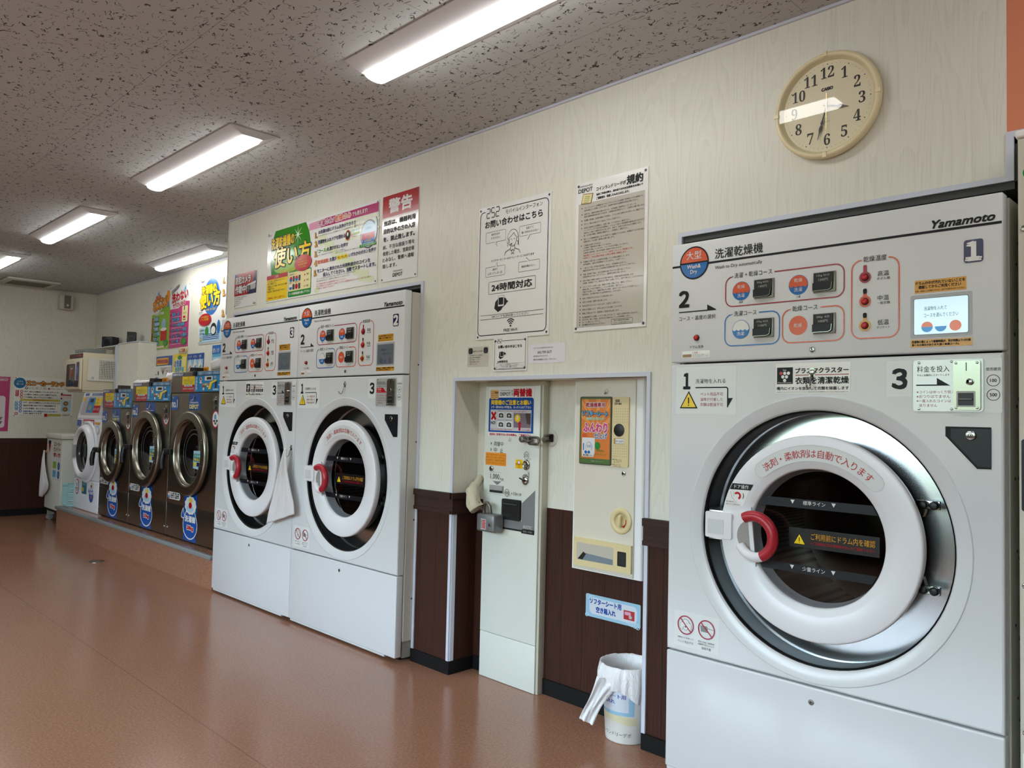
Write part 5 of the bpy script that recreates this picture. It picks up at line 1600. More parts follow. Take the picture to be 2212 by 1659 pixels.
depot(b, -2.594, 1.290, -2.527, DKG); b.T('専', -2.523, 1.304, DKG, 2, h=.012); b.T('用', -2.523, 1.290, DKG, 2, h=.012)
b.T('両替機', -2.507, 1.286, RED, 2, u1=-2.394, v1=1.321, b=.0022)
b.T('両替機のご注意とお願い', -2.652, 1.248, YEL, 3, u1=-2.397, v1=1.270, b=.0010); b.T('シワ・折れのない千円札を、まっすぐ入れて下さい', -2.652, 1.232, PAPM, 3, u1=-2.396, v1=1.243, b=.0004)
b.rect(-2.656, 1.130, -2.393, 1.226, P('notice_grey', (196, 200, 204), .3), 2)
for w_, m_, l_ in ((.020, PAPM, 3), (.012, RED, 4)):
    b.stroke([(-2.648, 1.180), (-2.620, 1.214)], w_, m_, l_); b.stroke([(-2.648, 1.214), (-2.620, 1.180)], w_, m_, l_)
b.T('NO!', -2.652, 1.158, INK, 3, u1=-2.622, v1=1.172, b=.0008)
for k, t_ in enumerate(('破れている', 'しわくちゃ', '折れている', '濡れている')):
    u_, v_ = -2.606 + (k % 2) * .052, 1.185 - (k // 2) * .042
    b.rect(u_, v_ - .001, u_ + .042, v_ + .030, PAPM, 3); b.T(t_, u_ + .001, v_ + .0315, INK, 3, u1=u_ + .040, v1=v_ + .0375); b.poly([(u_ + .006, v_ + .005), (u_ + .038, v_ + .004), (u_ + .036, v_ + .022), (u_ + .020, v_ + .026), (u_ + .007, v_ + .022)], DKG, 4); b.ell(u_ + .022, v_ + .014, .007, .005, LGR, 5, n=12)
b.rect(-2.503, 1.146, -2.396, 1.211, P('photo_mauve', (120, 106, 120), .4), 3); b.poly([(-2.43, 1.211), (-2.396, 1.211), (-2.396, 1.16), (-2.42, 1.165)], P('photo_dark', (70, 48, 52), .4), 4); b.star(-2.478, 1.188, .014, .022, 12, YEL, 4); b.rect(-2.482, 1.182, -2.474, 1.200, PAPM, 5); b.poly([(-2.47, 1.133), (-2.458, 1.133), (-2.458, 1.162), (-2.452, 1.162), (-2.464, 1.174), (-2.476, 1.162), (-2.470, 1.162)], RED, 5)
b.T('×まとも折れ曲がり', -2.505, 1.214, RED, 3, u1=-2.425, v1=1.2215); b.T('×ナナメ挿入', -2.448, 1.1315, RED, 6, u1=-2.396, v1=1.140); b.T('詰まってしまうので、使えません!!', -2.650, 1.132, RED, 3, u1=-2.512, v1=1.140)
b.T('当店をご利用でない方の両替は、ご遠慮下さい', -2.659, 1.107, RED, 3, u1=-2.395, v1=1.118, b=.0004)
b.build('notice_sticker', dr)
b = MB(org, pl); b.rect(-2.684, .969, -2.547, 1.0275, ORN, 1)
for k, t_ in enumerate(('"中止"の表示が出ているときは', '両替できません店員にご用命下さい。', 'また5000円札、10000円札は両替は', 'できませんのであしからずご了承下さい。')):
    b.T(t_, -2.680, 1.013 - k * .0125, BRW, 3, u1=-2.551, v1=1.022 - k * .0125)
b.build('notice_sticker', dr)
b = MB(org, pl); b.rect(-2.487, .964, -2.440, 1.004, YEL, 1); b.ell(-2.464, .991, .009, .009, PAPM, 2, n=14); b.ring(-2.464, .991, .008, .010, RED, 3); b.T('新500円', -2.484, .977, RED, 3, u1=-2.443); b.T('対応', -2.472, .966, RED, 3, h=.009); b.build('notice_sticker', dr)
b = MB(org, pl); b.cyl(-2.641, .953, .0125, 0, .006, CHR, 20, .002); b.ell(-2.641, .953, .005, .006, BLK, 12.5, n=12); b.build('door_lock', dr)
b = MB(org, pl)
b.prism([(-2.647, .845), (-2.559, .845), (-2.559, .878), (-2.647, .878)], .0002, .006, P('slot_grey', (160, 162, 162), .4)); b.rect(-2.645, .846, -2.561, .857, BLK, 12.5); b.box(-2.645, YC - .009, .856, -2.561, YC - .0061, .876, P('slot_grey', (160, 162, 162), .4), .001)
b.build('note_slot', dr)
b = MB(org, pl); b.lathe(-2.418, .982, [(.021, 0), (.020, .006), (.014, .009), (.013, .004), (.00001, .004)], CHR, 28, sv=1.1); b.rect(-2.432, .971, -2.405, .984, GREYST, 10); b.build('coin_slot', dr)
b = MB(org, pl); b.lathe(-2.421, .915, [(.020, 0), (.019, .006), (.012, .010), (.00001, .010)], CHR, 28, sv=1.1); b.prism([(-2.446, .921), (-2.405, .909), (-2.403, .915), (-2.444, .926)], .009, .018, CHR); b.build('return_knob', dr)
b = MB(org, pl)
b.prism(b.rpts(-2.558, .732, -2.443, .824, .008), .0003, .012, BLK); b.eps = .0005; b.rrect(-2.545, .745, -2.457, .811, .004, P('tray_dark', (34, 36, 34), .25), 25); b.box(-2.543, YC - .0145, .800, -2.459, YC - .0125, .805, DKG)
b.build('coin_tray', dr)
b = MB(org, pl); b.cyl(-2.525, 1.092, .009, 0, .003, P('clear_hook', (200, 206, 200), .15), 18, .001); b.tube([(-2.525, YC - .004, 1.092), (-2.525, YC - .010, 1.084), (-2.525, YC - .014, 1.086)], .0025, P('clear_hook', (200, 206, 200), .15), 8); b.build('hook', dr)

# chain from the machine to the wall
t = thing('chain', 'short heavy steel chain bolted between the change machine and the wall', 'chain', (-2.313, AY, 1.10))
org = (-2.313, AY, 1.10)


def link(c, d1, d2, L, Wd, r):
    c, d1, d2 = Vector(c), Vector(d1).normalized(), Vector(d2).normalized()
    pts = []
    for k in range(28):
        a = 2 * PI * k / 28
        sx = (L - Wd) / 2 * (1 if math.cos(a) > 0 else -1)
        pts.append(c + d1 * (sx + Wd / 2 * math.cos(a)) + d2 * (Wd / 2 * math.sin(a)))
    b = MB(org); b.tube(pts, r, P('galvanised', (118, 114, 106), .38, .9), 10, True)
    b.build('link', t)


b = MB(org, ((0, AY, 0), (1, 0, 0), (0, 0, 1))); b.lathe(-2.313, 1.104, [(.036, .0005), (.035, .003), (.024, .005), (.022, .002), (.00001, .002)], P('escutcheon', (206, 204, 196), .4), 36); b.eps = .001; b.rrect(-2.328, 1.088, -2.300, 1.122, .004, BLK, 2.8); b.build('wall_plate', t)
link((-2.317, .125, 1.103), (.2, -1, -.1), (0, .1, 1), .060, .026, .0055)
link((-2.355, .078, 1.092), (-1, .15, .0), (.1, -.2, -1), .075, .030, .0055)
link((-2.395, .086, 1.096), (-.9, .1, .2), (.1, .9, .3), .045, .026, .0055)
b = MB(org, ((0, YC, 0), (1, 0, 0), (0, 0, 1))); b.cyl(-2.424, 1.096, .0145, .0, .034, P('galvanised', (118, 114, 106), .38, .9), 24, .004); b.build('bolt_head', t)

# padlock on its covered chain
t = thing('padlock', 'large grey padlock on a cloth covered chain beside the change machine', 'padlock', (-2.60, .06, .70))
org = (-2.60, .06, .70)
PADM = P('padlock_grey', (128, 130, 132), .35, .5)
b = MB(org); b.box(-2.662, .034, .672, -2.545, .098, .752, PADM, .010)
bd = b.build('lock_body', t)
b = MB(org, ((0, .034, 0), (1, 0, 0), (0, 0, 1))); b.cyl(-2.572, .706, .011, 0, .002, DKG, 20, .0005); b.ring(-2.572, .706, .0085, .0100, LGR, 5); b.rect(-2.5735, .699, -2.5705, .713, BLK, 5)
b.build('keyhole', t)
b = MB(org, ((0, .034, 0), (1, 0, 0), (0, 0, 1))); b.rrect(-2.632, .682, -2.596, .730, .002, LGR, .6)
for k in range(6):
    b.rect(-2.622, .688 + k * .0065, -2.600, .692 + k * .0065, RED, 1.4)
b.rect(-2.629, .686, -2.6255, .726, DKG, 1.4)
b.build('label', t)
b = MB(org)
b.tube([(-2.640, .062, .753), (-2.642, .062, .778), (-2.632, .060, .796), (-2.616, .060, .799), (-2.602, .062, .785), (-2.600, .066, .753)], .008, P('galvanised', (118, 114, 106), .38, .9), 12)
b.build('shackle', t)
b = MB(org); b.tube([(-2.655 - .012 * math.cos(k * PI / 10), .058 + .016 * math.sin(k * PI / 10), .782 + .020 * math.cos(k * PI / 10 + .6)) for k in range(20)], .0065, P('galvanised', (118, 114, 106), .38, .9), 8, True); b.build('link', t)
b = MB(org)
pts = [(-2.668, .046, .768), (-2.690, .042, .800), (-2.712, .048, .836), (-2.726, .072, .866), (-2.735, .105, .886), (-2.735, .130, .900)]
rs = [.036, .034, .029, .026, .022, .015]
b.tube(pts, .03, CANV, 16, rs=rs)
o = b.build('cloth_sleeve', t)
md = o.modifiers.new('folds', 'SUBSURF'); md.levels = md.render_levels = 2
tx = bpy.data.textures.new('folds', 'CLOUDS'); tx.noise_scale = .045
md = o.modifiers.new('wrinkle', 'DISPLACE'); md.texture = tx; md.strength = .030; md.mid_level = .5

# softener sheet vending cabinet
YV = .065
t = thing('softener_dispenser', 'cream wall mounted dispenser for dryer sheets beside the change machine', 'vending machine', (-1.95, AY, .583))
org = (-1.95, AY, .583)
pl = ((0, YV, 0), (1, 0, 0), (0, 0, 1))
b = MB(org, pl)
VW = P('dispenser_white', (238, 241, 244), .3)
q = [(-2.112, AY - .001), (-2.112, YV + .006), (-2.109, YV), (-1.798, YV), (-1.790, YV)] + [(-1.775 + .012 * math.cos(a), YV + .012 + .012 * math.sin(a)) for a in [-PI / 2 + PI / 2 * k / 6 for k in range(7)]] + [(-1.763, AY - .001)]
zz = (.583, 1.3555)
vs = [(x, y, z_) for z_ in zz for x, y in q]
n = len(q)
b.add(vs, [tuple(range(n - 1, -1, -1)), tuple(range(n, 2 * n))], VW)
b.add(vs, [(i, (i + 1) % n, n + (i + 1) % n, n + i) for i in range(n)], VW)
b.build('housing', t)
b = MB(org, pl); b.box(-2.100, YV - .006, .588, -1.800, YV - .0003, 1.350, IVORY, .0015); dr = b.build('door', t)
pl = ((0, YV - .006, 0), (1, 0, 0), (0, 0, 1))
b = MB(org, pl)
b.prism(b.rpts(-2.074, 1.010, -1.911, 1.282, .007), .0002, .004, P('window_rim', (56, 50, 44), .4)); b.po = b.po + b.pn * .004
b.rrect(-2.070, 1.014, -1.915, 1.278, .006, P('window_green', (86, 118, 66), .2), 1); b.rect(-2.064, 1.034, -1.918, 1.272, P('softener_orange', (224, 128, 58), .2), 2)
for k in range(9):
    a = .15 + k * .33
    b.poly([(-1.985, 1.15), (max(-2.064, min(-1.918, -1.985 + .2 * math.cos(a))), max(1.034, min(1.272, 1.15 + .2 * math.sin(a)))), (max(-2.064, min(-1.918, -1.985 + .2 * math.cos(a + .12))), max(1.034, min(1.272, 1.15 + .2 * math.sin(a + .12))))], P('softener_light', (236, 158, 82), .2), 3)
b.T('乾燥機専用', -2.040, 1.240, DRED, 6, u1=-1.944, v1=1.258, b=.0010, ol=(PAPM, .0025))
b.T('ソフターシート', -2.060, 1.205, CYA, 6, u1=-1.928, v1=1.226, b=.0014, ol=(NVY, .0030), rot=-.02)
b.T('静電気を防ぎ柔らかに', -2.036, 1.188, P('mint_print', (150, 214, 190), .4), 6, u1=-1.944, v1=1.199, b=.0005)
b.T('ふんわり', -2.052, 1.140, PNK, 6, u1=-1.930, v1=1.176, b=.0022, ol=(PAPM, .0045))
b.T('仕上げ', -1.994, 1.115, P('softener_navy', (66, 90, 150), .4), 6, u1=-1.930, v1=1.136, b=.0010, ol=(PAPM, .0030))
b.ell(-2.045, 1.124, .014, .010, ORG, 5, n=18); b.rrect(-2.058, 1.050, -1.992, 1.117, .005, P('bottle_white', (226, 230, 232), .3), 5); b.ell(-2.022, 1.078, .017, .022, BLU, 6); b.ell(-2.022, 1.078, .0155, .0205, PAPM, 7); b.T('洗濯', -2.022, 1.078, BLU, 8, h=.010, al='c'); b.rect(-2.052, 1.064, -2.047, 1.094, BLU, 6)
b.rrect(-2.056, 1.040, -1.994, 1.066, .006, PAPM, 9); b.ell(-2.036, 1.059, .007, .006, BLU, 10, n=14); b.ell(-2.020, 1.059, .007, .006, BLU, 10, n=14); b.T('¥100', -2.049, 1.043, INK, 10, u1=-2.022, v1=1.050, b=.0005); b.T('(税込)', -2.020, 1.043, DKG, 10, u1=-2.000, v1=1.049); b.T('2枚入り', -2.038, 1.051, INK, 10, h=.0045)
b.ell(-1.978, 1.086, .014, .016, GRN, 5, n=20); b.T('乾燥機に', -1.984, 1.062, GRN, 6, u1=-1.940, v1=1.071); b.T('入れるだけ', -1.992, 1.048, GRN, 6, u1=-1.932, v1=1.058); b.T('衣類用ソフターシート', -2.010, 1.021, LGR, 6, u1=-1.950, v1=1.027)
b.build('display_window', dr)
b = MB(org, pl)
b.prism(b.rpts(-1.907, 1.008, -1.827, 1.281, .005), .0002, .006, CREAM); b.po = b.po + b.pn * .006
for k in range(7):
    for i in range(6):
        b.ell(-1.8985 + k * .0108, 1.234 - i * .0103, .0020, .0014, P('cream_dimple', (168, 150, 100), .5), 1, n=8)
        if i < 5: b.ell(-1.8985 + k * .0108, 1.090 - i * .0103, .0020, .0014, P('cream_dimple', (168, 150, 100), .5), 1, n=8)
b.rect(-1.892, 1.261, -1.872, 1.270, INK, 1); b.T('機種番', -1.890, 1.263, CREAM, 2, u1=-1.874); b.T('DF-8A', -1.895, 1.250, INK, 1, u1=-1.862, v1=1.258, b=.0005)
b.cyl(-1.872, 1.151, .025, 0, .003, BLK, 32, .001); b.rect(-1.8735, 1.138, -1.8705, 1.164, P('slot_black', (4, 4, 5), .5), 7)
b.rect(-1.897, 1.097, -1.846, 1.119, P('cream_dimple', (168, 150, 100), .5), 1); b.rect(-1.888, 1.099, -1.846, 1.117, PAPM, 2); b.T('硬', -1.885, 1.104, DKG, 3, h=.007); b.T('100円', -1.873, 1.103, DKG, 3, u1=-1.850, v1=1.111)
for k, t_ in enumerate(('●硬貨を投入してから', 'ハンドルを右に1回', '廻して下さい', '●返却はハンドルを', '左に廻して下さい')):
    b.T(t_, -1.902 if '●' in t_ else -1.895, 1.034 - k * .0055 - (.003 if k > 2 else 0), INK, 2, h=.0042)
b.build('coin_panel', dr)
b = MB(org, pl); b.cyl(-1.850, .984, .009, 0, .004, CHR, 20, .001); b.ell(-1.852, .984, .004, .005, BLK, 8.5, n=12); b.build('door_lock', dr)
b = MB(org, pl)
b.lathe(-1.858, .800, [(.0505, 0), (.050, .005), (.046, .007), (.031, .007), (.029, .003), (.0285, -.0), (.00001, .0008)], CREAM, 48)
b.rrect(-1.871, .775, -1.849, .825, .010, CREAM, 3); b.box(-1.866, YV - .022, .777, -1.852, YV - .0065, .823, CREAM, .006)
b.ring(-1.858, .800, .021, .024, RED, 4, -1.3, .3, 12); b.poly([(-1.850, .782), (-1.845, .773), (-1.838, .786)], RED, 4)
b.build('turn_knob', dr)
b = MB(org, pl)
q0, q1, q2, q3 = -2.090, .601, -1.803, .714
b.prism([(q0 + .005, q1), (q2, q1 + .004), (q2, q3 - .003), (q0, q3), (q0, q1 + .006)], .0002, .010, CREAM); b.eps = .001
b.rrect(-2.072, .626, -1.886, .694, .003, P('tray_ivory', (190, 186, 170), .5), 10.5); b.poly([(-2.060, .627), (-1.888, .627), (-1.888, .648), (-2.020, .655), (-2.035, .655)], P('tray_blue_grey', (118, 132, 142), .4), 11); b.poly([(-2.066, .628), (-2.040, .628), (-2.022, .652), (-2.036, .660)], P('tray_dark', (34, 36, 34), .25), 11.4)
b.rrect(-1.867, .628, -1.825, .684, .003, P('tray_dark', (34, 36, 34), .25), 10.5); b.rrect(-1.861, .636, -1.828, .681, .002, BLK, 11)
b.build('delivery_tray', dr)
b = MB(org, pl); b.cyl(-1.943, 1.303, .0095, 0, .003, P('clear_hook', (200, 206, 200), .15), 18, .001); b.tube([(-1.943, YV - .010, 1.303), (-1.943, YV - .016, 1.293), (-1.943, YV - .020, 1.296)], .0025, P('clear_hook', (200, 206, 200), .15), 8); b.build('hook', dr)

# sign for the empty boxes
b = plate(-2.101, .379, -1.825, .470, AY, th=.0015, screws=False, rad=.006, m=P('bubble_blue', (156, 202, 226), .2))
for k in range(46):
    u_, v_ = -2.095 + .264 * ((k * .618) % 1), .384 + .080 * ((k * .381) % 1)
    b.ring(u_, v_, .006 + .006 * ((k * .27) % 1), .008 + .006 * ((k * .27) % 1), P('bubble_pale', (190, 222, 238), .2), 1, n=14)
b.rrect(-2.080, .392, -1.840, .458, .02, P('bubble_white', (214, 224, 236), .25), 2)
b.T('ソフターシート用', -2.078, .433, DBL, 3, u1=-1.918, v1=.455, b=.0012); b.T('空き箱入れ', -2.045, .402, DBL, 3, u1=-1.945, v1=.425, b=.0012)
b.rect(-1.905, .402, -1.852, .438, RED, 3); b.rrect(-1.900, .420, -1.870, .433, .004, LPK, 4); b.ell(-1.872, .414, .008, .007, LGR, 4, n=14)
tag(b.build('empty_box_sign'), 'pale blue bubble patterned sign on the brown boards under the dispenser', 'sign')

# waste bin with its bag
t = thing('waste_bin', 'small white plastic waste bin in the corner of the alcove', 'bin', (-1.805, .045, 0))
bx_, by_ = -1.805, .045
org = (bx_, by_, 0)
pl = ((0, 0, 0), (1, 0, 0), (0, 1, 0))
b = MB(org, pl)
b.lathe(bx_, by_, [(.00001, .002), (.076, .002), (.079, .0), (.080, .004), (.098, .262), (.101, .268), (.099, .272), (.096, .266), (.077, .008), (.00001, .006)], P('bin_white', (226, 228, 222), .35), 56)
bo = b.build('bucket', t)
b = MB(org)


def onbin(a, z_, d=.0008):
    r_ = .080 + .018 * (z_ - .004) / .258 + d
    return (bx_ + r_ * math.cos(a), by_ + r_ * math.sin(a), z_)


def bintext(b, s_, a0, z0, size, m, b_=0.0, d=.0012):
    vs, fs, bb = glyphs(s_)
    for o_ in ([0, .0012] if b_ else [0]):
        b.add([onbin(a0 + (x * size + o_) / .088, z0 + y * size, d) for x, y in vs], fs, m)


b.grid(lambda i, j: onbin(math.radians(-134 + 98 * i), .105 + .10 * j, .0005), 24, 6, P('bubble_blue', (156, 202, 226), .2))
b.grid(lambda i, j: onbin(math.radians(-130 + 80 * i), .118 + .080 * j, .0008), 24, 6, P('bubble_white', (214, 224, 236), .25))
bintext(b, 'ソフターシート用', math.radians(-150), .168, .018, DBL, 1); bintext(b, '空き箱入れ', math.radians(-142), .146, .018, DBL, 1)
b.build('bin_label', t)
b = MB(org); bintext(b, 'コインランドリーデポ', math.radians(-152), .028, .017, BLK, 0, .0009); b.build('handwriting', t)
b = MB(org)
b.grid(lambda i, j: onbin(math.radians(-138 + 110 * i), .076 + .028 * j + .006 * math.sin(5 * i), .0004), 24, 3, P('tape_yellowed', (220, 214, 178), .3)); b.build('tape', t)
b = MB(org)
rb = random.Random(3)
ph = [rb.uniform(0, 6.28) for _ in range(12)]


def bagf(i, j):
    a = 2 * PI * i
    w_ = .5 * math.sin(9 * a + ph[0]) + .35 * math.sin(17 * a + ph[1] + 3 * j) + .3 * math.sin(5 * a + ph[2] + 4 * j) + .25 * math.sin(29 * a + ph[3] + 2 * j)
    hang = .088 + .022 * math.sin(2 * a + 2.4) + .012 * math.sin(5 * a + ph[4])
    if j < .45:                       # inside, up to the rim
        k = j / .45
        r_ = .070 + .026 * k - .0025 + .0022 * w_ * (1 - k)
        z_ = .03 + (.275 - .03) * k
    elif j < .6:
        k = (j - .45) / .15
        r_ = .0955 + .011 * math.sin(k * PI / 2) + .0016 * w_ * k
        z_ = .275 + .005 * math.sin(k * PI) + .003 * w_ * (1 - k)
    else:
        k = (j - .6) / .4
        r_ = .1065 + .004 * k + .006 * math.sin(k * PI) + (.0028 + .0050 * k) * w_
        r_ = max(.1025, min(r_, .122))
        z_ = .275 - hang * k + .002 * w_
    x, y = bx_ + r_ * math.cos(a), by_ + r_ * math.sin(a)
    return (min(x, -1.6985), min(y, .1485), z_)


b.grid(bagf, 160, 44, BAG, True, True)
a = math.radians(-150)


def tailf(i, j):
    e_ = Vector((.80, .60, 0))
    p0 = Vector((bx_, by_, .228)) + Vector((math.cos(math.radians(-92)), math.sin(math.radians(-92)), 0)) * .112
    path = Vector((-.050, -.042, -.150)) * j + Vector((-.010, -.012, 0)) * math.sin(j * 2.0)
    ac = (e_ * .135 + Vector((0, 0, -.052))).normalized()
    wid = .046 * (1 - .48 * math.sin(min(1, j * 1.6) * PI / 2)) + .004 * j
    return p0 + path + ac * ((i - .5) * 2 * wid) + Vector((.59, -.80, 0)) * (.004 * math.sin(11 * i + 4 * j) + .003 * math.sin(23 * i))


b.grid(tailf, 14, 20, BAG)
o = b.build('bin_bag', t)


# ------------------------------------------------------------------ steel washers on the plinth
PZ = .2245            # plinth top
LAB = P('control_sticker_blue', (20, 136, 200), .35)


def control_sticker(b, u0, v0, u1, v1, l=1):
    """Blue instruction sticker with yellow and red notice at its left."""
    W_, H_ = u1 - u0, v1 - v0
    X = lambda f: u0 + W_ * f
    Y = lambda f: v0 + H_ * f
    b.rect(X(.34), v0, u1, v1, LAB, l)
    b.rect(u0, Y(.45), X(.34), v1, YEL, l); b.rect(u0, v0, X(.34), Y(.45), RED, l)
    b.T('ご注意', X(.17), Y(.86), RED, l + 2, h=H_ * .09, al='c')
    for k, t_ in enumerate(('洗濯物の量はドラムの', '三分の二を目安に', 'ご利用ください')):
        b.T(t_, X(.04), Y(.72 - k * .12), GRN, l + 2, u1=X(.31), v1=Y(.80 - k * .12))
    b.rrect(X(.06), Y(.34), X(.28), Y(.46), H_ * .03, PAPM, l + 2); b.T('運転時間', X(.09), Y(.36), INK, l + 3, u1=X(.25), v1=Y(.44))
    b.T('30分+500円', X(.03), Y(.12), PAPM, l + 2, u1=X(.32), v1=Y(.26))
    for k in range(4):
        b.ell(X(.39), Y(.86 - k * .22), W_ * .022, H_ * .09, PAPM, l + 1, n=16); b.ell(X(.39), Y(.86 - k * .22), W_ * .010, H_ * .04, BLU, l + 2, n=12)
    b.ell(X(.50), Y(.76), W_ * .032, H_ * .15, PAPM, l + 1, n=20); b.ell(X(.50), Y(.78), W_ * .018, H_ * .09, DRED, l + 2, n=16); b.rrect(X(.47), Y(.52), X(.53), Y(.60), H_ * .02, PAPM, l + 1)
    b.rrect(X(.60), Y(.68), X(.80), Y(.96), H_ * .05, PAPM, l + 1); b.rrect(X(.655), Y(.74), X(.77), Y(.90), H_ * .02, BLK, l + 2)
    for i in range(3):
        for j in range(2):
            b.rect(X(.55 + i * .055), Y(.26 + j * .13), X(.595 + i * .055), Y(.37 + j * .13), (RED, GRN, PAPM, ORN, PAPM, GLD)[i + 3 * j], l + 2)
    b.poly([(X(.70), Y(.12)), (X(.76), Y(.12)), (X(.80), Y(.50)), (X(.92), Y(.66)), (X(.88), Y(.74)), (X(.74), Y(.56))], YEL, l + 3)
    b.ell(X(.58), Y(.16), W_ * .022, H_ * .09, PAPM, l + 1, n=14)
    b.poly([(X(.86), Y(.20)), (X(.90), Y(.20)), (X(.92), Y(.62)), (X(.86), Y(.60))], NVY, l + 1.5); b.rrect(X(.82), Y(.06), X(.95), Y(.16), H_ * .04, LBL, l + 1); b.ell(X(.86), Y(.88), W_ * .03, H_ * .07, LGR, l + 1, n=14); b.ell(X(.965), Y(.40), W_ * .012, H_ * .06, PAPM, l + 1, n=12)


def drop_logo(b, cu, vb, vt, wd, kg, l=2):
    """Blue drop outline with a foam cloud, the words and the load in kilograms."""
    hh = vt - vb
    r = wd / 2
    cv = vb + hh * .33
    ry = hh * .33
    pts = [(cu + r * math.cos(a), cv + ry * math.sin(a)) for a in [PI * (.86 + 1.28 * k / 30) for k in range(31)]]
    ptop = [(cu + r * .55, cv + ry * 1.05), (cu + r * .3, cv + ry * 1.5), (cu - r * .3, cv + ry * 1.5), (cu - r * .55, cv + ry * 1.05)]
    loop = pts + ptop
    b.poly(loop, P('drop_blue', (18, 84, 170), .35), l); b.stroke(loop, wd * .035, PAPM, l + 1, True)
    q = [(cu - r * 1.05, vb + hh * .70), (cu - r * 1.32, vb + hh * .52)] + [(cu - r * 1.05 + r * .27 * math.cos(a), vb + hh * .52 + hh * .055 * math.sin(a)) for a in [PI + PI * k / 8 for k in range(9)]] + [(cu - r * .78, vb + hh * .52)]
    b.poly(q, P('drop_blue', (18, 84, 170), .35), l + 1.5); b.stroke(q, wd * .03, PAPM, l + 2, True)
    for k in range(11):
        a = 2 * PI * k / 11
        b.ell(cu + r * .58 * math.cos(a), vb + hh * .80 + hh * .155 * math.sin(a), r * .25, hh * .07, PAPM, l + 2.4, n=16)
    b.ell(cu, vb + hh * .80, r * .62, hh * .17, PAPM, l + 2.6, n=24); b.ell(cu - r * .05, vb + hh * .72, r * .5, hh * .09, LBL, l + 3, n=20); b.ell(cu + r * .02, vb + hh * .92, r * .3, hh * .05, P('foam_yellow', (226, 206, 90), .4), l + 3, n=18)
    b.ell(cu - r * .02, vb + hh * .80, r * .24, hh * .075, RED, l + 3.4, n=18)
    b.T('洗濯機', cu - r * .72, vb + hh * .40, PAPM, l + 3, u1=cu + r * .74, v1=vb + hh * .545, b=wd * .010)
    b.T(kg, cu - r * .42, vb + hh * .20, RED, l + 3, u1=cu + r * .50, v1=vb + hh * .31, b=wd * .012, ol=(PAPM, wd * .03))


def no_item(b, cu, cv, ru, rv, l=2):
    b.ell(cu, cv, ru, rv, P('ring_rose', (170, 40, 60), .4), l); b.ell(cu, cv, ru * .82, rv * .82, PAPM, l + 1)
    b.poly([(cu - ru * .35, cv - rv * .02), (cu + ru * .2, cv - rv * .02), (cu + ru * .2, cv + rv * .42), (cu - ru * .05, cv + rv * .55), (cu - ru * .35, cv + rv * .42)], CYA, l + 2); b.T('布団・毛布', cu - ru * .62, cv - rv * .30, INK, l + 2, u1=cu + ru * .62, v1=cv - rv * .08, b=.001); b.T('不可', cu - ru * .30, cv - rv * .60, INK, l + 2, u1=cu + ru * .30, v1=cv - rv * .36, b=.001)


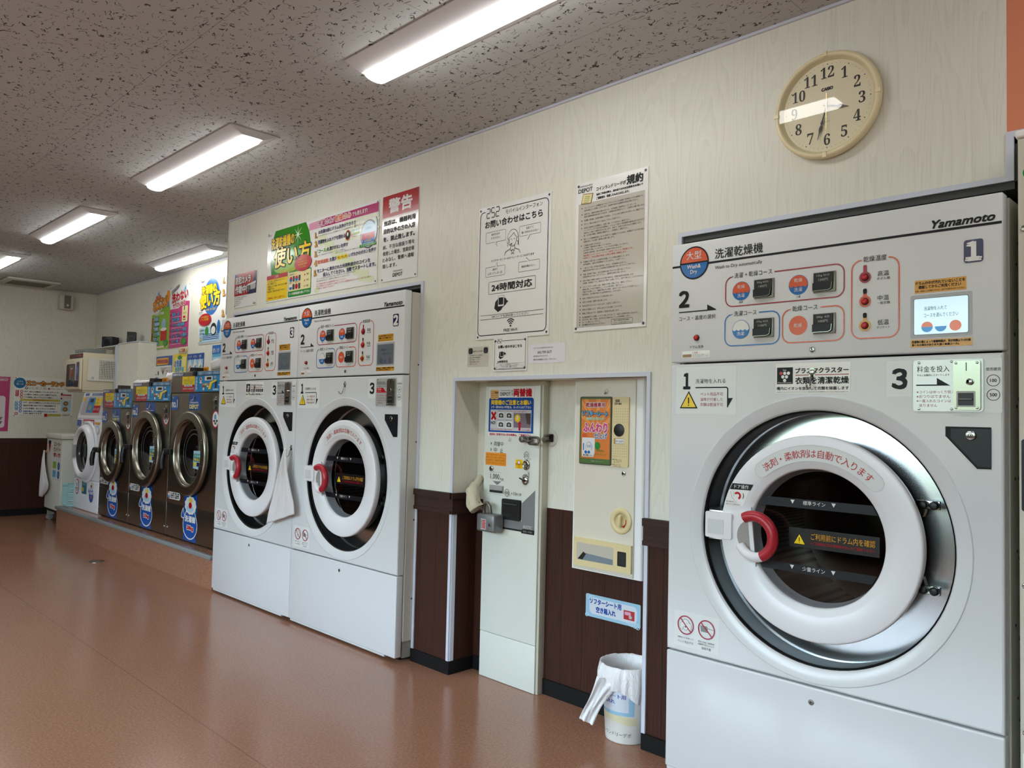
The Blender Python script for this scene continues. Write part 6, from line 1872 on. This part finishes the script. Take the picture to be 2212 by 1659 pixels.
def steel_washer(x0, x1, zt, zpb, dc, ro, ri, num, kg, label):
    W_ = x1 - x0
    org = (x0, 0, PZ)
    pl = ((0, 0, 0), (1, 0, 0), (0, 0, 1))
    nb = lambda e=.0008: MB(org, pl, e)
    t = thing('washing_machine', label, 'washing machine', org, 'steel washers on the plinth')
    cu = (x0 + x1) / 2
    b = nb(); b.box(x0 + .004, .012, PZ + .012, x1 - .004, .55, zt - .004, STLD, .003); b.build('cabinet', t)
    b = nb(); b.box(x0 + .03, .02, PZ + .0005, x1 - .03, .54, PZ + .0118, BLK); b.build('base_frame', t)
    # front panels around the round door, lower service panel, control panel
    zs = .486
    b = nb(); b.box(x0 + .002, 0, PZ + .014, x1 - .003, .0118, zs - .001, STLD, .002)
    for u_ in (x0 + .025, x1 - .028):
        b.cyl(u_, .300, .006, 0, .002, PAPM, 10)
    b.build('service_panel', t)
    b = nb(); b.box(x0 + .002, 0, zs + .001, x1 - .003, .0118, zpb - .002, STLD, .002); fp = b.build('front_panel', t)
    b = nb(); b.box(x0 + .002, -.004, zpb + .002, x1 - .003, .0118, zt, STLD, .003); cp = b.build('control_panel', t)
    b = MB(org, ((0, -.004, 0), (1, 0, 0), (0, 0, 1)), .0008)
    control_sticker(b, x0 + W_ * .235 if num == 1 else x0 + W_ * .10, zpb + .010, x1 - .010, zt - .034)
    b.build('instruction_sticker', cp)
    b = MB(org, ((0, -.004, 0), (1, 0, 0), (0, 0, 1)), .0008)
    b.rect(x0 + .006, zt - .030, x0 + W_ * .26, zt - .003, P('strip_blue', (58, 104, 160), .4), 1); b.T('洗濯物を取出す', x0 + .012, zt - .026, PAPM, 2, u1=x0 + W_ * .25, v1=zt - .007, b=.001)
    b.build('top_strip', cp); b = MB(org, ((0, -.004, 0), (1, 0, 0), (0, 0, 1)), .0008)
    b.rect(x0 + W_ * .53, zt - .030, x1 - .006, zt - .003, P('strip_blue', (58, 104, 160), .4), 1); b.T('洗濯コースの選択・料金投入', x0 + W_ * .56, zt - .026, LBL, 2, u1=x1 - .02, v1=zt - .007, b=.0008)
    b.build('top_strip', cp); b = nb()
    b.box(x0 + W_ * .47, -.016, zt - .032, x0 + W_ * .52, -.0045, zt + .004, BLK, .003)
    b.build('latch', cp)
    b = nb()
    b.rrect(x0 + .006, zpb - .128, x0 + .135, zpb - .022, .006, DBL, 1); b.T('no.%d' % num, x0 + .020, zpb - .108, PAPM, 2, u1=x0 + .122, v1=zpb - .050, b=.002); b.T('洗濯機', x0 + .012, zpb - .040, P('mint_print', (150, 214, 190), .4), 2, h=.014)
    b.build('number_sticker', fp); b = nb()
    b.rect(cu - .105, zpb - .125, cu + .100, zpb - .004, DBL, 1); b.T('DEPOT', cu - .088, zpb - .115, P('logo_yellow', (230, 224, 130), .4), 2, u1=cu + .068, v1=zpb - .086, b=.0022); b.T('CoinLaundry', cu - .086, zpb - .080, PAPM, 2, u1=cu + .064, v1=zpb - .062, b=.0006)
    b.build('shop_sticker', fp); b = nb()
    no_item(b, x1 - .075, dc[1] + .255, .058, .066)
    b.build('pictogram_sticker', fp)
    b = nb(); b.poly([(cu - .01, zpb - .045), (cu + .0, zpb - .045), (cu + .0, zpb - .02), (cu - .01, zpb - .02)], CHR, 5); b.tube([(cu - .005, -.004, zpb - .02), (cu - .005, -.010, zpb - .045), (cu - .008, -.018, zpb - .058), (cu - .016, -.026, zpb - .052)], .004, CHR, 8); b.build('hook', fp)
    b = nb(); b.prism(b.rpts(x1 - .115, zpb - .125, x1 - .030, zpb - .012, .004), .0005, .004, GREYST); b.rrect(x1 - .098, zpb - .085, x1 - .05, zpb - .055, .003, BLK, 6)
    b.cyl(x1 - .07, zpb - .035, .008, .004, .010, CHR, 14, .002); b.prism([(x1 - .112, zpb - .055), (x1 - .10, zpb - .040), (x1 - .07, zpb - .052), (x1 - .075, zpb - .062)], .004, .012, CHR); b.rrect(x1 - .09, zpb - .118, x1 - .055, zpb - .096, .003, BLK, 6); b.cyl(x1 - .072, zpb - .107, .004, .004, .012, CHR, 10)
    b.build('coin_unit', fp)
    b = nb(); b.rect(cu - .112, zs + .002, cu + .108, dc[1] - ro + .02, DBL, 1); b.build('blue_stripe', fp); b = nb()
    b.rrect(x0 + .006, zs + .030, x0 + .245, zs + .085, .026, PAPM, 2); b.ell(x0 + .035, zs + .057, .022, .026, CYA, 3, PI, 2 * PI); b.ring(x0 + .035, zs + .057, .019, .024, RED, 4)
    for k, t_ in enumerate(('ペット用品・油汚れ・靴類', '洗濯禁止です。ご協力お願い', '致します。ご理解下さい')):
        b.T(t_, x0 + .072, zs + .068 - k * .015, INK, 3, u1=x0 + .225, v1=zs + .080 - k * .015, b=.0008)
    b.build('notice_sticker', fp)
    b = nb(); b.rect(cu - .112, PZ + .016, cu + .108, zs - .002, DBL, 1); drop_logo(b, cu + .005, .258, .560, .245, kg, 2); b.build('drop_sticker', t)
    # door
    b = nb(); b.lathe(dc[0], dc[1], [(ro * .985, .0003), (ro * .985, .018)], RUB, 72)
    b.build('door_seal', t)
    b = nb()
    for pf in ([(ro * .97, .018), (ro, .024), (ro, .040)], [(ro, .040), (ro * .992, .048), (ro * .965, .052)], [(ro * .965, .052), ((ro + ri) / 2, .054), (ri * 1.07, .0535)], [(ri * 1.07, .0535), (ri * 1.035, .052), (ri * 1.01, .044)], [(ri * 1.01, .044), (ri * .985, .010), (ri * .93, .004)]):
        b.lathe(dc[0], dc[1], pf, STLD, 80)
    dr = b.build('door', t)
    b = nb(); b.lathe(dc[0], dc[1], [(ri * .985, .012), (ri * .86, .006), (ri * .84, .003), (.0001, .0025)], P('washer_glass_dark', (10, 11, 12), .06), 64)
    b.ring(dc[0] + ri * .05, dc[1], ri * .74, ri * .77, GREYST, 5); b.ring(dc[0] + ri * .08, dc[1], ri * .60, ri * .64, DKG, 5)
    b.build('door_glass', dr)
    b = nb(); u_, v_ = dc[0] + ri * .10, dc[1] - .045
    b.poly([(u_, v_ - .06), (u_ + .13, v_ - .07), (u_ + .13, v_ + .07), (u_, v_ + .065)], LBL, 9); b.rect(u_ + .01, v_ - .01, u_ + .12, v_ + .045, P('sticker_teal', (40, 110, 140), .4), 10)
    b.T('洗濯物', u_ + .018, v_ + .02, P('mint_print', (150, 214, 190), .4), 11, u1=u_ + .112, v1=v_ + .04, b=.001); b.T('取出口', u_ + .018, v_ - .004, YEL, 11, u1=u_ + .112, v1=v_ + .014, b=.001)
    b.rect(u_ + .015, v_ - .045, u_ + .05, v_ - .015, YEL, 10); b.rect(u_ + .06, v_ - .045, u_ + .115, v_ - .015, NVY, 10); b.build('sticker', dr)
    b = nb()
    for k in (-1, 1):
        for q_ in (0, 1):
            b.cyl(dc[0] + (ro + ri) / 2 * math.cos(k * .35), dc[1] + (ro + ri) / 2 * math.sin(k * .35) + q_ * .022 - .011, .005, .050, .056, CHR, 10)
    b.build('screw', dr)
    b = nb()
    hx = dc[0] - ro + .02
    b.box(hx - .078, -.078, dc[1] - .022, hx + .050, -.045, dc[1] + .022, BLK, .005)
    b.tube([(hx - .07, -.065, dc[1] + .014), (hx - .078, -.075, dc[1] - .03), (hx - .070, -.085, dc[1] - .09), (hx - .045, -.090, dc[1] - .135)], .018, BLK, 10, rs=[.016, .020, .021, .018])
    b.build('handle', dr)
    return t


steel_washer(-6.128, -5.262, 1.475, 1.318, (-5.688, .8775), .306, .229, 1, '28kg', 'largest steel washer, numbered 1, next to dryer 3')
steel_washer(-6.944, -6.136, 1.410, 1.250, (-6.528, .876), .306, .231, 2, '20kg', 'middle steel washer, numbered 2, between the other two')
steel_washer(-7.692, -6.950, 1.362, 1.192, (-7.325, .819), .270, .195, 3, '15kg', 'smallest steel washer, numbered 3, beside the white washer')

# small white washer
t = thing('washing_machine', 'small white washer with a sloping control top at the end of the plinth', 'washing machine', (-8.42, 0, PZ))
org = (-8.42, 0, PZ)
pl = ((0, 0, 0), (1, 0, 0), (0, 0, 1))
WW = P('white_washer', (226, 228, 234), .25)
xa, xb = -8.424, -7.715
b = MB(org, pl)
b.box(xa, .0, PZ + .0, xb, .385, .513, WW, .012); b.build('lower_panel', t)
b = MB(org, pl); b.box(xa + .002, .002, .517, xb - .002, .385, 1.090, WW, .006); fp = b.build('cabinet', t)
b = MB(org, pl)
q = [(0.004, 1.0925), (.059, 1.340), (.385, 1.340), (.385, 1.0925)]
vs = [(x, y, z_) for x in (xa + .002, xb - .002) for y, z_ in q]
b.add(vs, [(0, 1, 2, 3), (7, 6, 5, 4), (0, 4, 5, 1), (1, 5, 6, 2), (2, 6, 7, 3), (3, 7, 4, 0)], WW)
tp = b.build('control_top', t)
sl = Vector((0, .055, .2475)).normalized()
b = MB(org, ((0, .004, 1.0925), (1, 0, 0), tuple(sl)), .0008)
b.rect(xa + .07, .03, xb - .06, .215, LGR, 1); b.rect(xa + .02, .05, xa + .065, .19, LBL, 1)
b.rect(xa + .20, .055, xa + .40, .20, LAB, 2); b.rect(xa + .40, .125, xb - .13, .20, YEL, 2); b.rect(xa + .40, .055, xb - .13, .125, RED, 2); b.rrect(xa + .26, .155, xa + .35, .190, .01, BLK, 3); b.T('洗濯', xa + .23, .08, YEL, 3, h=.05); b.T('ご注意', xa + .43, .172, RED, 3, h=.02); b.T('10分+100円', xa + .41, .075, PAPM, 3, u1=xb - .14); b.T('量の目安', xa + .42, .14, GRN, 3, h=.02)
b.rrect(xa + .02, .165, xa + .075, .205, .004, YEL, 3); b.rect(xb - .10, .03, xb - .02, .22, P('coin_plate_white', (190, 194, 194), .3), 2); b.ell(xb - .06, .12, .015, .015, BLK, 3)
for k in range(2):
    b.rect(xa + .05 + k * .20, .222, xa + (.17 if k == 0 else .66), .246, P('strip_blue', (58, 104, 160), .4), 2)
b.T('洗濯物を取出す・料金投入', xa + .27, .226, PAPM, 3, u1=xa + .64, v1=.243)
b.build('instruction_sticker', tp)
b = MB(org, pl, .0008)
b.rect(xa + .20, 1.022, xb - .19, 1.082, RED, 1); b.T('衣類専用洗濯機', xa + .215, 1.034, PAPM, 2, u1=xb - .205, v1=1.070, b=.0015); b.build('name_sticker', fp); b = MB(org, pl, .0008); b.rrect(xa + .02, .97, xa + .14, 1.075, .004, DBL, 1); b.T('no.1', xa + .03, .985, PAPM, 2, u1=xa + .13, v1=1.03, b=.0015); b.build('number_sticker', fp); b = MB(org, pl, .0008); b.rect(xb - .16, 1.04, xb - .04, 1.060, ORN, 1); b.ell(xb - .09, .985, .045, .035, LGR, 1); b.ell(xb - .09, .985, .038, .028, WW, 2); b.rect(xb - .14, 1.008, xb - .05, 1.028, LBL, 1.5)
b.build('soap_drawer', fp)
b = MB(org, ((0, -.0, 0), (1, 0, 0), (0, 0, 1)), .0008)
no_item(b, xa + .11, .435, .055, .075); b.build('pictogram_sticker', t); b = MB(org, pl, .0008); b.rect(xa + .25, .38, xa + .39, .50, P('sticker_teal', (40, 110, 140), .4), 1); b.rect(xa + .27, .40, xa + .31, .44, YEL, 2); b.T('洗濯物', xa + .27, .46, P('mint_print', (150, 214, 190), .4), 2, u1=xa + .37); b.build('notice_sticker', t); b = MB(org, pl, .0008)
drop_logo(b, xa + .53, .315, .505, .125, '8kg', 1)
b.build('drop_sticker', t)
dc = (-8.065, .778)
b = MB(org, pl, .0008)
b.lathe(dc[0], dc[1], [(.262, .0005), (.258, .03), (.240, .060), (.225, .066), (.200, .060), (.190, .045), (.187, .02)], WW, 72)
dr = b.build('door', t)
b = MB(org, pl, .0008)
b.lathe(dc[0], dc[1], [(.189, .042), (.165, .036), (.155, .022), (.150, .014), (.0001, .012)], P('washer_glass_grey', (60, 62, 62), .08), 60); b.lathe(dc[0], dc[1], [(.152, .0148), (.0001, .0140)], P('washer_glass_dark', (10, 11, 12), .06), 48); b.build('door_glass', dr)
b = MB(org, pl, .0008); b.prism([(dc[0] - .225, dc[1] - .07), (dc[0] - .175, dc[1] - .06), (dc[0] - .175, dc[1] + .06), (dc[0] - .225, dc[1] + .07)], .05, .068, P('handle_grey', (176, 178, 180), .35)); b.build('handle', dr)
b = MB(org, pl, .0008)
b.lathe(dc[0], dc[1], [(.292, .0004), (.285, .012), (.268, .020), (.262, .0008)], WW, 64); b.build('door_surround', t)

# things on top of the washers


def rolled_towel(x, y, z0, L, r, yaw, label):
    org = (x, y, z0)
    b = MB(org)
    c, s_ = math.cos(yaw), math.sin(yaw)

    def f(i, j):
        a = 2 * PI * i
        k = (j - .5) * L
        rr = r * (1 + .06 * math.sin(5 * a + 9 * j) + .04 * math.sin(11 * j * PI)) * (1 if .04 < j < .96 else .86)
        return (x + c * k - s_ * rr * math.cos(a), y + s_ * k + c * rr * math.cos(a), z0 + r * .98 + rr * math.sin(a) * .95)
    b.grid(f, 28, 18, CLOTH, True, True)
    n = 28
    e0 = [f(i / n, 0) for i in range(n)]; e1 = [f(i / n, 1) for i in range(n)]
    b.add(e0, [tuple(range(n - 1, -1, -1))], CLOTH); b.add(e1, [tuple(range(n))], CLOTH)
    for sgn, j in ((-1, 0), (1, 1)):
        sp_ = []
        for k in range(40):
            a = k * .42; rr = r * .82 * (1 - k / 42)
            sp_.append((x + c * (sgn * L / 2 + sgn * .001) - s_ * rr * math.cos(a), y + s_ * (sgn * L / 2 + sgn * .001) + c * rr * math.cos(a), z0 + r * .98 + rr * math.sin(a) * .92))
        b.tube(sp_, .004, CLOTH, 6)
    return tag(b.build('rolled_towel'), label, 'towel', 'rolled towels on the washers')


rolled_towel(-5.66, .20, 1.475, .24, .056, .12, 'rolled white towel on top of the washer numbered 1')
rolled_towel(-6.48, .20, 1.411, .22, .045, .25, 'rolled white towel on top of the middle steel washer')
rolled_towel(-6.88, .30, 1.411, .10, .050, 1.2, 'rolled white towel at the corner of the middle washer top')
rolled_towel(-7.36, .22, 1.363, .17, .046, .2, 'rolled white towel on top of the smallest steel washer')
for x, z, l in ((-5.84, 1.4755, 'black box on top of the washer numbered 1'), (-6.63, 1.4105, 'black box on top of the middle steel washer'), (-7.375, 1.3625, 'black box on top of the smallest steel washer')):
    b = MB((x, .08, z))
    b.plane(((0, .03, 0), (1, 0, 0), (0, 0, 1)))
    b.prism([(x - .048, z + .0005), (x + .048, z + .0005), (x + .042, z + .034), (x - .038, z + .036)], -.08, .0, BLK)
    tag(b.build('sensor_box'), l, 'box', 'black boxes on the washers')
for x, z, l in ((-5.77, 1.4755, 'orange printed card leaning on the towel of washer 1'), (-6.53, 1.4105, 'orange printed card leaning on the towel of the middle washer')):
    b = MB((x, .10, z), ((0, .10, 0), (1, 0, 0), (0, 0, 1))); b.prism([(x - .055, z + .0005), (x + .055, z + .0005), (x + .055, z + .040), (x - .055, z + .040)], 0, .003, ORN); b.po = b.po + b.pn * .003
    b.T('ご自由に', x - .045, z + .010, BRW, 2, u1=x + .045, v1=z + .032, b=.001)
    b.box(x - .02, .1004, z + .0005, x + .02, .125, z + .004, ORN)
    tag(b.build('printed_card'), l, 'card', 'orange cards on the washers')

# ------------------------------------------------------------------ shoe washer, towel, basket
t = thing('shoe_washer', 'white box shaped shoe washer on castors at the end of the plinth', 'washing machine', (-9.12, 0, 0))
org = (-9.12, 0, 0)
BX = P('shoe_washer_white', (216, 216, 206), .35)
x0, x1, zb, zt = -9.395, -8.850, .135, .915
b = MB(org); b.box(x0, 0, zb, x1, .46, .862, BX, .006); bd = b.build('body', t)
b = MB(org); b.box(x0 - .008, -.012, .866, x1 + .010, .47, zt, P('shoe_washer_lid', (222, 222, 212), .3), .006); b.build('lid', t)
b = MB(org); b.box(x0 + .02, .01, .110, x1 - .02, .45, .134, BLK); b.build('base_frame', t)
for k, (x, y) in enumerate(((x0 + .06, .05), (x1 - .06, .05), (x0 + .06, .41), (x1 - .06, .41))):
    b = MB(org); b.box(x - .022, y - .03, .06, x + .022, y + .03, .109, P('caster_grey', (150, 152, 150), .5), .004)
    b.plane(((x - .018, 0, 0), (0, 1, 0), (0, 0, 1))); b.cyl(y, .0325, .032, -.036, 0, P('caster_wheel', (130, 130, 128), .5), 20, .004); b.build('caster', t)
b = MB(org, ((0, 0, 0), (1, 0, 0), (0, 0, 1)), .0008)
b.poly([(x0 + .06, .84), (x0 + .16, .84), (x0 + .11, .70)], RED, 1); b.poly([(x0 + .06, .84), (x0 + .16, .84), (x0 + .145, .805), (x0 + .075, .805)], NVY, 2)
b.rect(x0 + .25, .44, x1 - .04, .84, PAPM, 1)
for k, (t_, m_) in enumerate((('スニーカー', BRW), ('ランドリー', BRW), ('使い方', RED))):
    b.T(t_, x0 + .26, .79 - k * .055, m_, 2, u1=x1 - .05, v1=.83 - k * .055, b=.003)
for k in range(2):
    b.rect(x0 + .26, .47 + k * .09, x0 + .37, .54 + k * .09, (CYA, LGN)[k], 2); b.ell(x1 - .09, .50 + k * .09, .04, .04, BLU, 2); b.ell(x1 - .09, .50 + k * .09, .02, .02, GRY, 3)
b.build('instruction_sticker', bd)
b = MB((x0 - .02, -.02, .68))
b.tube([(x0 + .035, -.0005, .735), (x0 + .035, -.012, .73), (x0 + .035, -.014, .715), (x0 + .035, -.008, .71)], .004, GLD, 8); b.build('towel_hook', bd)


def hang_towel(org, fx, fy, label, cat='towel', grp=None, name='hand_towel', top=(0, 0, 0), rows=()):
    """Cloth gathered at one point and falling in folds; rows = (drop, left, right, depth)."""
    b = MB(org)

    def f(i, j):
        k = j * (len(rows) - 1); a = min(int(k), len(rows) - 2); q = k - a
        z_, l_, r_, dp = [rows[a][m] * (1 - q) + rows[a + 1][m] * q for m in range(4)]
        u = l_ + (r_ - l_) * i
        fold = dp * math.sin(i * PI * 5 + j * 1.2) * (.35 + .65 * (1 - abs(2 * i - 1))) * (1.15 - .5 * j)
        return Vector(org) + Vector(fx) * u + Vector(fy) * (.012 + fold + abs(dp)) + Vector((0, 0, z_ + slant * (i - .5) * j))
    slant = grp or 0
    b.grid(f, 48, 40, CLOTH)
    o = b.build(name)
    md = o.modifiers.new('thickness', 'SOLIDIFY'); md.thickness = .005; md.offset = 0
    return tag(o, label, cat)


hang_towel((x0 + .03, -.014, .735), (1, 0, 0), (0, -1, 0), 'white hand towel hanging on the front of the shoe washer', rows=((0, -.008, .012, .004), (-.10, -.030, .050, .010), (-.22, -.050, .120, .012), (-.34, -.070, .230, .012), (-.40, -.085, .200, .010), (-.49, -.100, .010, .006)))
hang_towel((-4.098, -.126, .985), (1, 0, 0), (0, -1, 0), 'white towel hanging from a hook between dryers 2 and 3', grp=.085, rows=((0, -.010, .012, .004), (-.05, -.024, .018, .010), (-.15, -.062, .042, .013), (-.27, -.112, .090, .012), (-.335, -.150, .118, .010), (-.405, -.180, .125, .007)))

b = MB((-8.53, .03, PZ))
t = thing('plastic_basket', 'pale aqua plastic basket with a paper sign, between the shoe washer and the white washer', 'basket', (-8.53, .03, PZ))
org = (-8.53, .03, PZ)
b = MB(org)
bx0, bx1, by0, by1, bz1 = -8.605, -8.435, -.045, .36, .445
q0, q1 = .012, .0
b.box(bx0 + .01, by0 + .01, PZ + .0005, bx1 - .01, by1 - .01, PZ + .008, AQUA)
for (xa_, ya_, xb_, yb_) in ((bx0, by0, bx1, by0 + .004), (bx0, by1 - .004, bx1, by1), (bx0, by0, bx0 + .004, by1), (bx1 - .004, by0, bx1, by1)):
    for z_ in [PZ + .012 + .0225 * k for k in range(9)]:
        b.box(xa_, ya_, z_, xb_, yb_, z_ + .012, AQUA)
for x in (bx0 + .002, bx1 - .002):
    for y in [by0 + .002 + (by1 - by0 - .004) * k / 8 for k in range(9)]:
        b.box(x - .004, y - .004, PZ + .008, x + .004, y + .004, bz1 - .01, AQUA)
for y in (by0 + .002, by1 - .002):
    for x in [bx0 + (bx1 - bx0) * k / 5 for k in range(6)]:
        b.box(x - .004, y - .004, PZ + .008, x + .004, y + .004, bz1 - .01, AQUA)
b.box(bx0 - .006, by0 - .006, bz1 - .016, bx1 + .006, by0 + .006, bz1, AQUA); b.box(bx0 - .006, by1 - .006, bz1 - .016, bx1 + .006, by1 + .006, bz1, AQUA)
b.box(bx0 - .006, by0, bz1 - .016, bx0 + .006, by1, bz1, AQUA); b.box(bx1 - .006, by0, bz1 - .016, bx1 + .006, by1, bz1, AQUA)
b.build('basket_body', t)
b = MB(org, ((bx1 + .0065, 0, 0), (0, 1, 0), (0, 0, 1)), .0008); b.rrect(by0 + .10, .262, by1 - .02, .415, .006, P('sign_grey', (198, 204, 208), .4), 0)
for k, (t_, m_) in enumerate((('スニーカー用', INK), ('他の方が使う場合', BLU), ('洗った靴はこちら', BLU), ('ご利用ください', BLU))):
    b.T(t_, by0 + .11, .385 - k * .030, m_, 1, u1=by1 - .05, v1=.405 - k * .030, b=.001)
b.build('paper_sign', t)

# ------------------------------------------------------------------ shoe dryer on the wall, duct column, speakers
t = thing('shoe_dryer', 'cream wall mounted shoe dryer with a fan grille on its side', 'dryer', (-8.88, YB, 1.365))
org = (-8.88, YB, 1.365)
SD = P('shoe_dryer_cream', (214, 206, 180), .4)
x0, x1, y0, y1, z0, z1 = -9.17, -8.66, .09, YB - .001, 1.362, 1.752
b = MB(org); b.box(x0, y0 + .012, z0 + .006, x1, y1, z1, SD, .006); b.box(x0 + .01, y0 + .02, z0 - .010, x1 - .01, y1, z0 + .0055, P('dryer_tray', (206, 200, 180), .4)); b.build('body', t)
b = MB(org); b.box(x0 - .006, y0 - .012, z0 + .012, x1 - .004, y0 + .0118, 1.690, SD, .012); fr = b.build('front_panel', t)
pl = ((0, y0 - .012, 0), (1, 0, 0), (0, 0, 1))
b = MB(org, pl, .001)
b.rrect(x0 + .05, z0 + .045, x0 + .34, 1.640, .025, BLK, 1); b.rrect(x0 + .15, z0 + .055, x0 + .33, 1.630, .01, P('dryer_glass', (40, 36, 40), .08), 2); b.ell(x0 + .22, 1.555, .04, .055, P('shoe_orange', (170, 80, 56), .6), 3); b.rect(x0 + .19, 1.585, x0 + .27, 1.60, LGR, 3); b.rect(x0 + .215, z0 + .07, x0 + .222, 1.53, GRY, 3)
b.build('window', fr)
b = MB(org, pl, .001)
b.rrect(x0 + .375, 1.475, x0 + .47, 1.655, .006, P('dryer_label_navy', (50, 54, 110), .3), 1); b.ell(x0 + .42, 1.57, .03, .04, P('dryer_label_blue', (84, 110, 190), .3), 2); b.T('乾燥', x0 + .395, 1.62, RED, 3, h=.022); b.rect(x0 + .375, 1.44, x0 + .47, 1.474, P('label_grey', (120, 120, 124), .3), 1)
b.rrect(x0 + .335, z0 + .040, x0 + .465, z0 + .105, .004, BLK, 3); b.cyl(x0 + .36, z0 + .075, .006, .003, .010, CHR, 12); b.cyl(x0 + .42, z0 + .075, .006, .003, .010, CHR, 12); b.rect(x0 + .345, z0 + .108, x0 + .36, 1.60, PAPM, 3)
b.build('control_plate', fr)
b = MB(org, ((0, y0 + .010, 0), (1, 0, 0), (0, 0, 1)), .001); b.rect(x0 + .06, 1.700, x1 - .02, 1.745, P('sign_plum', (52, 34, 52), .4), 1); b.T('スニーカー乾燥機', x0 + .09, 1.710, RED, 2, u1=x1 - .05, v1=1.735, b=.001); b.build('name_plate', t)
b = MB(org, ((x1, 0, 0), (0, 1, 0), (0, 0, 1)), .001)
b.prism(b.rpts(y0 + .05, 1.468, y0 + .385, 1.695, .010), .0005, .018, P('grille_white', (218, 218, 208), .4)); b.eps = .001
b.rect(y0 + .16, 1.483, y0 + .375, 1.680, P('grille_shadow', (120, 120, 112), .5), 18.5); b.ell(y0 + .262, 1.585, .085, .088, FRONT_GREY, 19)
for k in range(14):
    u_ = y0 + .165 + k * .0155
    b.rect(u_, 1.483, u_ + .0075, 1.680, P('grille_white', (218, 218, 208), .4), 21)
for k in range(11):
    b.rect(y0 + .16, 1.487 + k * .0182, y0 + .375, 1.491 + k * .0182, P('grille_white', (218, 218, 208), .4), 22)
b.ell(y0 + .10, 1.495, .014, .014, LGR, 19)
b.build('fan_grille', t)
b = MB(org); b.box(-8.700, .384, 1.372, -8.6605, .3995, 1.600, P('grille_white', (218, 218, 208), .4), .002); b.build('wall_bracket', t)
b = MB((-8.80, .42, 1.7525)); b.box(-9.16, .16, 1.7525, -8.78, .35, 1.802, P('router_grey', (132, 138, 138), .5), .005); b.box(-9.10, .1592, 1.770, -8.82, .1599, 1.774, DKG)
tag(b.build('grey_box'), 'flat grey box lying on top of the shoe dryer', 'box')
b = MB(); b.box(-8.640, .40, 1.0, -8.015, YB - .0005, 1.850, ASH); b.box(-8.648, .392, 1.0, -8.570, .3995, 1.860, TRM); b.box(-8.648, .392, 1.8505, -8.01, YB - .0005, 1.860, TRM); struct('trim_duct_column', b)
b = MB((-8.66, YB, 1.86)); b.box(-9.28, .40, 1.838, -8.650, YB - .001, 1.850, P('shelf_white', (214, 214, 208), .4), .002); b.box(-9.00, .50, 1.79, -8.985, YB - .001, 1.837, P('shelf_white', (214, 214, 208), .4)); tag(b.build('wall_shelf'), 'small white wall shelf above the shoe dryer', 'shelf')
b = MB((-9.25, .42, 1.851)); b.box(-9.27, .405, 1.8505, -9.20, .45, 1.878, P('shelf_white', (214, 214, 208), .4), .004); tag(b.build('adapter'), 'little white plug adapter at the end of the wall shelf', 'adapter')


def speaker(cx, cy, z0, w_, d_, h_, yaw, tilt, label):
    t = thing('desktop_speaker', label, 'speaker', (cx, cy, z0), 'little black speakers')
    t.rotation_euler = (tilt, 0, yaw)
    b = MB((0, 0, 0)); b.box(-w_ / 2, -d_ / 2, 0, w_ / 2, d_ / 2, h_, P('speaker_black', (16, 20, 28), .4), .004)
    o = b.build('speaker_body'); o.parent = t; o.location = (0, 0, 0)
    b = MB((0, 0, 0), ((0, -d_ / 2, 0), (1, 0, 0), (0, 0, 1)), .0006)
    b.ring(0, h_ * .40, w_ * .34, w_ * .39, P('speaker_ring', (70, 86, 104), .3), 1); b.ell(0, h_ * .40, w_ * .30, w_ * .30, BLK, 1); b.rect(-w_ * .2, h_ * .06, w_ * .2, h_ * .08, GRY, 1)
    o = b.build('speaker_cone'); o.parent = t; o.location = (0, 0, 0)


speaker(-9.06, .475, 1.8505, .125, .115, .112, .62, 0, 'black speaker turned sideways on the small wall shelf')
speaker(-8.44, .48, 1.8605, .082, .080, .118, 1.1, 0, 'upright black speaker on top of the wall column')
t = thing('wall_speaker', 'white wall speaker high on the far wall near the corner', 'speaker', (XL, .237, 2.295))
org = (XL, .237, 2.295)
b = MB(org); b.box(XL + .0005, .165, 2.295, XL + .085, .310, 2.468, P('alarm_white', (198, 194, 182), .45), .012); b.build('housing', t)
b = MB(org, ((XL + .085, 0, 0), (0, 1, 0), (0, 0, 1)), .001); b.rect(.210, 2.308, .278, 2.455, P('alarm_mesh', (120, 116, 108), .6), .6); b.ell(.246, 2.345, .019, .019, P('alarm_mesh_dark', (90, 88, 82), .6), 1.2); b.ell(.246, 2.345, .014, .014, P('alarm_cap', (206, 204, 196), .4), 2); b.build('front_grille', t)

# beige machine in the last bay, its edge in view
t = thing('dryer_stack', 'tall beige machine in the orange bay, only its edge in view beside dryer 1', 'dryer', (-.50, -.10, 0))
org = (-.50, -.10, 0)
TEX = P('beige_textured_steel', (200, 198, 184), .45)
s = xyz(TEX); bumpy(TEX, noise(TEX, comb(TEX, s['X'], s['Y'], s['Z']), 160, 2), .35, .002)
b = MB(org); b.box(-.500, -.10, .03, .45, .95, 1.934, TEX, .004); b.build('cabinet', t)
pl = ((0, -.10, 0), (1, 0, 0), (0, 0, 1))
b = MB(org); b.box(-.498, -.0995, .0, .448, .94, .0299, BLK); b.build('base', t)
b = MB(org); b.box(-.505, -.105, 1.9345, .455, -.02, 1.955, P('top_light_cover', (240, 240, 236), .3), .006); b.build('top_cover', t)
b = MB(org, pl, .0008); b.rrect(-.494, .985, .40, 1.165, .006, NAVY, 2)
b.ell(-.470, 1.842, .020, .020, PAPM, 1); b.ell(-.470, 1.842, .0185, .0185, GRN, 2); b.T('お', -.470, 1.834, PAPM, 3, h=.016, al='c')
b.rect(-.494, .32, -.40, .39, PAPM, 1); b.warn(-.475, .325, .04, 2)
b.build('sticker', t)
for z_ in (1.70, .80, .44):
    b = MB(org, pl); b.cyl(-.486, z_, .008, 0, .004, CHR, 14, .002); b.build('screw', t)
